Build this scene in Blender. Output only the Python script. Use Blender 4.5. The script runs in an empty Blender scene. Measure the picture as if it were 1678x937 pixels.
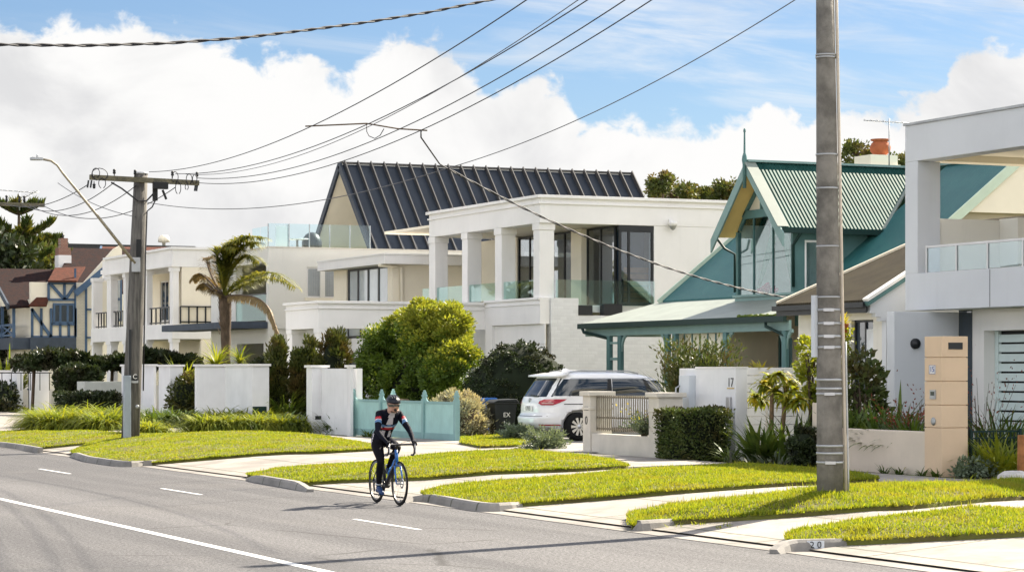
import bpy, bmesh, math, random
import numpy as np
from mathutils import Vector, Matrix
R = math.radians
random.seed(7); rng = np.random.default_rng(7)
scene = bpy.context.scene
COL = scene.collection

# ------------------------------------------------------------------ camera
TH, F, CX, HY, CAMH = R(24.0), 3987.0, 839.0, 608.0, 2.06
SN, CS = math.sin(TH), math.cos(TH)
cam_d = bpy.data.cameras.new('camera'); cam = bpy.data.objects.new('camera', cam_d); COL.objects.link(cam)
cam.location = (0, 0, CAMH); cam.rotation_euler = (R(90), 0, -TH)
cam_d.sensor_width = 36; cam_d.lens = 36*F/1678.0; cam_d.shift_y = (HY-468.5)/1678.0
cam_d.clip_start = 0.5; cam_d.clip_end = 6000
scene.camera = cam

# ------------------------------------------------------------------ light
SUN_EL, SUN_AZ = R(38.0), R(69.0)       # azimuth from +Y (the street) towards +X (the houses)
sd = bpy.data.lights.new('sun', 'SUN'); so = bpy.data.objects.new('sun', sd); COL.objects.link(so)
sd.energy = 3.6; sd.angle = R(0.65); sd.color = (1.0, 0.90, 0.74)
sv = Vector((math.sin(SUN_AZ)*math.cos(SUN_EL), math.cos(SUN_AZ)*math.cos(SUN_EL), math.sin(SUN_EL)))
so.rotation_euler = sv.to_track_quat('Z', 'Y').to_euler()
so.location = sv*200
vs = scene.view_settings
vs.view_transform = 'Standard'; vs.look = 'None'; vs.gamma = 1.0; vs.use_curve_mapping = False
vs.exposure = 2.25
scene.cycles.max_bounces = 8; scene.cycles.transparent_max_bounces = 16
scene.cycles.caustics_reflective = False; scene.cycles.caustics_refractive = False

class NT:
    """tiny helper round a node tree"""
    def __init__(s, tree): s.t = tree; s.t.nodes.clear()
    def n(s, typ, **kw):
        nd = s.t.nodes.new(typ)
        for k, v in kw.items(): setattr(nd, k, v)
        return nd
    def set(s, sock, val):
        if hasattr(val, 'outputs'): val = val.outputs[0]
        if isinstance(val, bpy.types.NodeSocket): s.t.links.new(val, sock)
        else:
            if sock.type == 'RGBA' and len(val) == 3: val = (*val, 1)
            sock.default_value = val
    def math(s, op, a, b=0.0, c=None, clamp=False):
        nd = s.n('ShaderNodeMath', operation=op, use_clamp=clamp)
        s.set(nd.inputs[0], a); s.set(nd.inputs[1], b)
        if c is not None: s.set(nd.inputs[2], c)
        return nd.outputs[0]
    def mix(s, f, a, b, blend='MIX'):
        nd = s.n('ShaderNodeMix', data_type='RGBA', blend_type=blend)
        s.set(nd.inputs[0], f); s.set(nd.inputs[6], a); s.set(nd.inputs[7], b)
        return nd.outputs[2]
    def noise(s, vec, scale, detail=4, rough=0.5, dist=0.0):
        nd = s.n('ShaderNodeTexNoise')
        if vec is not None: s.set(nd.inputs['Vector'], vec)
        nd.inputs['Scale'].default_value = scale; nd.inputs['Detail'].default_value = detail
        nd.inputs['Roughness'].default_value = rough; nd.inputs['Distortion'].default_value = dist
        return nd.outputs[0]
    def ramp(s, f, a, b):
        nd = s.n('ShaderNodeMapRange', interpolation_type='SMOOTHSTEP')
        s.set(nd.inputs[0], f); nd.inputs[1].default_value = a; nd.inputs[2].default_value = b
        return nd.outputs[0]
    def comb(s, x, y, z):
        nd = s.n('ShaderNodeCombineXYZ'); s.set(nd.inputs[0], x); s.set(nd.inputs[1], y); s.set(nd.inputs[2], z)
        return nd.outputs[0]
    def mapping(s, vec, scale=(1,1,1), rot=(0,0,0)):
        nd = s.n('ShaderNodeMapping'); s.set(nd.inputs[0], vec); nd.inputs['Scale'].default_value = scale; nd.inputs['Rotation'].default_value = rot
        return nd.outputs[0]

# ------------------------------------------------------------------ world: Nishita sky with procedural cumulus bank and cirrus
w = bpy.data.worlds.new('World'); scene.world = w; w.use_nodes = True
N = NT(w.node_tree)
sky = N.n('ShaderNodeTexSky', sky_type='NISHITA', sun_disc=False)
sky.sun_elevation = SUN_EL; sky.sun_rotation = SUN_AZ; sky.air_density = 1.0; sky.dust_density = 0.4; sky.ozone_density = 2.0
tc = N.n('ShaderNodeTexCoord'); sep = N.n('ShaderNodeSeparateXYZ'); N.set(sep.inputs[0], tc.outputs['Generated'])
az = N.math('MULTIPLY', N.math('SUBTRACT', N.math('ARCTAN2', sep.outputs[0], sep.outputs[1]), TH), 57.29578)
el = N.math('MULTIPLY', N.math('ARCSINE', sep.outputs[2]), 57.29578)
fc = N.n('ShaderNodeFloatCurve')
N.set(fc.inputs[1], N.math('MULTIPLY_ADD', az, 1/28.0, 0.5, clamp=True))
prof = [(-300,60),(0,62),(100,52),(200,42),(300,52),(400,92),(480,86),(550,128),(640,66),(715,72),(780,125),(850,150),(900,130),(960,192),(1050,205),(1200,196),
        (1280,172),(1330,195),(1400,186),(1480,172),(1530,168),(1565,100),(1640,92),(1700,95),(1900,110)]
cv = fc.mapping.curves[0]
pts = [((p-839)*0.01437/28+0.5, (608-y)*0.01437/10) for p, y in prof]
cv.points[0].location = (0, pts[0][1]); cv.points[1].location = (1, pts[-1][1])
for x, y in pts: cv.points.new(x, y)
fc.mapping.update()
bound = N.math('MULTIPLY', fc.outputs[0], 10.0)
q = N.comb(az, N.math('MULTIPLY', el, 1.25), 0.0)
n1 = N.noise(q, 0.95, 9, 0.56, 0.25)
disp = N.math('MULTIPLY', N.math('SUBTRACT', n1, 0.5), 2.3)
d = N.math('SUBTRACT', N.math('ADD', bound, disp), el)
cum = N.ramp(d, -0.12, 0.30)
qs = N.comb(N.math('MULTIPLY_ADD', az, 0.16, N.math('MULTIPLY', el, 0.22)), N.math('MULTIPLY_ADD', el, 1.15, N.math('MULTIPLY', az, 0.12)), 3.0)
cir = N.ramp(N.noise(qs, 0.75, 7, 0.6, 0.6), 0.42, 0.74)
cir = N.math('MULTIPLY', cir, N.math('MULTIPLY_ADD', N.ramp(az, -7.0, 4.0), 0.62, 0.18))
# scattered cloud higher up, outside the picture, added to raise the ambient light
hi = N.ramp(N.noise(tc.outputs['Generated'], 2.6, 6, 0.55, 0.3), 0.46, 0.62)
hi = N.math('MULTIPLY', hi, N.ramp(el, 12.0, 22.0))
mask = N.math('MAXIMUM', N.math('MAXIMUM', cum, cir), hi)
soft = N.ramp(N.noise(q, 0.20, 6, 0.55, 0.4), 0.44, 0.70)
ccol = N.mix(soft, (4.2, 4.17, 4.12), (3.2, 3.2, 3.24))
# unseen cloud behind the viewer and overhead is brightened to fill the shaded walls
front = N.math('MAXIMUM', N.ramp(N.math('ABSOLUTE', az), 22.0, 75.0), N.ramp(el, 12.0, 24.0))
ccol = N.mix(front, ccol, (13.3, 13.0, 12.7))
tint = N.mix(1.0, sky.outputs[0], (0.35, 0.40, 0.475), 'MULTIPLY')
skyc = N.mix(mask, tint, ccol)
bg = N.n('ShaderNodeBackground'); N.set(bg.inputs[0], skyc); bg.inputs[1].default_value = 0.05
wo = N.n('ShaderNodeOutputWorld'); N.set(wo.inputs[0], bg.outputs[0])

# ------------------------------------------------------------------ pixel-of-the-photo -> world point (used to survey positions)
def ray(px, py=HY):
    r = (px-CX)/F
    return Vector((SN+r*CS, CS-r*SN, (HY-py)/F))
def onX(px, py, X): d = ray(px, py); t = X/d.x; return Vector((X, d.y*t, CAMH+d.z*t))
def onY(px, py, Y): d = ray(px, py); t = Y/d.y; return Vector((d.x*t, Y, CAMH+d.z*t))
def onZ(px, py, z): d = ray(px, py); t = (z-CAMH)/d.z; return Vector((d.x*t, d.y*t, z))
def onD(px, py, D): d = ray(px, py); return Vector((d.x*D, d.y*D, CAMH+d.z*D))
def RX(pl, pr, pt, pb, X):
    """rectangle on a street-parallel plane -> y0,y1,z0,z1"""
    m = (pl+pr)/2
    return onX(pr, 0, X).y, onX(pl, 0, X).y, onX(m, pb, X).z, onX(m, pt, X).z
def RY(pl, pr, pt, pb, Y):
    m = (pl+pr)/2
    return onY(pl, 0, Y).x, onY(pr, 0, Y).x, onY(m, pb, Y).z, onY(m, pt, Y).z

# ------------------------------------------------------------------ materials
MATS = {}
def newmat(name):
    m = bpy.data.materials.new(name); m.use_nodes = True; MATS[name] = m
    return m, NT(m.node_tree)
def pbr(name, col, rough=0.6, var=0.08, scale=3.0, bump=0.0, bscale=40.0, metal=0.0, spec=0.25, streak=0.0, col2=None, coat=0.0, stretch=(1,1,1)):
    m, n = newmat(name)
    g = n.n('ShaderNodeNewGeometry'); pos = g.outputs['Position']
    if stretch != (1,1,1): pos = n.mapping(pos, stretch)
    p = n.n('ShaderNodeBsdfPrincipled'); o = n.n('ShaderNodeOutputMaterial'); n.set(o.inputs[0], p.outputs[0])
    f = n.noise(pos, scale, 6, 0.6)
    c2 = col2 or tuple(c*(1-var*2.2) for c in col)
    c = n.mix(n.ramp(f, 0.3, 0.7), col, c2)
    if streak:
        sv_ = n.mapping(g.outputs['Position'], (2.2, 2.2, 0.22))
        c = n.mix(n.math('MULTIPLY', n.ramp(n.noise(sv_, 1.6, 5, 0.65), 0.52, 0.8), streak), c, tuple(x*0.55 for x in col))
    n.set(p.inputs['Base Color'], c)
    p.inputs['Roughness'].default_value = rough; p.inputs['Metallic'].default_value = metal; p.inputs['Specular IOR Level'].default_value = spec
    if coat: p.inputs['Coat Weight'].default_value = coat; p.inputs['Coat Roughness'].default_value = 0.04
    if bump:
        b = n.n('ShaderNodeBump'); b.inputs['Strength'].default_value = bump; b.inputs['Distance'].default_value = 0.02
        n.set(b.inputs['Height'], n.noise(pos, bscale, 4, 0.6)); n.set(p.inputs['Normal'], b.outputs[0])
    return m
def leafmat(name, c1, c2, c3=None, trans=0.45, rough=0.5, spec=0.3):
    m, n = newmat(name)
    g = n.n('ShaderNodeNewGeometry')
    rnd = g.outputs['Random Per Island']
    c = n.mix(rnd, c1, c2)
    if c3:
        c = n.mix(n.ramp(n.noise(g.outputs['Position'], 1.3, 4, 0.6), 0.45, 0.68), c, c3)
    p = n.n('ShaderNodeBsdfPrincipled'); n.set(p.inputs['Base Color'], c); p.inputs['Roughness'].default_value = rough; p.inputs['Specular IOR Level'].default_value = spec
    t = n.n('ShaderNodeBsdfTranslucent'); n.set(t.inputs[0], n.mix(1.0, c, (1.25, 1.15, 0.6), 'MULTIPLY'))
    mx = n.n('ShaderNodeMixShader'); mx.inputs[0].default_value = trans
    n.set(mx.inputs[1], p.outputs[0]); n.set(mx.inputs[2], t.outputs[0])
    o = n.n('ShaderNodeOutputMaterial'); n.set(o.inputs[0], mx.outputs[0])
    return m
def glassmat(name, tint, refl=0.12, trans=0.85, rough=0.0):
    m, n = newmat(name)
    tr = n.n('ShaderNodeBsdfTransparent'); n.set(tr.inputs[0], tint)
    gl = n.n('ShaderNodeBsdfGlossy'); gl.inputs['Roughness'].default_value = rough; n.set(gl.inputs[0], (0.95, 0.98, 1.0))
    fr = n.n('ShaderNodeLayerWeight'); fr.inputs[0].default_value = 0.25
    f = n.math('MULTIPLY_ADD', fr.outputs[0], 0.10, refl, clamp=True)
    mx = n.n('ShaderNodeMixShader'); n.set(mx.inputs[0], f); n.set(mx.inputs[1], tr.outputs[0]); n.set(mx.inputs[2], gl.outputs[0])
    o = n.n('ShaderNodeOutputMaterial'); n.set(o.inputs[0], mx.outputs[0])
    return m
def wavemat(name, col, axis, period, rough=0.35, strength=0.6, col2=None, spec=0.5, var=0.1, metal=0.0):
    """corrugated or boarded sheet: real bump along one world axis"""
    m, n = newmat(name)
    g = n.n('ShaderNodeNewGeometry'); s = n.n('ShaderNodeSeparateXYZ'); n.set(s.inputs[0], g.outputs['Position'])
    ph = n.math('MULTIPLY', s.outputs['XYZ'.index(axis)], 6.28318/period)
    h = n.math('SINE', ph)
    p = n.n('ShaderNodeBsdfPrincipled'); o = n.n('ShaderNodeOutputMaterial'); n.set(o.inputs[0], p.outputs[0])
    f = n.ramp(n.noise(g.outputs['Position'], 1.6, 6, 0.65), 0.35, 0.7)
    n.set(p.inputs['Base Color'], n.mix(f, col, col2 or tuple(c*(1-var*2) for c in col)))
    p.inputs['Roughness'].default_value = rough; p.inputs['Specular IOR Level'].default_value = spec; p.inputs['Metallic'].default_value = metal
    b = n.n('ShaderNodeBump'); b.inputs['Strength'].default_value = strength; b.inputs['Distance'].default_value = period*0.25
    n.set(b.inputs['Height'], h); n.set(p.inputs['Normal'], b.outputs[0])
    return m
def brickmat(name, col, mortar, sc, rough=0.7, horiz='X'):
    m, n = newmat(name)
    g = n.n('ShaderNodeNewGeometry'); s = n.n('ShaderNodeSeparateXYZ'); n.set(s.inputs[0], g.outputs['Position'])
    v = n.comb(s.outputs['XYZ'.index(horiz)], s.outputs[2], 0.0)
    bt = n.n('ShaderNodeTexBrick'); n.set(bt.inputs['Vector'], v)
    n.set(bt.inputs['Color1'], col); n.set(bt.inputs['Color2'], tuple(c*0.9 for c in col)); n.set(bt.inputs['Mortar'], mortar)
    bt.inputs['Scale'].default_value = sc; bt.inputs['Mortar Size'].default_value = 0.02
    p = n.n('ShaderNodeBsdfPrincipled'); o = n.n('ShaderNodeOutputMaterial'); n.set(o.inputs[0], p.outputs[0])
    f = n.ramp(n.noise(g.outputs['Position'], 1.2, 6, 0.6), 0.3, 0.75)
    n.set(p.inputs['Base Color'], n.mix(n.math('MULTIPLY', f, 0.15), bt.outputs[0], tuple(c*0.6 for c in col)))
    p.inputs['Roughness'].default_value = rough
    b = n.n('ShaderNodeBump'); b.inputs['Strength'].default_value = 0.5; b.inputs['Distance'].default_value = 0.01; b.invert = True
    n.set(b.inputs['Height'], bt.outputs['Fac']); n.set(p.inputs['Normal'], b.outputs[0])
    return m

WHITE = pbr('white_render', (0.82, 0.80, 0.775), 0.75, 0.04, 0.5, 0.2, 50, streak=0.17)
WHITE2 = pbr('white_render_weathered', (0.78, 0.78, 0.785), 0.8, 0.05, 0.9, 0.2, 50, streak=0.22)
CREAM = pbr('cream_render', (0.82, 0.75, 0.61), 0.75, 0.03, 0.7, 0.12, 60, streak=0.08)
GREYC = pbr('warm_grey_render', (0.70, 0.68, 0.62), 0.8, 0.03, 0.6, 0.12, 60, streak=0.14)
COOLW = pbr('cool_white_render', (0.60, 0.62, 0.655), 0.75, 0.03, 0.6, 0.12, 60, streak=0.08)
BEIGE = pbr('beige_render', (0.70, 0.525, 0.36), 0.8, 0.04, 1.2, 0.25, 70, streak=0.10)
STONEW = pbr('pale_stone_render', (0.62, 0.58, 0.51), 0.85, 0.06, 2.0, 0.3, 60, streak=0.2)
PBRICK = brickmat('painted_brick', (0.76, 0.76, 0.75), (0.70, 0.70, 0.69), 2.2)
OLDBRICK = brickmat('cream_brick', (0.50, 0.46, 0.38), (0.36, 0.33, 0.28), 3.0)
REDBRICK = brickmat('red_brick', (0.26, 0.12, 0.08), (0.3, 0.25, 0.2), 3.2)
DARK = pbr('dark_frame', (0.025, 0.027, 0.03), 0.4, 0.05)
BLACKM = pbr('black_plastic', (0.015, 0.016, 0.017), 0.5, 0.1)
NAVYROOF = pbr('navy_steel', (0.029, 0.038, 0.054), 0.5, 0.1, 0.8, 0.05, 4, spec=0.2)
SEAM = pbr('seam_steel', (0.065, 0.064, 0.066), 0.5, 0.05)
TEALROOF = wavemat('teal_corrugated', (0.026, 0.112, 0.115), 'Y', 0.076, 0.5, 0.30, (0.035, 0.135, 0.13), spec=0.2)
TEALDORM = wavemat('teal_ribbed', (0.012, 0.055, 0.048), 'X', 0.115, 0.62, 0.9, (0.025, 0.085, 0.075), spec=0.06)
BROWNROOF = wavemat('brown_corrugated', (0.052, 0.043, 0.026), 'Y', 0.09, 0.7, 0.5, (0.038, 0.031, 0.02), spec=0.06)
TEALP = pbr('teal_paint', (0.090, 0.185, 0.182), 0.5, 0.08, 2)
TEALL = pbr('light_teal_paint', (0.20, 0.31, 0.295), 0.5, 0.05, 2)
DKGREEN = pbr('dark_green_gutter', (0.006, 0.028, 0.024), 0.5, 0.08)
YSOFF = pbr('yellow_soffit', (0.80, 0.58, 0.22), 0.7, 0.03)
BLUET = pbr('blue_timber', (0.07, 0.12, 0.20), 0.6, 0.1, 3)
GREYT = pbr('slate_band', (0.06, 0.075, 0.10), 0.7, 0.1, 3)
TILED = pbr('dark_roof_tile', (0.014, 0.010, 0.011), 0.9, 0.2, 5, 0.8, 9, col2=(0.028, 0.012, 0.010), spec=0.1)
TILER = pbr('red_roof_tile', (0.10, 0.034, 0.022), 0.85, 0.2, 5, 0.8, 9, col2=(0.06, 0.026, 0.018), spec=0.1)
GLASSD = pbr('dark_window_glass', (0.03, 0.045, 0.06), 0.03, 0.05, 0.5, spec=0.9)
GLASSL = pbr('pale_window_glass', (0.42, 0.47, 0.50), 0.05, 0.1, 0.6, spec=0.8)
GLASSB = glassmat('balcony_glass', (0.80, 0.93, 0.91), 0.06)
GLASSW = glassmat('clear_window_glass', (0.80, 0.88, 0.88), 0.05)
GLASSR = glassmat('reflective_window_glass', (0.45, 0.50, 0.53), 0.20)
GLASST = glassmat('tinted_window_glass', (0.62, 0.68, 0.72), 0.035)
STEEL = pbr('brushed_steel', (0.45, 0.45, 0.46), 0.35, 0.05, metal=0.9)
GALV = pbr('galvanised_steel', (0.42, 0.43, 0.44), 0.5, 0.1, metal=0.6)
CONCP = pbr('spun_concrete', (0.235, 0.22, 0.195), 0.85, 0.26, 2.4, 0.5, 30, streak=0.75)
WOOD = pbr('weathered_hardwood', (0.155, 0.145, 0.13), 0.85, 0.2, 3, 0.7, 9, col2=(0.07, 0.066, 0.062), stretch=(6, 6, 0.5))
TIMBER = pbr('brown_timber', (0.16, 0.11, 0.07), 0.8, 0.2, 4, 0.5, 20)
WIREM = pbr('wire', (0.03, 0.03, 0.035), 0.6, 0.0)
WIREL = pbr('thin_wire', (0.10, 0.10, 0.11), 0.6, 0.0)
LINEP = pbr('road_paint', (0.72, 0.72, 0.70), 0.7, 0.12, 9, 0.2, 60)
PALETRIM = pbr('pale_flashing', (0.20, 0.235, 0.21), 0.6, 0.05, 2)
TERRA = pbr('terracotta', (0.40, 0.12, 0.05), 0.8, 0.1, 5, 0.2, 40)
BARK = pbr('bark', (0.14, 0.10, 0.07), 0.9, 0.2, 4, 1.0, 14, stretch=(3, 3, 1))
FENCET = pbr('aqua_fence_paint', (0.36, 0.58, 0.56), 0.65, 0.06, 2.5, 0.2, 30, streak=0.12)
FENCEP = pbr('aqua_post_paint', (0.24, 0.40, 0.40), 0.65, 0.06, 2.5)
CONC = None

# ------------------------------------------------------------------ mesh building
ORG = {}
def V3(p): return (float(p[0]), float(p[1]), float(p[2]))
class MB:
    def __init__(s): s.v = []; s.f = []; s.m = []; s.s = []
    def add(s, vs_, fs, mi=0, smooth=False):
        o = len(s.v); s.v += [V3(p) for p in vs_]
        for f in fs: s.f.append([i+o for i in f]); s.m.append(mi); s.s.append(smooth)
        return s
    def box(s, x0, x1, y0, y1, z0, z1, mi=0):
        if x0 > x1: x0, x1 = x1, x0
        if y0 > y1: y0, y1 = y1, y0
        if z0 > z1: z0, z1 = z1, z0
        return s.add([(x0,y0,z0),(x1,y0,z0),(x1,y1,z0),(x0,y1,z0),(x0,y0,z1),(x1,y0,z1),(x1,y1,z1),(x0,y1,z1)],
              [(0,3,2,1),(4,5,6,7),(0,1,5,4),(1,2,6,5),(2,3,7,6),(3,0,4,7)], mi)
    def prism(s, poly, vec, mi=0):
        p = [Vector(q) for q in poly]; v = Vector(vec); n = len(p)
        nrm = Vector((0,0,0))
        for i in range(n): nrm += p[i].cross(p[(i+1) % n])
        if nrm.dot(v) < 0: p = p[::-1]
        fs = [tuple(range(n))[::-1], tuple(range(n, 2*n))] + [(i, (i+1) % n, n+(i+1) % n, n+i) for i in range(n)]
        return s.add(p+[q+v for q in p], fs, mi)
    def beam(s, a, b, wdt, hgt, mi=0, up=(0,0,1)):
        a = Vector(a); b = Vector(b); d = (b-a); u = Vector(up)
        if abs(d.normalized().dot(u)) > 0.98: u = Vector((1,0,0))
        sd_ = d.cross(u).normalized()*(wdt/2); uu = sd_.cross(d).normalized()*(hgt/2)
        return s.prism([a-sd_-uu, a+sd_-uu, a+sd_+uu, a-sd_+uu], d, mi)
    def tube(s, pts_, r, n=8, mi=0, cap=True, smooth=True):
        P = [Vector(p) for p in pts_]; k = len(P)
        rr = r if isinstance(r, (list, tuple)) else [r]*k
        vs_ = []; up = None
        for i in range(k):
            t = (P[min(i+1, k-1)]-P[max(i-1, 0)]).normalized()
            if up is None:
                up = Vector((0,0,1)) if abs(t.z) < 0.9 else Vector((1,0,0))
            a = t.cross(up)
            if a.length < 1e-5: a = t.cross(Vector((0,1,0)))
            a.normalize(); b = a.cross(t).normalized(); up = b
            for j in range(n):
                an = 2*math.pi*j/n
                vs_.append(P[i]+(a*math.cos(an)+b*math.sin(an))*rr[i])
        fs = [(i*n+j, i*n+(j+1) % n, (i+1)*n+(j+1) % n, (i+1)*n+j) for i in range(k-1) for j in range(n)]
        s.add(vs_, fs, mi, smooth)
        if cap:
            o = len(s.v)-k*n
            s.f += [[o+j for j in range(n)][::-1], [o+(k-1)*n+j for j in range(n)]]; s.m += [mi, mi]; s.s += [False, False]
        return s
    def lathe(s, prof_, c, n=16, mi=0, axis='Z', smooth=True, cap=True):
        if tuple(prof_[0]) == tuple(prof_[-1]): cap = False
        vs_ = []; k = len(prof_)
        for r, h in prof_:
            for j in range(n):
                a = 2*math.pi*j/n
                x, y = r*math.cos(a), r*math.sin(a)
                vs_.append({'Z': (c[0]+x, c[1]+y, c[2]+h), 'Y': (c[0]+x, c[1]+h, c[2]-y), 'X': (c[0]+h, c[1]+x, c[2]+y)}[axis])
        fs = [(i*n+j, i*n+(j+1) % n, (i+1)*n+(j+1) % n, (i+1)*n+j) for i in range(k-1) for j in range(n)]
        s.add(vs_, fs, mi, smooth)
        o = len(s.v)-k*n
        if cap and prof_[0][0] > 1e-4: s.f.append([o+j for j in range(n)][::-1]); s.m.append(mi); s.s.append(False)
        if cap and prof_[-1][0] > 1e-4: s.f.append([o+(k-1)*n+j for j in range(n)]); s.m.append(mi); s.s.append(False)
        return s
    def blob(s, c, rad, mi=0, nu=14, nv=9, jit=0.0):
        vs_ = []
        for i in range(nv+1):
            th = math.pi*i/nv
            for j in range(nu):
                ph = 2*math.pi*j/nu; k = 1+random.uniform(-jit, jit)
                vs_.append((c[0]+rad[0]*math.sin(th)*math.cos(ph)*k, c[1]+rad[1]*math.sin(th)*math.sin(ph)*k, c[2]-rad[2]*math.cos(th)*k))
        fs = [(i*nu+j, i*nu+(j+1) % nu, (i+1)*nu+(j+1) % nu, (i+1)*nu+j) for i in range(nv) for j in range(nu)]
        return s.add(vs_, fs, mi, True)
    def sheet(s, pts_, mi=0): return s.add(pts_, [tuple(range(len(pts_)))], mi)
    def holes(s, axis, pos, thick, a0, a1, z0, z1, hs, mi=0):
        """wall slab with rectangular openings; axis X = street-parallel (a is Y), axis Y = perpendicular (a is X)"""
        A = sorted({a0, a1, *[min(max(h[i], a0), a1) for h in hs for i in (0, 1)]}); Z = sorted({z0, z1, *[min(max(h[i], z0), z1) for h in hs for i in (2, 3)]})
        for i in range(len(A)-1):
            run = None
            for j in range(len(Z)):
                solid = False
                if j < len(Z)-1:
                    ca, cz = (A[i]+A[i+1])/2, (Z[j]+Z[j+1])/2
                    solid = not any(h[0] < ca < h[1] and h[2] < cz < h[3] for h in hs)
                if solid and run is None: run = Z[j]
                if not solid and run is not None:
                    if axis == 'X': s.box(pos, pos+thick, A[i], A[i+1], run, Z[j], mi)
                    else: s.box(A[i], A[i+1], pos, pos+thick, run, Z[j], mi)
                    run = None
        return s
    def build(s, name, mat, parent=None, bevel=0.0):
        me = bpy.data.meshes.new(name)
        if parent is not None: org = ORG[parent.name]
        else:
            a = np.array(s.v); org = Vector(((a[:,0].min()+a[:,0].max())/2, (a[:,1].min()+a[:,1].max())/2, a[:,2].min()))
        vv = [(p[0]-org.x, p[1]-org.y, p[2]-org.z) for p in s.v]
        me.from_pydata(vv, [], s.f)
        for m in (mat if isinstance(mat, (list, tuple)) else [mat]): me.materials.append(m)
        me.polygons.foreach_set('material_index', s.m); me.polygons.foreach_set('use_smooth', s.s)
        me.update()
        return link(name, me, parent, org, bevel)
def link(name, me, parent, org, bevel=0.0):
    o = bpy.data.objects.new(name, me); COL.objects.link(o)
    if parent is not None: o.parent = parent
    else: o.location = org
    ORG[o.name] = Vector(org)
    if bevel:
        b = o.modifiers.new('edge', 'BEVEL'); b.width = bevel; b.segments = 2; b.limit_method = 'ANGLE'; b.angle_limit = R(40)
    return o
def tag(o, label=None, cat=None, group=None, kind=None):
    if label: o['label'] = label
    if cat: o['category'] = cat
    if group: o['group'] = group
    if kind: o['kind'] = kind
    return o
def thing(name, label, cat, loc, group=None):
    o = bpy.data.objects.new(name, None); COL.objects.link(o); o.location = loc; o.empty_display_size = 0.2
    ORG[o.name] = Vector(loc)
    return tag(o, label, cat, group)
def np_mesh(name, V, k, mat, parent=None, smooth=False):
    """V: (n*k,3) vertices, every k consecutive ones a face"""
    V = np.asarray(V, dtype=np.float64)
    if parent is not None: org = ORG[parent.name]
    else: org = Vector(((V[:,0].min()+V[:,0].max())/2, (V[:,1].min()+V[:,1].max())/2, V[:,2].min()))
    V = V-np.array(org)
    n = len(V)//k
    me = bpy.data.meshes.new(name)
    me.vertices.add(len(V)); me.vertices.foreach_set('co', V.astype(np.float32).ravel())
    me.loops.add(n*k); me.loops.foreach_set('vertex_index', np.arange(n*k, dtype=np.int32))
    me.polygons.add(n); me.polygons.foreach_set('loop_start', np.arange(0, n*k, k, dtype=np.int32))
    me.materials.append(mat); me.update(calc_edges=True)
    return link(name, me, parent, org)
def window(parent, axis, pos, a0, a1, z0, z1, frame=None, glass=None, nv=1, nh=1, fw=0.06, fd=0.07, name='window', inset=0.05, pane='pane', splits=None):
    """frame mesh (part) with its panes (sub-part), set into a wall face at pos"""
    frame = frame or DARK; glass = glass or GLASSD
    f = MB(); p0 = pos+inset; p1 = p0+fd
    def bx(m, u0, u1, v0, v1, d0, d1):
        if axis == 'X': m.box(d0, d1, u0, u1, v0, v1)
        else: m.box(u0, u1, d0, d1, v0, v1)
    xs = splits or [a0+(a1-a0)*i/nv for i in range(nv+1)]
    for i, a in enumerate(xs):
        lo = a if i == 0 else (a-fw if i == len(xs)-1 else a-fw/2)
        bx(f, lo, lo+fw, z0, z1, p0, p1)
    for j in range(nh+1):
        z = z0+(z1-z0)*j/nh; lo = z if j == 0 else (z-fw if j == nh else z-fw/2)
        for i in range(len(xs)-1):
            l = xs[i]+(fw if i == 0 else fw/2); r = xs[i+1]-(fw if i == len(xs)-2 else fw/2)
            bx(f, l, r, lo, lo+fw, p0+0.004, p1-0.004)
    o = f.build(name, frame, parent)
    g = MB(); bx(g, a0+fw*0.5, a1-fw*0.5, z0+fw*0.5, z1-fw*0.5, (p0+p1)/2-0.005, (p0+p1)/2+0.005); g.build(pane, glass, o)
    return o
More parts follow.
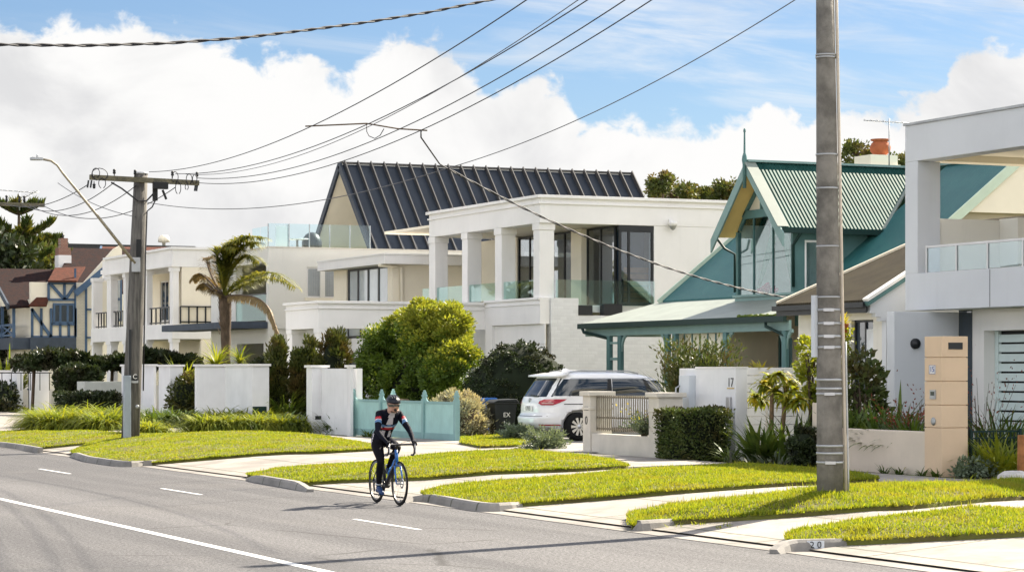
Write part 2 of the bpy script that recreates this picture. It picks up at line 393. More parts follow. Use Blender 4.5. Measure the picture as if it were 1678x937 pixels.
# ------------------------------------------------------------------ ground
def gz(x):
    return float(np.interp(x, [14.0, 14.45, 17.0, 19.0, 60], [0.0, 0.02, 0.24, 0.30, 0.30]))
def onG(px, py, h=0.1):
    z = 0.25
    for _ in range(12): z = gz(onZ(px, py, z).x)+h
    return onZ(px, py, z)
def soilmat():
    m, n = newmat('garden_soil'); g = n.n('ShaderNodeNewGeometry')
    p = n.n('ShaderNodeBsdfPrincipled'); o = n.n('ShaderNodeOutputMaterial'); n.set(o.inputs[0], p.outputs[0])
    f = n.ramp(n.noise(g.outputs['Position'], 0.6, 6, 0.65), 0.4, 0.62)
    n.set(p.inputs['Base Color'], n.mix(f, (0.09, 0.12, 0.03), (0.10, 0.075, 0.05))); p.inputs['Roughness'].default_value = 0.95
    return m
def asphaltmat():
    m, n = newmat('asphalt'); g = n.n('ShaderNodeNewGeometry'); P = g.outputs['Position']
    p = n.n('ShaderNodeBsdfPrincipled'); o = n.n('ShaderNodeOutputMaterial'); n.set(o.inputs[0], p.outputs[0])
    band = n.noise(n.mapping(P, (0.8, 0.03, 1)), 1.0, 4, 0.55)
    c = n.mix(n.ramp(band, 0.35, 0.65), (0.122, 0.120, 0.123), (0.078, 0.077, 0.081))
    pat = n.ramp(n.noise(P, 0.35, 5, 0.6, 0.8), 0.5, 0.75)
    c = n.mix(n.math('MULTIPLY', pat, 0.35), c, (0.14, 0.133, 0.127))
    gr = n.noise(P, 26, 4, 0.85); gr2 = n.noise(P, 7, 5, 0.8)
    c = n.mix(n.ramp(gr, 0.38, 0.66), n.mix(1.0, c, (0.42, 0.42, 0.43), 'MULTIPLY'), n.mix(1.0, c, (1.62, 1.60, 1.58), 'MULTIPLY'))
    c = n.mix(n.math('MULTIPLY', n.ramp(gr2, 0.4, 0.7), 0.45), c, n.mix(1.0, c, (0.6, 0.6, 0.6), 'MULTIPLY'))
    vo = n.n('ShaderNodeTexVoronoi', feature='DISTANCE_TO_EDGE'); vo.inputs['Scale'].default_value = 0.22
    wob = n.n('ShaderNodeMix', data_type='VECTOR'); wob.inputs[0].default_value = 0.12
    nn = n.n('ShaderNodeTexNoise'); nn.inputs['Scale'].default_value = 1.2; n.set(nn.inputs['Vector'], P); n.set(wob.inputs[4], P); n.set(wob.inputs[5], nn.outputs['Color'])
    n.set(vo.inputs['Vector'], wob.outputs[1])
    crack = n.math('SUBTRACT', 1.0, n.ramp(vo.outputs['Distance'], 0.001, 0.009))
    crack = n.math('MULTIPLY', crack, n.ramp(n.noise(P, 0.25, 2), 0.47, 0.56))
    c = n.mix(n.math('MULTIPLY', crack, 0.8), c, (0.035, 0.033, 0.032))
    n.set(p.inputs['Base Color'], c); p.inputs['Roughness'].default_value = 0.85; p.inputs['Specular IOR Level'].default_value = 0.3
    b = n.n('ShaderNodeBump'); b.inputs['Strength'].default_value = 0.7; b.inputs['Distance'].default_value = 0.015
    n.set(b.inputs['Height'], gr); n.set(p.inputs['Normal'], b.outputs[0])
    return m
def concmat(name, col, jx=0, jy=0, grime=0.4):
    m, n = newmat(name); g = n.n('ShaderNodeNewGeometry'); P = g.outputs['Position']
    p = n.n('ShaderNodeBsdfPrincipled'); o = n.n('ShaderNodeOutputMaterial'); n.set(o.inputs[0], p.outputs[0])
    c = n.mix(n.ramp(n.noise(P, 0.7, 6, 0.62, 0.5), 0.38, 0.68), col, tuple(x*0.62 for x in col))
    c = n.mix(n.math('MULTIPLY', n.ramp(n.noise(P, 4.5, 5, 0.7), 0.5, 0.8), grime), c, tuple(x*0.5 for x in col))
    c = n.mix(n.math('MULTIPLY', n.ramp(n.noise(P, 60, 2, 0.6), 0.4, 0.7), 0.18), c, tuple(x*0.6 for x in col))
    s = n.n('ShaderNodeSeparateXYZ'); n.set(s.inputs[0], P)
    for ax, step in ((0, jx), (1, jy)):
        if step:
            wv = n.math('MULTIPLY', n.math('SUBTRACT', n.noise(P, 0.8, 2), 0.5), 0.06)
            fr = n.math('FRACT', n.math('MULTIPLY', n.math('ADD', s.outputs[ax], wv), 1/step))
            dd = n.math('ABSOLUTE', n.math('SUBTRACT', fr, 0.5))
            ln = n.math('LESS_THAN', dd, 0.026/step)
            c = n.mix(n.math('MULTIPLY', ln, 0.8), c, (0.05, 0.055, 0.03))
    n.set(p.inputs['Base Color'], c); p.inputs['Roughness'].default_value = 0.85
    c = n.mix(n.math('MULTIPLY', n.ramp(n.noise(P, 0.33, 7, 0.7, 1.0), 0.50, 0.62), 0.30), c, tuple(x*0.45 for x in col)); n.set(p.inputs['Base Color'], c)
    b = n.n('ShaderNodeBump'); b.inputs['Strength'].default_value = 0.3; b.inputs['Distance'].default_value = 0.01
    n.set(b.inputs['Height'], n.noise(P, 50, 3, 0.6)); n.set(p.inputs['Normal'], b.outputs[0])
    return m
SOIL = soilmat(); ASPH = asphaltmat()
CONC = concmat('pale_concrete', (0.29, 0.262, 0.232), 1.55, 2.4, 0.75)
GUTT = concmat('gutter_concrete', (0.24, 0.22, 0.20), 0, 3.0, 0.6)
KERBM = concmat('kerb_concrete', (0.27, 0.255, 0.235), 0, 1.2, 0.7)

xs = [-900, -12, 13.6, 14.45, 17, 19, 60, 3000]; zs = [-0.06, -0.06, -0.06, -0.03, 0.2, 0.26, 0.26, 0.0]
ysg = [-200, 10, 60, 130, 400, 4000]
m_ = MB(); vs_ = [(x, y, z) for y in ysg for x, z in zip(xs, zs)]; k = len(xs)
m_.add(vs_, [(j*k+i, j*k+i+1, (j+1)*k+i+1, (j+1)*k+i) for j in range(len(ysg)-1) for i in range(k-1)])
tag(m_.build('ground', SOIL), kind='structure')
m_ = MB(); m_.sheet([(-8, -30, 0), (14.06, -30, 0), (14.06, 400, 0), (-8, 400, 0)]); tag(m_.build('road', ASPH), kind='structure')
m_ = MB(); m_.box(14.05, 14.46, -30, 400, -0.05, 0.008); tag(m_.build('gutter', GUTT), kind='structure')
m_ = MB(); xs = [14.4, 14.9, 15.6, 17, 19, 22.7]
ysg = list(np.arange(8, 135, 3.0))
m_.add([(x, y, gz(x)+0.012) for y in ysg for x in xs], [(j*6+i, j*6+i+1, (j+1)*6+i+1, (j+1)*6+i) for j in range(len(ysg)-1) for i in range(5)])
tag(m_.build('footpath', CONC), kind='structure')
# the drive that runs up to the parked van, and the one beside it
m_ = MB()
m_.add([(22.65, 46.9, 0.318), (30.8, 53.6, 0.318), (30.8, 57.4, 0.318), (22.65, 59.5, 0.318)], [(0, 1, 2, 3)])
tag(m_.build('driveway', concmat('drive_concrete', (0.30, 0.28, 0.26), 0, 2.0)), kind='structure')
# painted lines
m_ = MB(); m_.box(8.36, 8.49, -20, 240, 0.0, 0.005); tag(m_.build('road_line', LINEP), kind='structure')
m_ = MB()
for a, b in ((580, 688), (265, 330), (65, 115)):
    m_.box(11.745, 11.815, onX(b, 0, 11.78).y, onX(a, 0, 11.78).y, 0.0, 0.005)
for y in (17, 76, 88, 100): m_.box(11.74, 11.83, y, y+3, 0.0, 0.005)
tag(m_.build('lane_markings', LINEP), kind='structure')

# ------------------------------------------------------------------ grass verges
TURF = pbr('turf', (0.12, 0.13, 0.025), 0.95, 0.2, 1.5, 0.6, 30, col2=(0.09, 0.075, 0.03))
GRASS = leafmat('grass_blade', (0.115, 0.185, 0.012), (0.31, 0.325, 0.022), (0.25, 0.25, 0.026), 0.5)
def inside(P, poly):
    x, y = P[:, 0], P[:, 1]; c = np.zeros(len(P), bool); n = len(poly)
    for i in range(n):
        x1, y1 = poly[i]; x2, y2 = poly[(i+1) % n]
        t = ((y1 > y) != (y2 > y)) & (x < (x2-x1)*(y-y1)/((y2-y1) or 1e-9)+x1)
        c ^= t
    return c
def edged(P, poly):
    d = np.full(len(P), 1e9); n = len(poly)
    for i in range(n):
        a = np.array(poly[i]); b = np.array(poly[(i+1) % n]); ab = b-a
        t = np.clip(((P-a)@ab)/max(ab@ab, 1e-9), 0, 1); d = np.minimum(d, np.hypot(*(P-a-t[:, None]*ab).T))
    return d
def wob(P): return 0.5+0.25*np.sin(P[:,0]*1.7+P[:,1]*0.9)+0.25*np.sin(P[:,0]*0.6-P[:,1]*1.9+1.0)
def smooth01(x): x = np.clip(x, 0, 1); return x*x*(3-2*x)
def verge(pix, label, dens, hgt, wid, mound=0.06, extra=None, bare=None):
    poly = [tuple(onG(px, py)[:2]) for px, py in pix]; A = np.array(poly)
    lo, hi = A.min(0), A.max(0)
    def top(P):
        e = smooth01(edged(P, poly)/0.6)
        z = np.interp(P[:,0], [14.0, 14.45, 17, 19, 60], [0.0, 0.02, 0.24, 0.30, 0.30])+0.075+e*mound*(0.5+wob(P))
        if extra is not None:
            z = z+extra[2]*np.exp(-((P[:,0]-extra[0])**2+(P[:,1]-extra[1])**2)/0.35)
        return z
    # turf sheet, cut to the outline and skirted down to the path
    bm = bmesh.new(); vsb = [bm.verts.new((x, y, 0)) for x, y in poly]; bm.faces.new(vsb)
    st = 0.3
    for ax, a0, a1 in ((0, lo[0], hi[0]), (1, lo[1], hi[1])):
        for t in np.arange(a0+st, a1, st):
            co = [0, 0, 0]; no = [0, 0, 0]; co[ax] = t; no[ax] = 1
            bmesh.ops.bisect_plane(bm, geom=bm.verts[:]+bm.edges[:]+bm.faces[:], plane_co=co, plane_no=no)
    PV = np.array([v.co[:2] for v in bm.verts]); Z = top(PV)
    for v, z in zip(bm.verts, Z): v.co.z = z
    be = [e for e in bm.edges if e.is_boundary]
    ret = bmesh.ops.extrude_edge_only(bm, edges=be)
    for g_ in ret['geom']:
        if isinstance(g_, bmesh.types.BMVert): g_.co.z = gz(g_.co.x)-0.02
    bmesh.ops.recalc_face_normals(bm, faces=bm.faces[:])
    org = Vector(((lo[0]+hi[0])/2, (lo[1]+hi[1])/2, float(Z.min())))
    tv = [tuple(v.co) for v in bm.verts]; bm.verts.index_update(); tf = [[v.index for v in f.verts] for f in bm.faces]; bm.free()
    area = 0.5*abs(np.dot(A[:,0], np.roll(A[:,1], 1))-np.dot(A[:,1], np.roll(A[:,0], 1)))
    n = int(area*dens*1.7)
    P = rng.uniform(lo, hi, (int(n*np.prod(hi-lo)/area), 2)); P = P[inside(P, poly)]
    thin = 0.5+0.5*np.sin(P[:,0]*3.1+1.3*np.sin(P[:,1]*1.7))*np.sin(P[:,1]*2.7+1.1*np.sin(P[:,0]*2.3)); P = P[rng.random(len(P)) < 0.45+0.75*thin]
    if bare is not None:
        bx, by = onG(*bare[:2])[:2]; q = np.hypot((P[:,0]-bx)/bare[2], (P[:,1]-by)/bare[3]); P = P[(q > 1) | (rng.random(len(P)) < 0.25)]
    # fringe that spills over the edge
    nE = int(len(P)*0.12); E = []
    seg = rng.integers(0, len(poly), nE); t = rng.random((nE, 1))
    E = A[seg]*(1-t)+np.roll(A, -1, 0)[seg]*t+rng.normal(0, 0.02, (nE, 2))
    P = np.vstack([P, E]); n = len(P); Z = top(P)-0.01
    tuft = wob(P*5.3)*wob(P*2.1+3)
    h = hgt*0.44*(0.40+0.9*rng.random(n)+1.3*tuft**2)*np.where(edged(P, poly) < 0.12, 1.25, 1.0)
    a = rng.uniform(0, 2*np.pi, n); lean = rng.uniform(0.1, 0.9, n)*h; b = a+rng.normal(0, 1.2, n)
    h = h*np.where(rng.random(n) < 0.03, 1.9, 1.0); wv = wid*rng.uniform(0.6, 1.3, n)
    V = np.empty((n, 3, 3))
    for i, s_ in ((0, -1), (1, 1)):
        V[:, i, 0] = P[:,0]+s_*wv*np.cos(a); V[:, i, 1] = P[:,1]+s_*wv*np.sin(a); V[:, i, 2] = Z
    V[:, 2, 0] = P[:,0]+lean*np.cos(b); V[:, 2, 1] = P[:,1]+lean*np.sin(b); V[:, 2, 2] = Z+h
    tvn = np.array(tv); allv = np.vstack([tvn, V.reshape(-1, 3)])-np.array(org)
    me = bpy.data.meshes.new('grass'); nt = len(tvn)
    loops = [i for f in tf for i in f]; ls = np.cumsum([0]+[len(f) for f in tf])
    li = np.concatenate([np.array(loops), np.arange(nt, nt+3*n)]); st_ = np.concatenate([ls[:-1], ls[-1]+np.arange(0, 3*n, 3)])
    me.vertices.add(len(allv)); me.vertices.foreach_set('co', allv.astype(np.float32).ravel())
    me.loops.add(len(li)); me.loops.foreach_set('vertex_index', li.astype(np.int32))
    me.polygons.add(len(st_)); me.polygons.foreach_set('loop_start', st_.astype(np.int32))
    me.materials.append(TURF); me.materials.append(GRASS)
    me.polygons.foreach_set('material_index', np.concatenate([np.zeros(len(tf)), np.ones(n)]).astype(np.int32))
    me.update(calc_edges=True)
    tag(link('grass', me, None, org), label, 'grass', kind='stuff')
    return poly
POLE = onG(1362, 803, 0.2)
verge([(-60,722),(0,722),(35,727),(60,731),(140,723),(195,715),(195,707),(100,705),(-60,705)], 'short green grass verge at the far end of the street beyond the wooden pole', 500, 0.06, 0.018)
verge([(117,737),(140,746),(215,756),(330,748),(420,741),(520,737),(615,732),(600,724),(540,714),(500,709),(300,709),(200,711),(160,718)], 'sunlit grass verge round the foot of the wooden power pole', 700, 0.06, 0.016)
verge([(405,773),(438,782),(476,787),(560,783),(700,778),(781,772),(870,767),(953,764),(1030,760),(1000,750),(930,741),(850,738),(743,741),(613,755),(500,763)], 'sunlit grass verge behind the cyclist with a bare soil patch', 1000, 0.075, 0.013, bare=(935, 757, 1.1, 0.5))
verge([(692,804),(724,813),(797,822),(842,821),(1000,809),(1130,798),(1240,790),(1380,784),(1440,780),(1388,770),(1331,766),(1218,758),(1101,764),(1040,768),(930,777),(819,786),(728,794)], 'long sunlit grass verge in front of the clipped hedge and white wall', 1300, 0.085, 0.011, 0.045)
verge([(1032,840),(1036,856),(1061,851),(1307,836),(1485,824),(1700,807),(1700,784),(1646,786),(1545,795),(1382,797),(1337,800),(1275,807),(1101,824),(1045,835)], 'grass verge round the foot of the concrete pole, partly in its shade', 1500, 0.10, 0.010, 0.07, extra=(POLE.x, POLE.y, 0.10))
verge([(1291,872),(1293,880),(1404,880),(1700,866),(1700,831),(1537,838),(1404,849),(1315,863)], 'grass verge at the lower corner behind the numbered kerb', 1600, 0.085, 0.010, 0.07)
# lawn beside the driveway in front of the bins
gp = [(755,722),(790,728),(850,726),(885,716),(865,708),(800,706),(760,708)]
verge(gp, 'small lawn in front of the black wheelie bin', 900, 0.06, 0.016, 0.02)

# kerbs: real steps, laid in lengths
def kerb(pix, wdt=0.16, top=0.135, taper=True, tail=False):
    P = [onZ(px, py, top) for px, py in pix]; Q = []
    for a, b in zip(P, P[1:]):
        k = max(2, round((b-a).length/0.35)); Q += [a.lerp(b, j/k) for j in range(k)]
    Q.append(P[-1])
    for _ in range(2): Q = [Q[0]]+[(Q[i-1]+Q[i]*2+Q[i+1])/4 for i in range(1, len(Q)-1)]+[Q[-1]]
    m = MB(); vs_ = []; n = len(Q)
    for i, p in enumerate(Q):
        d = Q[min(i+1, n-1)]-Q[max(i-1, 0)]; u = Vector((d.y, -d.x, 0)).normalized()
        if u.x+u.y < 0: u = -u
        z = max(gz(p.x)+0.03, top)
        if taper and i < 3: z = z*(0.35, 0.7, 0.9)[i]
        if tail and i > n-4: z = gz(p.x)+0.03+(z-gz(p.x)-0.03)*(0.8, 0.5, 0.2)[i-n+3]
        for x, zz in ((0, -0.02), (0.03, z-0.035), (0.06, z), (wdt, z), (wdt, -0.02)): vs_.append((p.x+u.x*x, p.y+u.y*x, zz))
    m.add(vs_, [(i*5+e, i*5+(e+1) % 5, (i+1)*5+(e+1) % 5, (i+1)*5+e) for i in range(n-1) for e in range(5)]+[(4, 3, 2, 1, 0), tuple((n-1)*5+e for e in range(5))])
    return tag(m.build('kerb', KERBM), kind='structure')
kerb([(-80,718.5),(0,724),(35,728.5),(60,733)])
kerb([(113,739),(140,747.5),(190,754.5),(217,756),(260,752),(330,748.5),(420,742)], 0.14, 0.125, tail=True)
kerb([(400,775),(440,782),(478,788),(499,793)], tail=True)
kerb([(667,810),(693,808),(760,820),(797,825),(842,823.5),(1000,811),(1125,801)], 0.15, 0.13, tail=True)
kerb([(1032,852),(1042,853.5),(1062,853),(1135,848),(1259,838)], 0.16, 0.14, tail=True)
kerb([(1281,887),(1296,884.5),(1320,883.5),(1404,883),(1525,875)], 0.15, 0.14, tail=True)
# ------------------------------------------------------------------ house at the near end: cantilevered frame balcony over a garage
GZ = 0.28
t = thing('modern_house', 'grey white modern house with a framed balcony cantilevered over its garage', 'house', (28, 38, GZ))
X0 = 28.0
yf = onX(1483, 0, X0).y; yc = onX(1503.5, 0, X0).y; xk = onY(1541, 0, yc).x
zt = onX(1483, 207, X0).z; zb = onX(1503, 264, X0).z; zsl = onX(1514, 447, X0).z; zsb = onX(1500, 508.5, X0).z
YN = 30.0
m = MB()
m.box(X0, X0+0.42, YN, yf, zb, zt)                                 # front beam
m.box(X0, xk, yc, yf, zsl-0.002, zb)                               # corner pier
m.build('frame', COOLW, t, 0.012)
m = MB(); m.box(X0-0.03, X0+0.45, YN, yf+0.03, zt+0.001, zt+0.05); m.build('coping', GALV, t)
m = MB(); m.box(X0+0.42, 35.2, YN, yc, zb+0.16, zb+0.45); m.box(X0+0.42, 35.2, yc+0.003, yf-0.003, zb+0.02, zt-0.05)
m.build('roof', CREAM, t)
m = MB(); m.box(X0+0.002, X0+0.5, YN, yf-0.003, zsb, zsl); m.box(X0+0.5, 35.2, YN, yf-0.003, zsb+0.03, zsb+0.32); m.build('balcony_slab', COOLW, t, 0.01)
jy = onX(1622, 0, X0).y
m = MB(); m.box(X0-0.004, X0+0.01, jy-0.006, jy+0.006, zsb+0.01, zsl-0.01); m.build('joint', DARK, t)
za = onY(1590, 360, yc+0.1).z
m = MB(); m.box(xk+0.002, 35, yc+0.05, yf-0.004, zsb+0.33, za); m.box(onY(1640, 0, yc).x, 35, yc-0.6, yc+0.048, zsb+0.33, za+0.02); m.build('balustrade_wall', GREYC, t)
m = MB(); m.box(33.2, 33.5, YN, 40.5, zsb+0.32, zb+0.16); m.build('rear_wall', CREAM, t)
window(t, 'X', 33.13, 33.5, 38.5, zsb+0.4, zb-0.2, GALV, GLASSD, 4, 1, name='sliding_door')
# glass railing
zr = onX(1514, 403, X0).z; y14 = onX(1514, 0, X0).y
rl = MB(); rl.box(X0+0.03, X0+0.10, YN, y14, zr-0.045, zr)
for px in (1515, 1564, 1615, 1673): y = onX(px, 0, X0).y; rl.box(X0+0.04, X0+0.075, y-0.022, y+0.022, zsl, zr-0.045)
rail = rl.build('railing', STEEL, t)
m = MB(); m.box(X0+0.052, X0+0.062, YN, y14-0.03, zsl+0.01, zr-0.05); m.build('glass_panel', glassmat('smoked_railing_glass', (0.80, 0.87, 0.90), 0.03), rail)
# ground floor
yfin = 42.0; xg = onY(1571, 0, yfin).x
m = MB(); m.box(27.2, xg, yfin, yfin+0.28, GZ, onX(1451, 511, 27.2).z); m.build('fin_wall', COOLW, t, 0.01)
ydr = onX(1592, 0, xg).y
m = MB(); m.box(xg, xg+0.1, ydr, yfin, GZ, zsb); m.build('side_light', GLASSD, t)
yg0 = onX(1611, 0, xg).y; zg = onX(1640, 541, xg).z
m = MB(); m.holes('X', xg+0.02, 0.38, YN, ydr-0.003, GZ, zsb-0.002, [(YN+4, yg0, GZ, zg)]); m.build('garage_wall', WHITE, t)
gd = MB(); n = 13
for i in range(n):
    z = GZ+0.02+(zg-GZ-0.06)*i/n; gd.box(xg+0.30, xg+0.34, YN+4, yg0-0.12, z, z+(zg-GZ)/n-0.045)
gd.box(xg+0.28, xg+0.36, yg0-0.12, yg0-0.004, GZ, zg-0.002)
g_ = gd.build('garage_door', pbr('pale_aqua_slat', (0.62, 0.72, 0.71), 0.5, 0.03), t)
m = MB(); m.box(xg+0.37, xg+0.39, YN+4, yg0, GZ, zg-0.003); m.build('backing', BLACKM, g_)
m = MB(); c = onY(1499, 563, yfin); m.lathe([(0.0, -0.10), (0.03, -0.10), (0.035, -0.07), (0.105, -0.06), (0.11, 0.0)], (c.x, yfin, c.z), 20, 0, 'Y'); m.build('wall_lamp', DARK, t)
m = MB(); m.box(30, 36, YN, 41.0, GZ, 3.2); m.build('inner_wall', GREYC, t)
# red cushioned bench on that balcony
b = thing('balcony_bench', 'pale bench with red cushions on the framed balcony', 'bench', (29.6, 37.2, zsb+0.32))
m = MB(); m.box(29.3, 29.95, 35.2, 39.2, zsb+0.62, zsb+0.68); m.box(29.9, 29.98, 35.2, 39.2, zsb+0.68, zsb+1.15); m.build('frame', GALV, b)
for y in (35.3, 39.0): m = MB(); m.box(29.33, 29.41, y, y+0.08, zsb+0.32, zsb+0.62); m.box(29.85, 29.93, y, y+0.08, zsb+0.32, zsb+0.62); m.build('leg', GALV, b)
m = MB(); m.box(29.28, 29.9, 35.22, 39.15, zsb+0.682, zsb+0.85); m.build('cushion', pbr('red_fabric', (0.42, 0.05, 0.06), 0.9, 0.15, 6), b, 0.04)

# ------------------------------------------------------------------ cottage with the brown corrugated roof
t = thing('cottage', 'small cottage with brown corrugated roof and dark gutter beside the modern house', 'house', (30, 45.3, GZ))
XE = 27.5; ya = onX(1272, 0, XE).y; yb = onX(1419, 0, XE).y; ze = onX(1345, 500, XE).z; sl = 0.40; xr = 32.4
def rz(x): return ze+sl*(x-XE)
m = MB(); m.prism([(XE, ya, rz(XE)), (XE, yb, rz(XE)), (xr, yb, rz(xr)), (xr, ya, rz(xr))], (0, 0, 0.07)); m.build('roof', BROWNROOF, t)
m = MB(); m.box(XE-0.09, XE-0.004, yb-0.02, ya+0.05, ze-0.09, ze+0.02); m.box(XE+0.0, XE+0.03, yb, ya, ze-0.2, ze-0.01); m.build('gutter', DARK, t)
m = MB(); m.beam((XE+0.05, ya+0.03, ze+0.06), (xr, ya+0.03, rz(xr)+0.06), 0.06, 0.14); m.build('barge_board', CREAM, t)
m = MB(); m.box(XE+0.06, 28.0, yb+0.1, ya-0.1, ze-0.12, ze-0.06); m.build('soffit', GREYC, t)
wy0, wy1, wz0, wz1 = RX(1395, 1431, 524, 650, 28.0)
m = MB(); m.holes('X', 28.0, 0.3, yb+0.16, ya-0.12, GZ, ze-0.02, [(wy0, wy1, wz0, wz1)]); m.box(28.3, xr, ya-0.42, ya-0.12, GZ, ze); m.build('wall', GREYC, t)
window(t, 'X', 28.0, wy0, wy1, wz0, wz1, DARK, GLASSD, 2, 1, 0.05, inset=0.08)
m = MB(); mid = (wy0+wy1)/2-0.3; m.box(28.06, 28.075, wy0+0.05, wy0+0.36, wz0+0.05, wz1-0.2); m.build('blind', pbr('blind', (0.7, 0.72, 0.74), 0.7), t)
# stepped boundary gable
yw = yb-0.02
P = lambda px, py: (onY(px, 0, yw).x, yw, onY(px, py, yw).z)
m = MB(); m.prism([P(1426,492), P(1484,450), (32.4, yw, P(1484,450)[2]+sl*(32.4-P(1484,450)[0])), (32.4, yw, GZ), (P(1452,0)[0], yw, GZ), P(1452,526), P(1443,526), P(1443,519), P(1435,519), P(1435,513), P(1426,513)], (0, 0.16, 0))
m.build('gable_wall', COOLW, t)
m = MB(); a = Vector(P(1418,493)); b_ = Vector(P(1484,449.5)); b_ = a+(b_-a)*1.9; m.beam(a+Vector((0,0.0,0.02)), b_+Vector((0,0.0,0.02)), 0.2, 0.06); m.build('coping', WHITE, t)
m = MB(); m.beam(a+Vector((0,0.0,-0.07)), b_+Vector((0,0.0,-0.07)), 0.19, 0.08); m.build('flashing', TEALP, t)

# ------------------------------------------------------------------ green roofed house with verandah and dormer
t = thing('gabled_house', 'house with teal corrugated roof, glazed gable dormer and timber verandah', 'house', (36, 58, GZ))
K = 1.04
XV = 31.15; XW = 32.35*K; yV0 = onX(1293, 0, XV).y; yV1 = onX(957, 0, XV).y
zv0 = 2.06+1.31*K; ztop = 2.06+1.96*K; zrd = 2.06+5.40*K; XR = 36.65*K; Y0 = 51.0*K; Y1 = 61.6*K; ms = (zrd-ztop)/(XR-XW)
zdr = zrd
roof = MB()
xb = 2*XR-XW
Ydn, Ydf, XD = 53.6*K, 57.1*K, 31.35*K; YDc = (Ydn+Ydf)/2; ds = (zdr-(2.06+3.6*K))/((Ydf-Ydn)/2); zde = 2.06+3.6*K
yda, ydb = onX(1300, 0, 31.9*K).y+0.05, onX(1207, 0, 31.9*K).y-0.05      # the strip under the dormer is left open
roof.prism([(XW-0.05, Y0-0.35, ztop), (XW-0.05, yda, ztop), (XR, yda, zrd), (XR, Y0-0.35, zrd)], (0, 0, 0.06))
roof.prism([(XW-0.05, ydb, ztop), (XW-0.05, Y1+0.35, ztop), (XR, Y1+0.35, zrd), (XR, ydb, zrd)], (0, 0, 0.06))
roof.prism([(xb, Y0-0.35, ztop), (xb, Y1+0.35, ztop), (XR, Y1+0.35, zrd), (XR, Y0-0.35, zrd)], (0, 0, 0.06))
rf = roof.build('roof', TEALROOF, t)
m = MB(); m.beam((XR, Y0-0.37, zrd+0.07), (XR, Y1+0.37, zrd+0.07), 0.22, 0.07); m.build('ridge_cap', TEALL, rf)
for y in (Y0-0.38, Y1+0.38):
    m = MB()
    m.beam((XW-0.15, y, ztop-0.02), (XR, y, zrd+0.0), 0.05, 0.24); m.beam((xb, y, ztop-0.02), (XR, y, zrd+0.0), 0.05, 0.24)
    m.build('barge_board', pbr('pale_green_board', (0.52, 0.62, 0.50), 0.6, 0.03) if 'pale_green_board' not in MATS else MATS['pale_green_board'], t)
# near and far gable walls
m = MB()
for y in (Y0, Y1-0.25):
    m.prism([(XW+0.15, y, GZ), (xb-0.15, y, GZ), (xb-0.15, y, ztop+0.05), (XR, y, zrd-0.08), (XW+0.15, y, ztop+0.05)], (0, 0.25, 0))
yo0, yo1, _, _ = RX(1200, 1262, 0, 1, XW); 
dy0, dy1, dz0, dz1 = RX(1265, 1284, 549, 584, XW)
m.holes('X', XW+0.15, 0.25, Y0+0.255, Y1-0.255, GZ, ztop-0.04, [(dy0, dy1, 0.7, dz1)])
m.build('wall', pbr('beige_board', (0.56, 0.50, 0.40), 0.75, 0.05, 1.0, streak=0.1), t)
# gable end fretwork seen under the near rake
m = MB()
m.beam((XW+1.2, Y0-0.36, ztop+0.75), (xb-1.2, Y0-0.36, ztop+0.75), 0.06, 0.18)
m.prism([(XR-1.7, Y0-0.33, zrd-1.5), (XR+1.7, Y0-0.33, zrd-1.5), (XR, Y0-0.33, zrd-0.12)], (0, 0.05, 0)); m.build('gable_panel', CREAM, t)
w_ = window(t, 'X', XW+0.15, dy0, dy1, 0.7, dz1, TEALP, GLASSD, 1, 1, 0.06, name='front_door')
# verandah
vr = MB(); vr.prism([(XV-0.1, yV0, zv0), (XV-0.1, yV1, zv0), (XW, yV1, ztop-0.02), (XW, yV0, ztop-0.02)], (0, 0, 0.04)); vo = vr.build('verandah_roof', pbr('pale_teal_sheet', (0.27, 0.30, 0.265), 0.5, 0.08, 1.5, spec=0.4), t)
m = MB(); m.box(XV-0.2, XV-0.1, yV0-0.05, yV1+0.05, zv0-0.12, zv0+0.03); m.build('gutter', DKGREEN, vo)
c = onX(1240, 521, XV-0.15)
mo = MB()
for i in range(60): mo.blob((XV-0.12+random.uniform(-.03,.06), c.y+random.uniform(-1.5,1.0), zv0+0.05), (0.07, 0.08, random.uniform(0.02,0.06)), 0, 6, 4)
mo.build('gutter_weeds', leafmat('gutter_weed', (0.12,0.2,0.03), (0.2,0.24,0.04)), vo)
m = MB(); m.box(XV+0.02, XV+0.10, yV0+0.05, yV1-0.05, zv0-0.34, zv0-0.08)
m.box(XV+0.1, XW+0.1, yV1-0.12, yV1-0.05, zv0-0.34, zv0-0.08); m.build('verandah_beam', TEALL, t)
m = MB(); m.box(XV, XW+0.14, yV0, yV1, GZ-0.02, 0.62); m.build('verandah_floor', STONEW, t)
posts = [999, 1017, 1094, 1107, 1190, 1287]
def bracket(y, s):
    b = MB(); pts_ = []
    for i in range(7):
        a = i/6*math.pi/2
        pts_.append((XV+0.06, y+s*(0.06+0.30*(1-math.cos(a))), zv0-0.95+0.60*math.sin(a)))
    for i in range(6): b.beam(pts_[i], pts_[i+1], 0.05, 0.09)
    return b
for i, px in enumerate(posts):
    y = onX(px, 0, XV+0.06).y
    m = MB(); m.box(XV+0.0, XV+0.12, y-0.10, y+0.10, 0.62, zv0-0.342); p_ = m.build('post', TEALP, t, 0.01)
    if px in (1017, 1094, 1190, 1287): bracket(y, -1 if px in (1017, 1190, 1287) else 1).build('bracket', TEALL, p_)
    if px == 1287: bracket(y, 1).build('bracket', TEALL, p_)
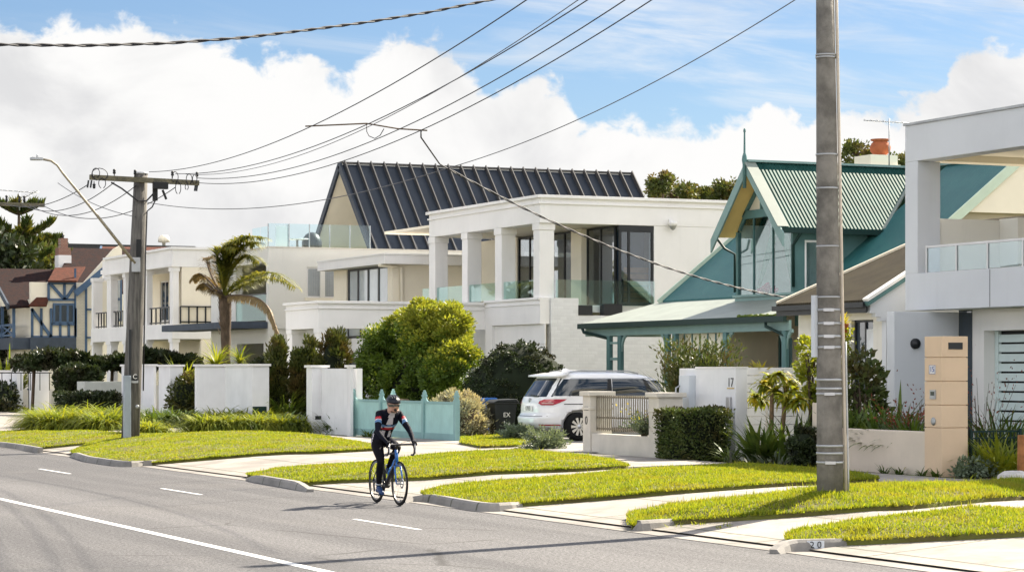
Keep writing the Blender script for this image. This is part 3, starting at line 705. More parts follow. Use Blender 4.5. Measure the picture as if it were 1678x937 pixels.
for a, b_ in ((999, 1017), (1094, 1107)):
    ya_, yb_ = onX(a, 0, XV+0.06).y-0.08, onX(b_, 0, XV+0.06).y+0.08
    m = MB(); m.box(XV+0.02, XV+0.09, yb_, ya_, zv0-1.05, zv0-0.97); m.box(XV+0.02, XV+0.09, yb_, ya_, zv0-0.58, zv0-0.52); m.build('lattice', TEALL, t)
# board and batten panel in the verandah front
pa, pb_, _, _ = RX(1109, 1188, 0, 1, XV+0.3)
m = MB(); m.box(XV+0.3, XV+0.4, pa, pb_, 0.62, zv0-0.1); bo = m.build('boarded_panel', pbr('cream_board', (0.78, 0.72, 0.58), 0.7, 0.03), t)
m = MB()
for i in range(7): y = pa+0.03+(pb_-pa-0.06)*i/6; m.box(XV+0.27, XV+0.299, y-0.02, y+0.02, 0.63, zv0-0.35)
m.build('batten', TEALP, bo)
# blocky verandah end, dark opening and downpipes
m = MB()
a = onX(1262, 545, XV-0.15); m.tube([(XV-0.15, onX(1263,0,XV).y, zv0-0.06), (XV-0.15, onX(1263,0,XV).y, zv0-0.22), (XV+0.1, onX(1290,0,XV).y, zv0-0.55), (XV+0.1, onX(1290,0,XV).y, 0.6)], 0.045, 8); m.build('downpipe', DKGREEN, t)
m = MB(); yy = yV1-0.15; m.tube([(XV-0.15, yy, zv0-0.05), (XV-0.15, yy-0.15, zv0-0.22), (XV+0.05, onX(996,0,XV).y+0.02, zv0-0.42)], 0.05, 8); m.build('downpipe', DKGREEN, t)
# dormer -------------------------------------------------------------
XDW = 31.9*K; yd0, yd1 = onX(1300, 0, XDW).y, onX(1207, 0, XDW).y; dc = (Ydn+Ydf)/2
dm = MB()
xin = lambda z: XW+(z-ztop)/ms                       # where the main roof reaches a height
for s, ye in ((1, Ydf), (-1, Ydn)):
    dm.prism([(XD, ye, zde), (XD, dc, zdr), (XR+0.0, dc, zdr), (xin(zde)+0.05, ye, zde)], (0, 0, 0.06))
dr = dm.build('dormer_roof', TEALDORM, t)
m = MB(); m.beam((XD-0.02, dc, zdr+0.07), (XR, dc, zdr+0.07), 0.2, 0.06); m.build('ridge_cap', TEALL, dr)
# pale flashing along both valleys and verge
m = MB(); m.beam((XD+0.05, Ydn-0.0, zde+0.075), (XD+0.05, dc, zdr+0.075), 0.34, 0.02, up=(0,-1,0.9)); m.build('verge_trim', PALETRIM, dr)
m = MB(); m.beam((xin(zde), Ydn, zde+0.07), (XR-0.05, dc, zdr+0.05), 0.10, 0.05); m.build('valley_trim', PALETRIM, dr)
for s, ye in ((1, Ydf), (-1, Ydn)):
    ext = Vector((0, ye-dc, zde-zdr)).normalized()*0.22
    m = MB(); m.beam(Vector((XD-0.03, dc, zdr-0.05)), Vector((XD-0.03, ye, zde-0.05))+ext, 0.05, 0.30, up=(1,0,0)) if False else m.prism([(XD-0.06, dc, zdr+0.08), (XD-0.06, dc, zdr-0.28), Vector((XD-0.06, ye, zde-0.30))+ext, Vector((XD-0.06, ye, zde+0.06))+ext], (0.05, 0, 0)); m.build('barge_board', TEALL, dr)
    sf = MB(); k_ = -0.05
    sf.prism([(XD, ye, zde-0.04), (XD, dc, zdr-0.04), (XDW+0.05, dc, zdr-0.04), (XDW+0.05, ye, zde-0.04)], (0, 0, 0.03)); sf.build('soffit', YSOFF, dr)
m = MB(); m.box(XD, xin(zde)+0.1, Ydn-0.11, Ydn-0.01, zde-0.10, zde+0.03); m.build('gutter', DKGREEN, dr)
m = MB(); m.tube([(XDW-0.02, Ydn-0.06, zde-0.08), (XDW-0.02, yd0-0.02, zde-0.4), (XDW-0.03, yd0-0.05, 2.06+2.15*K)], 0.045, 8); m.build('downpipe', DKGREEN, dr)
m = MB(); m.tube([(XD+0.1, Ydf+0.05, zde-0.08), (XD+0.25, yd1+0.1, zde-0.35), (XDW-0.03, yd1+0.05, zde-0.5), (XDW-0.03, yd1+0.05, 2.06+2.1*K)], 0.035, 8); m.build('downpipe', DKGREEN, dr)
# finial
m = MB(); m.lathe([(0.05, -0.75), (0.055, -0.1), (0.075, 0.0), (0.06, 0.12), (0.03, 0.2), (0.022, 0.75), (0.035, 0.78), (0.03, 0.84), (0.0, 0.88)], (XD-0.09, dc, zdr+0.08), 10); m.build('finial', TEALP, dr)
# front: gable glazing
zs = 2.06+2.02*K; zlin = onX(1250, 349, XDW).z
zr_in = lambda y: zdr-0.12-ds*abs(y-dc)
m = MB(); m.box(XDW-0.02, XDW+0.1, yd0-0.06, yd1+0.06, zs-0.28, zs); m.box(XDW-0.08, XDW-0.021, yd0-0.1, yd1+0.1, zs-0.06, zs+0.0); m.build('dormer_sill', TEALL, t)
fr = MB()
for y in (yd0, yd1-0.1): fr.box(XDW-0.02, XDW+0.1, y, y+0.1, zs, zr_in(y+0.05)-0.04)
for f_ in (0.36, 0.70): y = yd0+(yd1-yd0)*f_; fr.box(XDW, XDW+0.05, y-0.012, y+0.012, zs, min(zlin, zr_in(y)))
hw = (zdr-0.12-zlin)/ds
fr.box(XDW-0.03, XDW+0.1, dc-hw-0.05, dc+hw+0.05, zlin-0.11, zlin+0.11)
for y in (-0.28, 0.28): fr.box(XDW-0.01, XDW+0.06, dc+y-0.035, dc+y+0.035, zlin+0.11, zr_in(dc+y))
for s in (-1, 1):
    fr.beam((XDW+0.02, dc+s*(hw+0.1), zlin-0.05), (XDW+0.02, dc+s*0.02, zdr-0.2), 0.06, 0.1, up=(1,0,0))
    fr.beam((XDW+0.03, dc+s*(hw-0.0), zlin-0.0), (XDW+0.03, dc+s*(yd1-yd0)/2*0.97, zr_in(dc+(yd1-yd0)/2)-0.02), 0.08, 0.08, up=(1,0,0))
fo = fr.build('dormer_window', TEALP, t)
pz = [(XDW+0.03, yd0+0.05, zs), (XDW+0.03, yd1-0.05, zs), (XDW+0.03, yd1-0.05, zr_in(yd1)-0.0), (XDW+0.03, dc+hw, zlin), (XDW+0.03, dc-hw, zlin), (XDW+0.03, yd0+0.05, zr_in(yd0)-0.0)]
m = MB(); m.prism(pz, (0.01, 0, 0)); m.build('pane', GLASSW, fo)
m = MB(); m.prism([(XDW+0.07, dc-hw, zlin+0.1), (XDW+0.07, dc+hw, zlin+0.1), (XDW+0.07, dc, zdr-0.14)], (0.03, 0, 0)); m.build('gable_panel', CREAM, fo)
# dormer room: side walls, back, floor, curtains and a pot of pink flowers
m = MB(); m.box(XDW+2.3, XDW+2.4, yd0, yd1, zs-0.3, zde+0.4); m.box(XDW+0.1, XDW+2.3, yd0+0.1, yd1-0.1, zs-0.3, zs-0.2); m.box(XDW+0.101, XDW+2.3, yd1-0.1, yd1, zs-0.2, zde+0.3); m.build('dormer_wall', pbr('pale_room', (0.72, 0.74, 0.73), 0.8), t)
ws = MB(); ws.holes('Y', yd0, 0.1, XDW+0.101, xin(zde)+0.2, zs-0.9, zde-0.02, [(XDW+0.35, XDW+1.25, zs-0.05, zde-0.25)]); ws.build('dormer_side_wall', TEALP, t)
window(t, 'Y', yd0, XDW+0.35, XDW+1.25, zs-0.05, zde-0.25, WHITE, GLASSW, 1, 1, 0.06, name='side_window', inset=0.01)
for s, (a_, b_) in ((1, (0.82, 0.42)), (-1, (0.18, 0.42))):
    cu = MB(); k = 15; vs_ = []
    for i in range(k):
        f_ = i/(k-1); z = zs+0.05+(zlin+0.1-zs)*f_
        mid = yd0+(yd1-yd0)*(a_*(1-abs(f_-0.0)) + b_*f_)
        wd = 0.06+0.30*f_**1.5
        for j in range(9):
            u = (j/8-0.5)*wd*2; vs_.append((XDW+0.35+0.04*math.sin(j*2.4+i*0.2), mid+u, z))
    cu.add(vs_, [(i*9+j, i*9+j+1, (i+1)*9+j+1, (i+1)*9+j) for i in range(k-1) for j in range(8)], 0, True)
    cu.build('curtain', pbr('sage_curtain', (0.16, 0.26, 0.22), 0.8, 0.1, 6) if 'sage_curtain' not in MATS else MATS['sage_curtain'], t)
fl = thing('flower_bowl', 'bowl of pink flowers inside the glazed dormer window', 'flowers', (XDW+0.3, yd0+(yd1-yd0)*0.62, zs-0.2))
c = Vector((XDW+0.3, yd0+(yd1-yd0)*0.62, zs))
m = MB(); m.lathe([(0.12, -0.2), (0.2, -0.06), (0.26, 0.02), (0.23, 0.02), (0.0, -0.02)], c, 14); m.build('bowl', WHITE, fl)
m = MB()
for i in range(70):
    a = random.uniform(0, 6.28); r_ = random.uniform(0, 0.42); m.blob((c.x+0.5*r_*math.cos(a), c.y+r_*math.sin(a), c.z+0.05+random.uniform(0, 0.26)*(1-r_*1.4)), (0.05, 0.05, 0.05), 0, 6, 4)
m.build('flower', pbr('pink_petal', (0.50, 0.04, 0.13), 0.7, 0.2, 20), fl)
# chimney on the roof behind
c0, c1 = onD(1394, 262, 72), onD(1450, 262, 72)
m = MB(); zc1 = onD(1420, 258, 72).z; m.box(c0.x, c1.x, c0.y-1.1, c0.y-0.2, zrd-2.0, zc1); m.box(c0.x-0.06, c1.x+0.06, c0.y-1.16, c0.y-0.14, zc1-0.35, zc1-0.28)
ch = m.build('chimney', CREAM, rf)
pot = thing('chimney_urn', 'round terracotta chimney pot on the cream chimney', 'chimney pot', ((c0.x+c1.x)/2+0.15, c0.y-0.65, zc1))
m = MB(); m.lathe([(0.20, 0.0), (0.18, 0.03), (0.29, 0.14), (0.31, 0.27), (0.26, 0.38), (0.20, 0.43), (0.28, 0.46), (0.29, 0.5), (0.24, 0.5), (0.18, 0.44), (0.0, 0.4)], ((c0.x+c1.x)/2+0.15, c0.y-0.65, zc1), 20); m.build('pot', TERRA, pot)
# ------------------------------------------------------------------ white modern house with the colonnaded balcony
t = thing('white_house', 'white two storey house with colonnaded glass balcony and flat parapet roof', 'house', (36, 78, GZ))
XF = 33.4; YW = onX(885, 0, XF).y; YF = onX(703, 0, XF).y
zt = onX(885, 323, XF).z; zb = onX(878, 366, XF).z; zu = onX(850, 493, XF).z; zfl = zu-0.15
XE2 = 49.0
xj = onY(1072, 0, YW).x
m = MB()
m.box(XF, XF+0.55, YW+0.553, YF, zb, zt); m.box(XF, XE2, YW, YW+0.55, zb, zt-0.002)
m.box(XE2-0.3, XE2, YW+0.553, YF+6, zb, zt-0.004); m.box(XF+0.553, XE2-0.31, YF-0.5, YF, zb, zt-0.004)
m.box(xj, XE2, YW+0.01, YW+0.4, zfl, zb-0.002)
m.build('parapet', WHITE, t, 0.012)
m = MB(); m.box(XF-0.10, XF+0.6, YW+0.601, YF+0.1, zt-0.02, zt+0.08); m.box(XF-0.10, XE2, YW-0.10, YW+0.6, zt-0.02, zt+0.08)
m.box(XF-0.05, XF-0.002, YW+0.003, YF+0.05, zt-0.22, zt-0.16); m.box(XF-0.05, XE2, YW-0.05, YW-0.002, zt-0.22, zt-0.16); m.build('cornice', WHITE, t, 0.008)
m = MB(); m.box(XF+0.56, XE2-0.31, YW+0.56, YF-0.51, zb+0.02, zb+0.25); m.box(XF+0.56, XE2-0.31, YW+0.56, YF+6, zt-0.4, zt-0.3); m.build('roof', CREAM, t)
for pl, pc, pr in ((703, 713, 734), (757, 766, 789), (811, 822, 845), (874, 884, 908)):
    a, b_ = onX(pl, 0, XF+0.03).y, onX(pc, 0, XF+0.03).y; xr_ = onY(pr, 0, b_).x
    m = MB(); m.box(XF+0.03, xr_, b_, a, zfl, zb-0.22); m.box(XF-0.0, xr_+0.03, b_-0.03, a+0.03, zb-0.22, zb-0.002); m.build('column', WHITE, t, 0.01)
# balcony recess: glazed wall, pier
XG = 36.2
m = MB(); yp0, yp1 = onX(959, 0, XG).y, onX(942, 0, XG).y; m.box(XG-0.15, XG+0.35, yp0, yp1, zfl, zb); m.build('balcony_pier', CREAM, t)
m = MB(); m.box(XG, XG+0.3, YF-1.6, YF+3, zfl, zb); m.build('balcony_wall', CREAM, t)
window(t, 'X', XG, yp1+0.002, YF-1.61, zfl+0.02, zb-0.02, DARK, GLASSR, 5, 1, 0.06, name='sliding_door', inset=0.05)
window(t, 'X', XG, YW+0.25, yp0-0.002, zfl+0.02, zb-0.02, DARK, GLASSR, 2, 1, 0.05, name='sliding_door', inset=0.05)
xg0, xg1 = onY(1023, 0, YW+0.1).x, xj
window(t, 'Y', YW, XG+0.13, xj-0.002, zfl+0.02, zb-0.15, DARK, GLASST, 2, 1, 0.08, name='corner_window', inset=0.04, splits=[XG+0.13, xg0+0.15, xj-0.002])
m = MB(); m.box(XG+0.1, xj, YW+0.03, YW+0.15, zb-0.149, zb-0.002); m.build('lintel', DARK, t)
# room behind the glass
m = MB(); m.box(XG+0.35, 44, YW+3.9, YW+4.1, zfl, zb); m.box(40.5, 40.7, YW+0.5, YW+3.9, zfl, zb); m.build('room_wall', pbr('dim_room', (0.20, 0.20, 0.21), 0.9), t)
m = MB()
for i in range(6): m.box(xg0+0.1, xj-0.05, YW+0.32, YW+0.35, zfl+0.05+i*0.21, zfl+0.05+i*0.21+0.18)
m.build('timber_screen', pbr('cedar_slat', (0.50, 0.25, 0.13), 0.6, 0.15, 5), t)
m = MB(); m.box(xg0+0.05, xj-0.02, YW+0.7, YW+0.73, zfl, zb-0.1); m.build('blind', pbr('navy_blind', (0.05, 0.08, 0.13), 0.9), t)
# first floor slab, garage front
m = MB()
yg1 = onX(795, 0, XF).y
m.holes('X', XF, 0.35, YW, yg1, GZ, zu, [(onX(888,0,XF).y, onX(806,0,XF).y, GZ, onX(850,532,XF).z)])
m.box(XF+0.36, 46, YW+0.3, YF+3, zfl-0.25, zfl-0.005)
m.build('front_wall', WHITE, t, 0.01)
gd = MB(); zd1 = onX(850, 532, XF).z
for i in range(5): gd.box(XF+0.10, XF+0.15, onX(888,0,XF).y+0.004, onX(806,0,XF).y-0.004, GZ+i*(zd1-GZ)/5+0.006, GZ+(i+1)*(zd1-GZ)/5-0.006)
gd.build('garage_door', WHITE, t)
m = MB(); m.box(XF-0.06, XF+0.40, YW-0.0, yg1+0.0, zu-0.002, zu+0.08); m.box(XF-0.03, XF-0.003, YW+0.003, yg1, zu-0.16, zu-0.11); m.build('cornice', WHITE, t, 0.008)
# painted brick side
xs_ = onY(948, 0, YW-0.1).x; zl = onY(1000, 517, YW-0.1).z
m = MB(); m.box(XF+0.36, xs_, YW-0.1, YW+0.25, GZ, zu+0.06); m.box(xs_, XE2, YW-0.1, YW+0.25, GZ, zl); m.build('brick_wall', PBRICK, t)
for pl, pr in ((948, 971), (990, 1020)):
    a, b_, c_, d_ = RY(pl, pr, 500 if pl < 960 else 498, 517, YW-0.12)
    m = MB(); m.box(a, b_, YW-0.12, YW+0.2, zl+0.002, d_); m.build('planter', DARK, t)
# glass balustrades
g0 = MB(); y0_, y1_ = onX(875, 0, XF+0.1).y, onX(692, 0, XF+0.1).y; zgt = onX(780, 466, XF+0.1).z
n = 4
for i in range(n): g0.box(XF+0.1, XF+0.115, y0_+(y1_-y0_)*i/n+0.02, y0_+(y1_-y0_)*(i+1)/n-0.02, zu+0.085, zgt)
g0.build('glass_balustrade', GLASSB, t)
g0 = MB(); a, b_ = onY(909, 0, YW+0.05).x, xj; zz = onY(960, 459, YW-0.02).z
for i in range(3): g0.box(a+(b_-a)*i/3+0.01, a+(b_-a)*(i+1)/3-0.01, YW-0.03, YW-0.015, zfl-0.02, zz)
g0.build('glass_balustrade', GLASSB, t)
# portico
XP = onY(522, 0, yg1).x; yp_ = onX(468, 0, XP).y; zpt = onX(520, 496, XP).z; zpb = onX(520, 538, XP).z
m = MB(); m.box(XP, XP+0.4, yg1+0.353, yp_, zpb, zpt); m.box(XP, XF-0.003, yg1, yg1+0.35, zpb, zpt-0.002); m.box(XP+0.403, XF-0.003, yg1+0.36, yp_-0.01, zpb+0.1, zpb+0.3); m.build('portico', WHITE, t, 0.01)
m = MB(); m.box(XP-0.09, XP+0.45, yg1+0.41, yp_+0.08, zpt-0.02, zpt+0.07); m.box(XP-0.09, XF-0.07, yg1-0.09, yg1+0.40, zpt-0.02, zpt+0.07); m.box(XP-0.045, XP-0.002, yg1-0.04, yp_+0.04, zpt-0.2, zpt-0.15); m.box(XP-0.045, XF-0.07, yg1-0.045, yg1-0.002, zpt-0.2, zpt-0.15); m.build('cornice', WHITE, t, 0.006)
for pl, pc, pr in ((470, 478, 500), (517, 521, 537)):
    a, b_ = onX(pl, 0, XP+0.02).y, onX(pc, 0, XP+0.02).y
    if pl == 517: a, b_ = yg1+0.5, yg1+0.02
    xr_ = onY(pr, 0, b_).x
    m = MB(); m.box(XP+0.03, xr_, b_, a, GZ, zpb-0.16); m.box(XP, xr_+0.03, b_-0.02, a+0.03, zpb-0.16, zpb-0.002); m.build('column', WHITE, t, 0.01)
# house wall behind the portico with its small windows
yb0 = YF+3.0
wa = RX(565, 600, 538, 550, XF+0.5)
m = MB(); hs = [wa[0:2]+wa[2:4]]; w2 = RX(570, 592, 572, 600, XF+0.5)
m.holes('X', XF+0.5, 0.3, yg1+0.004, 92.0, GZ, zfl-0.26, [(wa[0]-0.6, wa[1]+1.2, wa[2]-0.1, wa[3]+0.2), (w2[0], w2[1], 1.6, 2.6)]); m.build('entry_wall', WHITE2, t)
window(t, 'X', XF+0.5, wa[0]-0.6, wa[1]+1.2, wa[2]-0.1, wa[3]+0.2, DARK, GLASSL, 3, 1, 0.1)
window(t, 'X', XF+0.5, w2[0], w2[1], 1.6, 2.6, DARK, GLASSD, 1, 1, 0.06)
# upper wing with the flat fascia
YU = 84.5; XU = onY(632, 0, YU).x-0.5; 
XU = onY(630, 0, YU).x; zf1 = onX(630, 417, XU).z; zf0 = onX(630, 432, XU).z; yu1 = onX(520, 0, XU).y
m = MB(); m.box(XU, 47, YU, yu1, zf0, zf1); m.build('fascia_roof', WHITE, t, 0.01)
m = MB(); m.box(XU-0.03, 47, YU-0.03, yu1+0.03, zf1+0.001, zf1+0.05); m.build('cornice', WHITE, t)
xw_ = XU+0.55; yw_ = YU+0.6
wu = RX(568, 637, 436, 500, xw_)
m = MB(); m.holes('X', xw_, 0.3, yw_+0.303, yu1-0.4, zfl-0.3, zf0-0.002, [(yw_+0.5, wu[1], zfl, wu[3])]); m.box(xw_, 47, yw_, yw_+0.3, GZ, zf0-0.002); m.build('wing_wall', CREAM, t)
window(t, 'X', xw_, yw_+0.5, wu[1], zfl, wu[3], DARK, GLASSL, 4, 1, 0.14)
m = MB(); x_ = onY(656, 0, yw_).x; m.tube([(x_-0.9, yw_-0.1, zf0-0.03), (x_, yw_-0.1, zf0-0.12), (x_, yw_-0.1, GZ)], 0.07, 8); m.build('downpipe', CREAM, t)
# security camera under the parapet
cmr = thing('security_camera', 'white dome security camera on the plain side wall of the colonnaded house', 'camera', onY(1098, 366, YW))
c = onY(1098, 366, YW); m = MB(); m.box(c.x-0.08, c.x+0.08, YW-0.1, YW, c.z-0.02, c.z+0.12); m.build('bracket', WHITE, cmr)
m = MB(); m.lathe([(0.13, 0.05), (0.15, 0.0), (0.14, -0.1)], (c.x, YW-0.2, c.z), 14); m.build('housing', WHITE, cmr)
m = MB(); m.lathe([(0.0, -0.25), (0.07, -0.21), (0.11, -0.12), (0.12, -0.1)], (c.x, YW-0.2, c.z), 14); m.build('dome', GALV, cmr)

# ------------------------------------------------------------------ cream house with the steep A-frame roof
t = thing('a_frame_house', 'cream two storey house with steep navy standing seam A-frame roof', 'house', (38, 98, GZ))
X4 = 31.0; Y4 = onX(440, 0, X4).y; z4 = onX(440, 406, X4).z; Y4F = onX(346, 0, X4).y
bs = RY(503, 551, 438, 488, Y4)
ba = RX(386, 437, 433, 530, X4); gb = RX(388, 432, 563, 640, X4)
m = MB(); m.holes('X', X4, 0.3, Y4+0.303, Y4F, GZ, z4-0.003, [ba, (gb[0], gb[1], GZ, gb[3])])
m.holes('Y', Y4, 0.3, X4, 52, GZ, z4, [bs]); m.box(X4+0.31, 52, Y4F-0.3, Y4F, GZ, z4-0.006); m.box(X4+0.31, 52, Y4+0.31, Y4F-0.31, z4-0.5, z4-0.3)
m.build('wall', GREYC, t)
m = MB(); m.box(X4-0.02, 52, Y4-0.02, Y4+0.32, z4+0.001, z4+0.06); m.box(X4-0.02, X4+0.32, Y4+0.321, Y4F, z4+0.001, z4+0.06); m.build('coping', STONEW, t)
wn = window(t, 'Y', Y4, *bs, WHITE, GLASSL, 2, 1, 0.07)
m = MB()
for i in range(15):
    x = bs[0]+0.1+(bs[1]-bs[0]-0.2)*i/14; m.box(x-0.028, x+0.028, Y4+0.02, Y4+0.035, bs[2]+0.08, bs[3]-0.08)
m.build('vertical_blind', pbr('grey_blind', (0.40, 0.42, 0.42), 0.7, 0.06), wn)
m = MB(); m.box(bs[0]-0.1, bs[1]+0.1, Y4-0.08, Y4-0.002, bs[2]-0.12, bs[2]-0.0); m.build('sill', CREAM, wn)
# recessed balcony on the street side
m = MB(); m.box(X4+2.2, X4+2.4, ba[0]-0.3, ba[1]+0.3, GZ, z4-0.6); m.box(X4+0.31, X4+2.2, ba[0]-0.3, ba[1]+0.3, ba[2]-0.25, ba[2]-0.003); m.build('inner_wall', GREYC, t)
window(t, 'X', X4+2.1, ba[0]+0.1, ba[1]-0.1, ba[2]+0.05, ba[3]-0.5, DARK, GLASSD, 3, 1, 0.08, name='sliding_door', inset=0.0)
window(t, 'X', X4+2.1, gb[0]+0.1, gb[1]-0.1, GZ+0.05, gb[3]-0.2, DARK, GLASSD, 3, 1, 0.08, name='sliding_door', inset=0.0)
m = MB(); m.box(X4+0.02, X4+0.035, ba[0]+0.02, ba[1]-0.02, ba[2]+0.1, ba[2]+1.15); m.build('glass_balustrade', GLASSB, t)
m = MB(); m.box(X4, X4+0.06, ba[0], ba[1], ba[2]+1.15, ba[2]+1.2); m.build('handrail', DARK, t)
aw = onX(380, 535, X4-0.5); ya_ = onX(300, 0, X4).y
m = MB(); m.box(X4-1.5, X4-0.003, Y4+0.1, Y4F+2.5, aw.z-0.12, aw.z+0.15); m.build('awning', GREYT, t)
# A-frame
XA = 36.0; pk = onX(558, 273, XA); YA = pk.y; zp = pk.z; q1 = onX(606, 403, XA); sl_ = (zp-q1.z)/(YA-q1.y); zlo = z4-0.35; hb = (zp-zlo)/sl_
XA2 = onY(1035, 292, YA).x
m = MB()
for s in (-1, 1):
    m.prism([(XA, YA, zp), (XA2, YA, zp), (XA2, YA+s*hb, zlo), (XA, YA+s*hb, zlo)], Vector((0, s*sl_, 1)).normalized()*0.12)
rf = m.build('roof', NAVYROOF, t)
sm = MB(); nse = 23
for i in range(nse+1):
    x = XA+0.1+(XA2-XA-0.2)*i/nse
    a = Vector((x, YA-0.05, zp+0.12)); b_ = Vector((x, YA-hb, zlo+0.06)); nn_ = Vector((0, -sl_, 1)).normalized()
    sm.prism([a, a+nn_*0.22-Vector((0,0,0.0)), b_+nn_*0.20, b_], (0.045, 0, 0))
sm.build('standing_seam', SEAM, rf)
m = MB(); m.beam((XA, YA, zp+0.16), (XA2, YA, zp+0.16), 0.35, 0.08); m.build('ridge_cap', SEAM, rf)
for s in (-1, 1):
    m = MB(); m.beam((XA-0.05, YA, zp+0.05), (XA-0.05, YA+s*hb, zlo+0.05), 0.1, 0.3, up=(0, s*sl_, 1)); m.build('barge_board', NAVYROOF, rf)
    m = MB(); m.prism([(XA, YA+s*0.1, zp-0.14), (XA+2.8, YA+s*0.1, zp-0.14), (XA+2.8, YA+s*(hb-0.1), zlo-0.02), (XA, YA+s*(hb-0.1), zlo-0.02)], (0, 0, 0.04)); m.build('soffit', CREAM, rf)
m = MB(); m.prism([(XA+2.6, YA-hb+0.3, zlo), (XA+2.6, YA+hb-0.3, zlo), (XA+2.6, YA, zp-0.25)], (0.15, 0, 0)); m.build('gable_wall', CREAM, t)
m = MB(); m.box(XA+2.55, XA+2.6, YA-1.7, YA+1.7, zlo+0.3, zlo+2.6); m.build('gable_window', GLASSL, t)
# roof terrace glass, furniture
zq = onY(607, 370, Y4+0.1).z; xa_, xb_ = onY(440, 0, Y4+0.1).x, onY(607, 0, Y4+0.1).x
g0 = MB(); n = 5
for i in range(n): g0.box(xa_+(xb_-xa_)*i/n+0.02, xa_+(xb_-xa_)*(i+1)/n-0.02, Y4+0.1, Y4+0.115, z4+0.06, zq)
yq_ = onX(412, 0, X4).y
for i in range(2): g0.box(X4+0.1, X4+0.115, Y4+0.3+i*(yq_-Y4)/2, Y4+0.2+(i+1)*(yq_-Y4)/2, z4+0.06, zq-0.1)
gb_ = g0.build('glass_balustrade', glassmat('terrace_glass', (0.84, 0.93, 0.95), 0.02), t)
m = MB()
for i in range(n+1): x = xa_+(xb_-xa_)*i/n; m.box(x-0.02, x+0.02, Y4+0.12, Y4+0.16, z4+0.06, zq)
m.build('rail_post', GALV, gb_)
ch = thing('terrace_chair', 'dark rounded armchair on the roof terrace behind glass', 'chair', onY(511, 404, Y4+1.2))
c = onY(511, 404, Y4+1.2); c.z = z4-0.3
m = MB(); m.blob((c.x, c.y, c.z+0.55), (0.42, 0.42, 0.5), 0, 14, 9); m.build('shell', DARK, ch)
m = MB(); m.lathe([(0.3, 0), (0.3, 0.06), (0.06, 0.1), (0.06, 0.3)], c, 14); m.build('base', STEEL, ch)
tb = thing('terrace_table', 'pale round table on the roof terrace', 'table', onY(480, 404, Y4+1.2))
c = onY(487, 404, Y4+1.2); c.z = z4-0.3
m = MB(); m.lathe([(0.5, 0.72), (0.5, 0.76), (0.0, 0.76)], c, 18); m.build('table_top', WHITE, tb)
m = MB(); m.lathe([(0.28, 0), (0.28, 0.04), (0.05, 0.08), (0.05, 0.72)], c, 12); m.build('pedestal', STEEL, tb)
sb = thing('terrace_screen', 'white panel screen standing on the roof terrace', 'screen', onY(460, 404, Y4+0.6))
a, b_, c_, d_ = RY(452, 471, 370, 405, Y4+0.6); m = MB(); m.box(a, b_, Y4+0.6, Y4+0.65, z4-0.3, d_); m.build('panel', WHITE, sb)
m = MB(); m.box(b_, b_+0.07, Y4+0.59, Y4+0.66, z4-0.3, d_+0.06); m.build('post', GALV, sb)

# ------------------------------------------------------------------ white deco house
t = thing('deco_house', 'white deco style house with stepped parapet and black balcony railings', 'house', (34, 114, GZ))
X3 = 31.0; Y3 = onX(282.5, 0, X3).y; z3 = onX(282, 407.5, X3).z; Y3m = onX(172, 0, X3).y; Y3e = onX(149, 0, X3).y
zb3 = onX(282, 437, X3).z; zs1 = onX(282, 530, X3).z; zs0 = onX(282, 555, X3).z
XK = 40.0
m = MB()
m.box(X3, X3+0.5, Y3+0.503, Y3m, zb3, z3); m.box(X3, XK, Y3, Y3+0.5, zb3, z3-0.003)
m.box(X3+0.6, X3+1.0, Y3m+0.003, Y3e, zb3-0.15, onX(160, 430, X3+0.6).z)
m.build('parapet', WHITE, t)
m = MB(); m.box(X3-0.09, X3+0.55, Y3+0.551, Y3m+0.08, z3-0.02, z3+0.09); m.box(X3-0.09, XK, Y3-0.09, Y3+0.55, z3-0.02, z3+0.09)
m.box(X3-0.05, X3-0.002, Y3-0.02, Y3m+0.02, zb3+0.02, zb3+0.12); m.build('cornice', WHITE, t)
m = MB(); m.box(X3, X3+0.5, Y3+0.303, Y3e, zs0, zs1); m.box(X3, XK, Y3, Y3+0.3, zs0, zs1-0.003); m.box(X3+0.503, X3+3.2, Y3+0.31, Y3e, zs0+0.05, zs1-0.15); m.box(X3+0.505, X3+3.2, Y3+0.51, Y3e, zb3+0.2, zb3+0.4); m.build('balcony_slab', WHITE, t)
cols = [(150, 153, 168), (175, 182, 193), (202, 206, 216), (236, 241, 250), (278, 283, 293)]
for pl, pc, pr in cols:
    a, b_ = onX(pl, 0, X3+0.05).y, onX(pc, 0, X3+0.05).y; xr_ = min(onY(pr, 0, b_).x, X3+1.0)
    m = MB(); m.box(X3+0.05, xr_, b_, a, zs1-0.002, zb3-0.2); m.box(X3+0.01, xr_+0.04, b_-0.05, a+0.05, zb3-0.2, zb3-0.002); m.box(X3+0.05, xr_, b_, a, GZ, zs0-0.15); m.box(X3+0.0, xr_+0.05, b_-0.05, a+0.05, zs0-0.15, zs0-0.002); m.build('column', WHITE, t)
m = MB(); hs = []
w1 = RX(262, 276, 460, 527, X3+3.2); wl = RX(215, 235, 560, 595, X3+3.2)
m.holes('X', X3+3.2, 0.3, Y3+0.31, Y3e, GZ, z3-0.3, [(w1[0], w1[1], w1[2], w1[3])]); 
xa_, xb_ = X3+1.6, X3+3.19
wd_ = RY(294, 304, 457, 528, Y3+0.02)
m.holes('Y', Y3+0.02, 0.28, onY(300, 0, Y3).x-0.05, XK, zs1-0.01, zb3-0.003, [RY(345, 351, 457, 528, Y3)]); m.holes('Y', Y3+0.02, 0.28, onY(330, 0, Y3).x, XK, GZ, zs0-0.003, []); m.build('wall', CREAM, t)
window(t, 'X', X3+3.2, *w1, WHITE, GLASSD, 2, 1, 0.08, name='french_door')
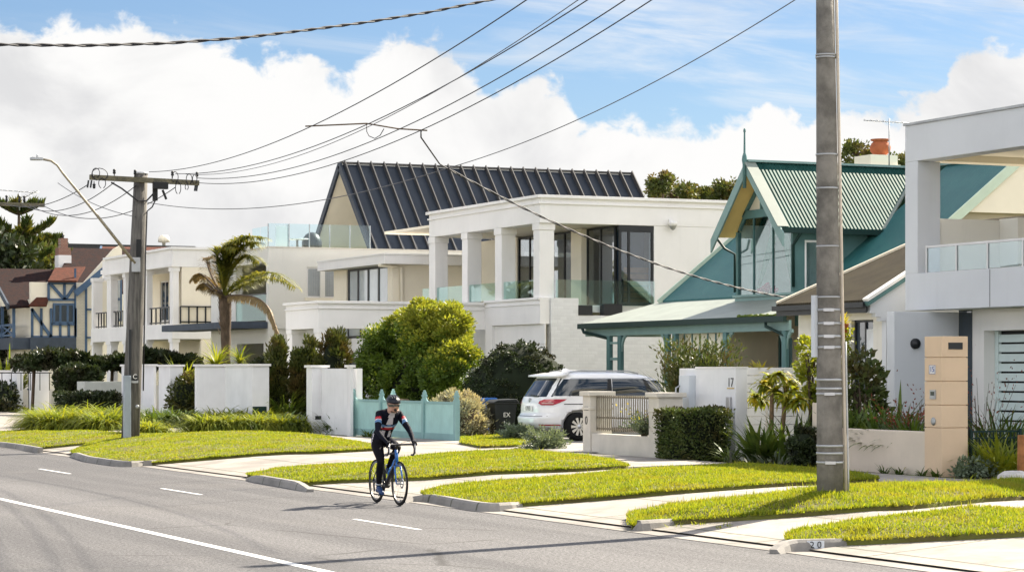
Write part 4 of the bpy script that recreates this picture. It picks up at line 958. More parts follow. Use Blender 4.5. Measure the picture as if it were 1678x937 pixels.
for pl, pr in ((152, 172), (176, 200), (218, 236)):
    a = RX(pl, pr, 455, 527, X3+3.15); window(t, 'X', X3+3.08, *a, BLUET, GLASSL, 2, 2, 0.14, inset=0.0)
wr = MB()
def railrun(m, p, q, z0, z1, n):
    p = Vector(p); q = Vector(q)
    for z in (z0+0.08, z1): m.beam(p+Vector((0,0,z)), q+Vector((0,0,z)), 0.06, 0.06)
    for i in range(n+1): c = p+(q-p)*(i/n); m.box(c.x-0.03, c.x+0.03, c.y-0.03, c.y+0.03, z0, z1)
zr3 = onX(282, 502, X3).z
for i in range(4):
    a = onX(cols[i][1], 0, X3+0.2).y-0.02; b_ = onX(cols[i+1][0], 0, X3+0.2).y+0.02
    m = MB(); railrun(m, (X3+0.2, b_, 0), (X3+0.2, a, 0), zs1, zr3, 5); m.build('railing', DARK, t)
m = MB(); railrun(m, (onY(294, 0, Y3+0.1).x, Y3-0.06, 0), (onY(349, 0, Y3+0.1).x, Y3-0.06, 0), zs1, zr3, 4); m.build('railing', DARK, t)
# flood lamp on the slab face
m = MB(); c = onY(302, 0, Y3); c = onX(276, 541, X3); m.box(X3-0.25, X3-0.02, c.y-0.05, c.y+0.05, c.z, c.z+0.1); m.build('flood_lamp', DARK, t)

# ------------------------------------------------------------------ half timbered house
t = thing('half_timbered_house', 'half timbered house with slate blue beams and dark tiled roof', 'house', (31, 132, GZ))
YT = 130.0
U = lambda px, py: (onY(px, 0, YT).x, onY(px, py, YT).z)
def TR(px0, py0, px1, py1, dy=0.0):
    a, b_ = U(px0, py1), U(px1, py0); return a[0], b_[0], a[1], b_[1]
x0, x1, z0_, z1_ = TR(50, 462, 190, 600)
zg0 = GZ
m = MB(); m.box(x0, x1, YT, YT+0.3, zg0, U(50, 462)[1]); m.box(U(78,0)[0], x1, YT-0.02, YT+0.28, U(78,490)[1], U(78, 462)[1]); m.box(x0-0.0, x0+0.3, YT+0.301, YT+9, zg0, U(50, 490)[1])
m.prism([(U(122,0)[0], YT+0.02, U(122,480)[1]), (U(200,0)[0], YT+0.02, U(122,480)[1]), (U(200,0)[0], YT+0.02, U(190,400)[1]), (U(186,0)[0], YT+0.02, U(186,408)[1])], (0, 0.2, 0))
m.build('wall', CREAM, t)
m = MB(); m.box(U(124,0)[0], U(139,0)[0], YT-0.12, YT-0.002, zg0, U(124, 470)[1]); m.build('brick_pier', OLDBRICK, t)
tm = MB(); f_ = YT-0.10
def tb_(p, q, wd=5): 
    a, b_ = U(*p), U(*q); tm.beam((a[0], f_, a[1]), (b_[0], f_, b_[1]), 0.08, wd*0.033, up=(0, 0, 1))
def tv(px, py0, py1, wd=4): a, b_ = U(px, py0), U(px, py1); tm.box(a[0]-wd*0.0165, a[0]+wd*0.0165, f_-0.04, f_+0.04, b_[1], a[1])
for px in (52, 67, 83, 123): tv(px, 505, 552, 4)
tb_((50, 552), (123, 552), 4); tb_((83, 531), (123, 531), 4); tv(98, 531, 552); tv(112, 531, 552); tb_((51, 506), (83, 552), 5)
tb_((78, 464), (122, 464), 4); tb_((78, 491), (122, 491), 4); tv(79, 464, 491); tv(105, 464, 491); tb_((83, 466), (104, 490), 5); tb_((122, 468), (107, 490), 5); tv(122.5, 440, 600, 3)
for px in (52, 67, 82, 97, 112): tv(px, 572, 600, 3)
tv(140, 468, 600, 4); tv(155, 480, 600, 3); tb_((140, 553), (165, 553), 3); tb_((140, 507), (160, 507), 3)
tm.build('timber_frame', BLUET, t)
m = MB(); a = TR(50, 553, 123, 572); m.box(a[0]-0.05, a[1], YT-0.2, YT-0.003, a[2], a[3]); m.build('slate_band', GREYT, t)
a = TR(86, 497, 122, 530); window(t, 'Y', YT-0.14, *a, BLUET, GLASSD, 3, 1, 0.12, inset=0.0)
# balcony on the street side
m = MB()
xb = onX(30, 0, x0).y
yb_ = [YT+0.35, YT+3.2, YT+6.2]
for y in yb_: m.box(x0-0.9, x0-0.75, y-0.07, y+0.07, U(50, 572)[1], U(50, 495)[1])
for i in range(2):
    for z in (U(50,552)[1]+0.1, U(50,532)[1]): m.box(x0-0.88, x0-0.8, yb_[i]+0.07, yb_[i+1]-0.07, z-0.06, z+0.06)
    m.beam((x0-0.84, yb_[i], U(50,551)[1]+0.1), (x0-0.84, yb_[i+1], U(50,533)[1]), 0.05, 0.1); m.beam((x0-0.84, yb_[i+1], U(50,551)[1]+0.1), (x0-0.84, yb_[i], U(50,533)[1]), 0.04, 0.1)
m.build('balcony_railing', BLUET, t)
m = MB(); m.box(x0-0.95, x0-0.003, YT, YT+6.4, U(50,572)[1], U(50,553)[1]); m.build('balcony_floor', GREYT, t)
# roofs
zr_ = U(60, 438)[1]; ze_ = U(50, 497)[1]
m = MB(); yr = YT+5
m.prism([(x0-1.2, yr, zr_), (U(140,0)[0]+1, yr, zr_), (U(140,0)[0]+1, YT-0.3+2, ze_), (x0-1.2, YT-0.3, ze_-0.3)], (0, 0, 0.12)); m.prism([(x0-1.2, yr, zr_), (U(140,0)[0]+1, yr, zr_), (U(140,0)[0]+1, yr+5.2, ze_), (x0-1.2, yr+5.2, ze_-0.3)], (0, 0, 0.12))
# big cross roof
zx = onY(185, 411, YT+6).z
m.prism([(onY(120,0,YT+6).x, YT+6, zx), (onY(215,0,YT+6).x, YT+6, zx), (onY(230,0,YT).x, YT+0.1, ze_+0.6), (U(76,0)[0], YT+0.1, ze_+0.4)], (0, 0, 0.12))
m.build('roof', TILED, t)
m = MB(); m.prism([(U(75,0)[0], YT-0.5, U(75,463)[1]), (U(122,0)[0], YT-0.5, U(122,463)[1]), (U(150,0)[0], YT+1.4, U(150,438)[1]), (U(100,0)[0], YT+1.4, U(100,440)[1])], (0, 0, 0.1))
m.prism([(U(43,0)[0], YT-0.6, U(43,503)[1]), (U(72,0)[0], YT-0.6, U(72,503)[1]), (U(80,0)[0], YT+0.0, U(78,490)[1]), (U(60,0)[0], YT+0.0, U(60,490)[1])], (0, 0, 0.1))
m.build('porch_roof', TILER, t)
m = MB(); a, b_ = U(120, 482), U(165, 444)
m.beam((a[0], YT-0.45, a[1]), (b_[0]+0.6, YT-0.45, b_[1]+0.5), 0.1, 0.32); m.build('barge_board', BLUET, t)
for s in (-1, 1):
    m = MB(); m.beam((x0-1.25, yr, zr_+0.1), (x0-1.25, yr+s*5.3, ze_-0.22), 0.1, 0.3); m.build('barge_board', TEALL if False else GREYT, t)
m = MB(); m.prism([(x0-0.9, yr, zr_-0.2), (x0-0.9, yr-4.6, ze_-0.1), (x0-0.9, yr+4.6, ze_-0.1)], (0.15, 0, 0)); m.build('gable_wall', CREAM, t)
cpx = [onY(96, 0, YT+4).x, onY(117, 0, YT+4).x]
m = MB(); m.box(cpx[0], cpx[1], YT+4, YT+4.9, ze_, onY(105, 418, YT+4).z); cw = m.build('chimney', WHITE, t)
m = MB(); m.box(cpx[0]+0.02, cpx[1]-0.02, YT+4.02, YT+4.88, onY(105, 418, YT+4).z+0.001, onY(105, 406, YT+4).z); m.box(cpx[0]+0.16, cpx[1]-0.16, YT+4.15, YT+4.75, onY(105, 406, YT+4).z+0.001, onY(105, 390, YT+4).z); m.build('chimney_stack', REDBRICK, cw)
m = MB(); m.tube([((cpx[0]+cpx[1])/2, YT+4.45, onY(105, 390, YT+4).z), ((cpx[0]+cpx[1])/2, YT+4.45, onY(105, 382, YT+4).z)], 0.05, 6); m.build('flue', DARK, cw)

# far roofs that rise behind the deco house
t = thing('flat_roof_house', 'distant house with dark flat roof rising behind the half timbered roof', 'house', (48, 170, GZ))
YB = 165
a = RY(78, 310, 401, 430, YB)
m = MB(); m.box(a[0], a[1], YB+0.5, YB+8, GZ, a[3]-0.35); m.build('wall', CREAM, t)
m = MB(); m.box(a[0]-0.4, a[1]+0.4, YB-0.2, YB+9, a[3]-0.3, a[3]); m.build('roof', DARK, t)
m = MB(); b_ = RY(112, 170, 404, 412, YB); m.box(b_[0], b_[1], YB+0.40, YB+0.49, b_[2], b_[3]-0.35); m.build('window', GLASSL, t)
c = onY(275, 392, YB); m = MB(); m.lathe([(0.12, -1.2), (0.12, -0.2), (0.42, -0.15), (0.42, 0.1), (0.3, 0.3), (0.0, 0.35)], (c.x, YB+1, c.z), 12); m.build('roof_vent', CREAM, t)
t = thing('tiled_roof_house', 'distant house with terracotta tiled roof beyond the white parapet', 'house', (44, 150, GZ))
YB = 148
P = lambda px, py, dy=0: (onY(px, 0, YB).x, YB+dy, onY(px, py, YB).z)
m = MB(); m.prism([P(160,430), P(325,432), P(318,404,4), P(192,403,4)], (0, 0, 0.15)); m.build('roof', TILER, t)
m = MB(); m.box(P(165,0)[0], P(320,0)[0], YB+0.4, YB+8, GZ, P(200,430)[2]); m.build('wall', CREAM, t)
m = MB(); m.beam(P(158,432,-0.1), P(192,403,3.9), 0.12, 0.4); m.build('barge_board', BLUET, t)
m = MB(); c = P(163, 425, -0.2); m.box(c[0]-0.3, c[0]+0.3, YB-0.3, YB+0.3, c[2]-0.6, c[2]+0.05); m.tube([(c[0], YB, c[2]), (c[0], YB, c[2]+0.5)], 0.08, 8); m.build('chimney', GALV, t)
# ------------------------------------------------------------------ boundary walls, gates and fences
def pier_box(m, pl, pc, pr, X, z0, z1, maxd=3.0):
    a, b_ = onX(pl, 0, X).y, onX(pc, 0, X).y; xr_ = min(onY(pr, 0, b_).x, X+maxd); m.box(X, xr_, b_, a, z0, z1); return X, xr_, b_, a
# beige wall with the tall letterbox pier (15)
XB = 23.55
t = thing('boundary_wall', 'low beige rendered wall ending in a tall pier numbered 15', 'wall', (23.8, 38, GZ))
ypl, ypc = onX(1515, 0, XB).y, onX(1543, 0, XB).y; xpr = onY(1586, 0, ypc).x; zpt = onX(1530, 551, XB).z
zw0, zw1 = onX(1514, 709, XB).z, onX(1385, 702, XB).z
yw1 = onX(1330, 0, XB).y
m = MB(); m.prism([(XB+0.02, ypl, GZ-0.1), (XB+0.02, yw1, GZ-0.1), (XB+0.02, yw1, zw1), (XB+0.02, ypl, zw1-0.0)], (0.22, 0, 0)); m.box(XB+0.01, XB+0.30, yw1-0.32, yw1, zw1-0.002, onX(1331, 660, XB).z); m.build('wall', pbr('pale_beige_render', (0.66, 0.57, 0.47), 0.85, 0.05, 1.0, 0.2, 60, streak=0.12), t, 0.012)
m = MB(); n = 5; hp = zpt-GZ+0.1; lev = [GZ-0.1]+[onX(1530, py, XB).z for py in (701, 664, 625, 586)]+[zpt]
for i in range(5):
    g = 0.0 if i == 0 else 0.012
    m.box(XB, xpr, ypc, ypl, lev[i]+g, lev[i+1])
    if i: m.box(XB+0.02, xpr-0.02, ypc+0.02, ypl-0.02, lev[i], lev[i]+g)
pier = m.build('letterbox_pier', BEIGE, t, 0.006)
a, b_, c, d_ = RY(1554, 1577, 561, 572, ypc); m = MB(); m.box(a, b_, ypc-0.012, ypc, c, d_); m.build('letter_slot', DARK, pier)
def textmesh(txt, size, loc, normal_axis, mat, parent, name='number', depth=0.006, spacing=1.0):
    cu = bpy.data.curves.new(name, 'FONT'); cu.body = txt; cu.size = size; cu.extrude = depth/2; cu.align_x = 'CENTER'; cu.align_y = 'CENTER'; cu.space_character = spacing
    tmp = bpy.data.objects.new(name+'_tmp', cu); COL.objects.link(tmp)
    dg = bpy.context.evaluated_depsgraph_get(); me = bpy.data.meshes.new_from_object(tmp.evaluated_get(dg))
    bpy.data.objects.remove(tmp); bpy.data.curves.remove(cu)
    me.name = name
    M = Matrix.Rotation(R(90), 4, 'X')
    if normal_axis == '-X': M = Matrix.Rotation(R(-90), 4, 'Z') @ M
    M = Matrix.Translation(loc) @ M
    org = ORG[parent.name]; me.transform(Matrix.Translation(-org) @ M)
    me.materials.clear(); me.materials.append(mat)
    return link(name, me, parent, org)
BLUEINK = pbr('blue_ink', (0.05, 0.10, 0.32), 0.5, 0.02)
y0, y1, z0, z1 = RX(1523.5, 1533.5, 598, 612.5, XB)
m = MB(); m.box(XB-0.012, XB, y0, y1, z0, z1); pl = m.build('number_plate', WHITE, pier)
fr = MB()
for bx_ in ((y0, y1, z0, z0+0.006), (y0, y1, z1-0.006, z1), (y0, y0+0.008, z0, z1), (y1-0.008, y1, z0, z1)): fr.box(XB-0.016, XB-0.0125, *bx_)
fr.build('plate_border', BLUEINK, pl)
textmesh('15', 0.135, Vector((XB-0.016, (y0+y1)/2, (z0+z1)/2)), '-X', BLUEINK, pl, spacing=1.0)
y0, y1, z0, z1 = RX(1525, 1534, 638.5, 653.5, XB); m = MB(); m.box(XB-0.02, XB, y0, y1, z0, z1); ic = m.build('intercom', GALV, pier)
m = MB(); m.box(XB-0.026, XB-0.021, y0+0.03, y1-0.03, z0+0.06, z1-0.03); m.build('screen', GLASSD, ic)
c = onX(1530, 690, XB); m = MB(); m.lathe([(0.065, 0.0), (0.07, -0.012), (0.03, -0.016), (0.0, -0.016)], (XB, c.y, c.z), 14, 0, 'X'); m.build('bell_push', GALV, pier)

# white wall numbered 17
XB = 24.0
t = thing('boundary_wall', 'white rendered wall numbered 17 with a grey meter box', 'wall', (24.2, 44, GZ))
ya, yb_ = onX(1113, 0, XB).y, onX(1205, 0, XB).y; xr_ = onY(1225, 0, yb_).x; zt = onX(1160, 603.5, XB).z
m = MB(); m.box(XB, xr_, yb_, ya, GZ-0.1, zt); m.build('wall', WHITE2, t, 0.012)
m = MB(); m.box(XB-0.012, xr_+0.012, yb_-0.012, onX(1140, 0, XB).y, zt+0.001, zt+0.035); m.build('coping', WHITE, t)
y0, y1, z0, z1 = RX(1123.5, 1140, 615, 675, XB); m = MB(); m.box(XB-0.16, XB, y0, y1, z0-0.4, z1); mb = m.build('meter_box', pbr('meter_box_paint', (0.58, 0.62, 0.66), 0.5, 0.03), t, 0.008)
m = MB(); c = (y0+y1)/2; m.tube([(XB-0.17, y1-0.05, z0+0.55), (XB-0.24, y1-0.02, z0+0.5), (XB-0.24, y1-0.02, z0+0.36), (XB-0.17, y1-0.05, z0+0.32)], 0.018, 8); m.build('handle', GALV, mb)
y0, y1, z0, z1 = RX(1193, 1202, 622, 632, XB)
textmesh('17', 0.26, Vector((XB-0.006, (y0+y1)/2, (z0+z1)/2)), '-X', DARK, t)
m = MB(); m.box(XB-0.01, XB, y0-0.03, y1+0.03, z0-0.06, z0-0.035); m.build('number_bar', pbr('brass', (0.45, 0.33, 0.12), 0.4, 0.05, metal=0.7), t)
y0, y1, z0, z1 = RX(1192.5, 1199, 650, 676, XB); m = MB(); m.box(XB-0.05, XB, y0, y1, z0, z1); m.build('letter_slot', STEEL, t, 0.01)

# low wall with the steel grille between two capped piers
XB = 23.0
t = thing('boundary_wall', 'pale low wall with capped piers framing a steel bar grille beside the van', 'wall', (23.3, 46.5, GZ))
yA, yB_ = onX(955, 0, XB).y, onX(967, 0, XB).y; x1 = onY(1003, 0, yB_).x; zc = onX(961, 641, XB).z
yC, yD = onX(1063, 0, XB).y, onX(1079, 0, XB).y; x2 = onY(1119, 0, yD).x
zl = onX(1010, 712, XB).z
for (u, v, xr_) in ((yB_, yA, x1), (yD, yC, x2)):
    m = MB(); m.box(XB, xr_, u, v, GZ-0.1, zc-0.1); m.box(XB+0.02, xr_-0.02, u+0.02, v-0.02, zc-0.42, zc-0.401) ; m.box(XB-0.02, xr_+0.02, u-0.02, v+0.02, zc-0.40, zc-0.34); pp = m.build('pier', STONEW, t, 0.008)
    m = MB(); m.box(XB-0.06, xr_+0.06, u-0.06, v+0.06, zc-0.098, zc); m.build('cap', STONEW, pp, 0.012)
    if v == yA:
        y0, y1, z0, z1 = RX(958, 964, 666, 672, XB); m = MB(); m.box(XB-0.012, XB, y0, y1, z0, z1); m.build('letter_slot', DARK, pp)
        c = onX(961, 689, XB); textmesh('0', 0.26, Vector((XB-0.006, c.y, c.z)), '-X', DARK, pp)
m = MB(); m.box(XB+0.03, XB+0.28, yC+0.003, yB_-0.003, GZ-0.1, zl); m.build('wall', STONEW, t, 0.01)
gt = MB(); n = 27; gz0, gz1 = zl+0.06, onX(1010, 648, XB).z
BAR = pbr('bare_steel_bar', (0.30, 0.27, 0.22), 0.4, 0.1, metal=0.7)
for i in range(n): y = yC+0.05+(yB_-yC-0.10)*i/(n-1); gt.box(XB+0.13, XB+0.15, y-0.012, y+0.012, gz0, gz1)
for z in (gz0+0.03, gz1-0.5): gt.box(XB+0.152, XB+0.175, yC+0.003, yB_-0.003, z, z+0.04)
gt.box(XB+0.152, XB+0.175, yC+0.003, yB_-0.003, gz1-0.06, gz1-0.03); gt.build('grille', BAR, t)
# aqua paling gate fence
XB = 23.5
t = thing('paling_fence', 'aqua painted paling fence with finial posts in front of the big bush', 'fence', (23.5, 60, GZ))
zt, zb = onX(660, 657, XB).z, GZ
post = [577.5, 623, 693, 745.5]; ys = [onX(p, 0, XB).y for p in post]
def fpost(x, y, zt_):
    m = MB(); m.box(x-0.02, x+0.11, y-0.065, y+0.065, GZ-0.05, zt_-0.22)
    for i, (h0, h1, w_) in enumerate(((0.22, 0.17, 0.05), (0.17, 0.12, 0.062), (0.12, 0.05, 0.045), (0.05, 0.0, 0.028))):
        m.box(x+0.045-w_, x+0.045+w_, y-w_, y+w_, zt_-h0+0.0005, zt_-h1)
    return m
for i, y in enumerate(ys): fpost(XB, y, zt+0.30).build('post', FENCEP, t, 0.006)
pb = MB()
for i in range(3):
    a, b_ = ys[i]-0.07, ys[i+1]+0.07; n = max(4, int((a-b_)/0.12))
    p = MB()
    for j in range(n):
        y0 = b_+(a-b_)*j/n; p.box(XB+0.035, XB+0.055, y0+0.003, y0+(a-b_)/n-0.003, zb+0.05, zt)
    o = p.build('paling_panel', FENCET, t)
    q = MB(); q.box(XB+0.01, XB+0.034, b_, a, zb+0.02, zb+0.20); q.box(XB+0.02, XB+0.034, b_, a, zt-0.05, zt+0.02); q.build('rail', FENCEP, o)
    for s, yy in ((1, a-0.05), (-1, b_+0.05)):
        g = MB(); g.prism([(XB+0.03, yy, zt), (XB+0.03, yy-s*0.16, zt), (XB+0.03, yy-s*0.11, zt+0.03), (XB+0.03, yy-s*0.05, zt+0.05), (XB+0.03, yy, zt+0.12)], (0.03, 0, 0)); g.build('scroll', FENCEP, o)
p2 = onX(642, 637, XB+1.4); t2 = thing('gate_post', 'pale turned timber post standing behind the paling fence', 'post', (XB+1.4, p2.y, GZ))
fpost(XB+1.4, p2.y, p2.z).build('post', FENCET, t2, 0.006)
m = MB(); m.tube([(XB+1.45, p2.y, zt-0.12), (XB+1.45, p2.y-1.0, zt-0.1)], 0.13, 10); m.build('roll', TIMBER, t2)

# white walls of the portico house
def wall_thing(label, parts, X, loc, ztop, name='boundary_wall', mat=None, cap=True):
    t = thing(name, label, 'wall', loc)
    for (pl, pc, pr, dz) in parts:
        m = MB(); b = pier_box(m, pl, pc, pr, X, GZ-0.12, ztop+dz); o = m.build('pier', mat or WHITE2, t, 0.01)
        if cap: m = MB(); m.box(b[0]-0.05, b[1]+0.05, b[2]-0.05, b[3]+0.05, ztop+dz+0.001, ztop+dz+0.07); m.build('cap', WHITE, o)
    return t
XB = 23.3; zt = onX(520, 602, XB).z
t = wall_thing('white garden wall of two piers with a dark letter slot, left of the paling fence', [(502, 511, 537, 0), (568, 574, 579, 0)], XB, (23.6, 66, GZ), zt)
m = MB(); yy = onX(511, 0, XB).y; a = onY(537, 0, yy).x; m.box(a-0.2, a-0.02, onX(568, 0, XB).y, yy-0.003, GZ-0.1, zt-0.03); m.build('wall', WHITE2, t)
a, b_, c, d_ = RY(516.5, 530, 681, 687, yy); m = MB(); m.box(a, b_, yy-0.012, yy, c, d_); m.build('letter_slot', DARK, t)
m = MB(); b = pier_box(m, 440, 445, 503, XB+0.5, GZ-0.1, onX(470, 687, XB).z, 3.2); m.build('planter_wall', WHITE2, t)

zt = onX(350, 600, XB).z
t = wall_thing('long white garden wall of tall panels behind the strappy planting', [(369, 413, 441, 0), (319, 322, 369, 0), (260, 278, 300, 0), (230, 252, 256, 0.02)], XB, (23.6, 82, GZ), zt)
m = MB(); pier_box(m, 286, 288, 322, XB+0.3, GZ-0.1, onX(300, 681, XB).z, 1.5); m.build('planter_wall', WHITE2, t)
m = MB(); y0, y1 = onX(322, 0, XB).y, onX(278, 0, XB).y; m.box(XB+1.2, XB+1.4, y0, y1-0.1, GZ, zt-0.05); m.build('wall', WHITE2, t)
c = onY(424, 672, onX(413,0,XB).y); m = MB(); m.box(c.x-0.2, c.x+0.25, c.y-0.02, c.y, c.z-0.12, c.z+0.12); m.build('vent', DKGREEN, t)
zt = onX(60, 606, XB).z
t = wall_thing('white garden wall with dark gate at the far end of the street', [(48, 53, 80, 0), (20, 28, 38, 0), (-40, 20, 22, -0.08)], XB, (23.6, 100, GZ), zt)
m = MB(); y0, y1 = onX(48, 0, XB).y, onX(37, 0, XB).y; m.box(XB+0.25, XB+0.31, y0, y1, GZ, zt-0.12); gt = m.build('gate', DARK, t)
m = MB(); m.box(XB+0.2, XB+0.25, y0, y1, 1.25, 1.32); m.build('gate_rail', GREYT, gt)
m = MB(); b = pier_box(m, 80, 84, 139, XB+0.6, GZ-0.1, onX(110, 641, XB).z, 4.0); m.build('low_wall', STONEW, t)
m = MB()
for i in range(7): x = b[1]-3.9+i*0.4; m.box(x, x+0.03, b[2]+0.1, b[2]+0.13, b[2]*0+onX(110, 641, XB).z, zt-0.1)
m.box(b[1]-3.9, b[1]-1.4, b[2]+0.09, b[2]+0.14, zt-0.14, zt-0.1); m.build('railing', DARK, t)
t = thing('planter_box', 'grey rendered planter box behind the clipped hedge', 'planter', (25, 92, GZ))
m = MB(); y = 90.0; a, b_, c, d_ = RY(139, 199, 625, 660, y); m.box(a, b_, y, y+1.2, GZ, d_); m.build('box', pbr('sage_render', (0.42, 0.44, 0.42), 0.8, 0.05), t)
t = wall_thing('single white pier behind the wooden power pole', [(199, 205, 214, 0.0)], XB, (23.5, 87, GZ), onX(205, 600, XB).z, 'garden_pier')

# horizontal board fence beside the umbrella tree
t = thing('slat_fence', 'white horizontal slat fence behind the umbrella-shaped shrub', 'fence', (26, 44.5, GZ))
YF_ = 45.6; a, b_ = onY(1221, 0, YF_).x, onY(1337, 0, YF_).x; z1 = onY(1270, 602, YF_).z; n = 10
m = MB()
for i in range(n):
    z = GZ+0.1+(z1-GZ-0.1)*i/n; m.box(a, b_, YF_, YF_+0.03, z+0.012, z+(z1-GZ-0.1)/n)
m.build('slat', pbr('white_slat', (0.72, 0.72, 0.70), 0.6, 0.05, 2), t)
for x in (a+0.05, (a+b_)/2, b_-0.1): m = MB(); m.box(x, x+0.08, YF_+0.031, YF_+0.11, GZ-0.05, z1); m.build('post', DARK, t)

# dark metal palisade at the lower corner with a rusty plant stand beside it
t = thing('metal_fence', 'low dark green metal bar fence beside the tall beige pier', 'fence', (24.2, 33.5, GZ))
YF_ = ypc-0.2; YF_ = onX(1543, 0, 23.55).y+0.15; a, b_ = onY(1588, 0, YF_).x, onY(1672, 0, YF_).x; z1 = onY(1630, 705, YF_).z
m = MB(); m.box(a, b_, YF_, YF_+0.03, z1-0.03, z1); m.box(a, b_, YF_, YF_+0.03, z1-0.14, z1-0.115); m.box(a, b_, YF_, YF_+0.03, GZ+0.06, GZ+0.085); m.build('rail', DKGREEN, t)
m = MB(); n = 15
for i in range(n): x = a+0.03+(b_-a-0.06)*i/(n-1); m.box(x-0.008, x+0.008, YF_+0.031, YF_+0.045, GZ-0.02, z1-0.005)
m.build('bar', DKGREEN, t)
for x in (a, b_-0.04): m = MB(); m.box(x, x+0.04, YF_-0.045, YF_-0.002, GZ-0.05, z1+0.03); m.build('post', DKGREEN, t)
c = onZ(1676, 790, 0.3)
m = MB(); m.tube([(c.x, c.y, 0.1), (c.x, c.y, 1.05)], [0.10, 0.085], 10); tag(m.build('timber_bollard', pbr('rust_timber', (0.33, 0.14, 0.05), 0.85, 0.2, 6, 0.5, 14), None), 'rusty orange timber post at the edge of the grass by the metal fence', 'bollard')
c = onZ(1660, 788, 0.36)
bm = bmesh.new(); bmesh.ops.create_icosphere(bm, subdivisions=2, radius=1)
m = MB()
for v in bm.verts: v.co = Vector((v.co.x*0.30+c.x, v.co.y*0.22+c.y, v.co.z*0.13+0.40))*1.0+Vector((random.uniform(-.02,.02), random.uniform(-.02,.02), random.uniform(-.015,.015)))
bm.verts.index_update(); m.add([v.co[:] for v in bm.verts], [[v.index for v in f.verts] for f in bm.faces]); bm.free()
tag(m.build('rock', pbr('pale_rock', (0.55, 0.53, 0.50), 0.9, 0.1, 5, 0.6, 20)), 'pale rock lying on the grass beside the rusty post', 'rock')

# painted number on the kerb
t = thing('kerb_number', 'white plaque with black number 20 painted on the kerb face', 'number plate', onZ(1336, 889, 0.08))
a, b_ = onZ(1322, 883, 0.14), onZ(1350, 883, 0.14)
dirv = (b_-a).normalized(); nrm = Vector((dirv.y, -dirv.x, 0)); 
if nrm.dot(Vector((-1,-0.5,0))) < 0: nrm = -nrm
off = nrm*0.034; zc0, zc1 = 0.03, 0.125
m = MB(); q0, q1 = a+off, b_+off
m.prism([(q0.x,q0.y,zc0), (q1.x,q1.y,zc0), (q1.x,q1.y,zc1), (q0.x,q0.y,zc1)], nrm*0.006); m.build('plaque', pbr('kerb_white', (0.62, 0.66, 0.70), 0.7, 0.08, 6), t)
cu = bpy.data.curves.new('number', 'FONT'); cu.body = '2 0'; cu.size = 0.105; cu.extrude = 0.002; cu.align_x = 'CENTER'; cu.align_y = 'CENTER'
tmp = bpy.data.objects.new('number_tmp', cu); COL.objects.link(tmp); me = bpy.data.meshes.new_from_object(tmp.evaluated_get(bpy.context.evaluated_depsgraph_get())); bpy.data.objects.remove(tmp)
mid = (q0+q1)/2+nrm*0.011; mid.z = (zc0+zc1)/2
Mx = Matrix((( dirv.x, 0, nrm.x, mid.x), (dirv.y, 0, nrm.y, mid.y), (0, 1, 0, mid.z), (0, 0, 0, 1)))
me.transform(Matrix.Translation(-ORG[t.name]) @ Mx); me.name = 'number'; me.materials.clear(); me.materials.append(DARK); link('number', me, t, ORG[t.name])

# wheelie bins
def bin_thing(label, px, py, X, matb, matl, yaw=0.0, text=True, name='wheelie_bin'):
    c = onX(px, py, X); c.z = GZ+0.01
    t = thing(name, label, 'bin', c)
    m = MB(); w0, w1, d0, d1, h = 0.46, 0.58, 0.48, 0.66, 0.95
    vs_ = [(c.x+sx*d/2, c.y+sy*w_/2, c.z+z) for z, w_, d in ((0.06, w0, d0), (h, w1, d1)) for sx, sy in ((-1,-1),(1,-1),(1,1),(-1,1))]
    m.add(vs_, [(0,3,2,1),(4,5,6,7),(0,1,5,4),(1,2,6,5),(2,3,7,6),(3,0,4,7)]); m.box(c.x-d1/2-0.02, c.x+d1/2+0.02, c.y-w1/2-0.02, c.y+w1/2+0.02, c.z+h-0.04, c.z+h-0.0); bo = m.build('body', matb, t, 0.02)
    m = MB(); m.prism([(c.x-d1/2-0.03, c.y-w1/2-0.025, c.z+h+0.002), (c.x+d1/2+0.05, c.y-w1/2-0.025, c.z+h+0.002), (c.x+d1/2-0.02, c.y-w1/2-0.025, c.z+h+0.09), (c.x-d1/2+0.10, c.y-w1/2-0.025, c.z+h+0.07)], (0, w1+0.05, 0)); m.build('lid', matl, t, 0.02)
    for s in (-1, 1): m = MB(); m.lathe([(0.0, -0.03), (0.10, -0.03), (0.10, 0.03), (0.0, 0.03)], (c.x+d0/2, c.y+s*(w0/2+0.03), c.z+0.10), 14, 0, 'Y'); m.build('wheel', BLACKM, t)
    m = MB(); m.tube([(c.x+d1/2+0.10, c.y-w1/2, c.z+h-0.03), (c.x+d1/2+0.10, c.y+w1/2, c.z+h-0.03)], 0.018, 8); m.build('handle', matl, t)
    if text:
        for k, (tx, zz, sz) in enumerate((('EX', 0.62, 0.17), ('1w', 0.40, 0.17))):
            textmesh(tx, sz, Vector((c.x+0.02, c.y-w1/2+0.01*(1-k)+0.005*k-0.012+ (0.022 if k else 0.0), c.z+zz)), '-Y', WHITE, bo, 'lettering')
    return t
BINB = pbr('bin_charcoal', (0.022, 0.025, 0.026), 0.5, 0.1); BINBL = pbr('bin_blue', (0.03, 0.14, 0.45), 0.5, 0.1)
bin_thing('charcoal wheelie bin with white lettering beside the dark round bush', 822, 704, 25.9, BINB, BINB)
bin_thing('blue wheelie bin half hidden behind the silver bush', 790, 702, 26.6, BINBL, BINBL, text=False)
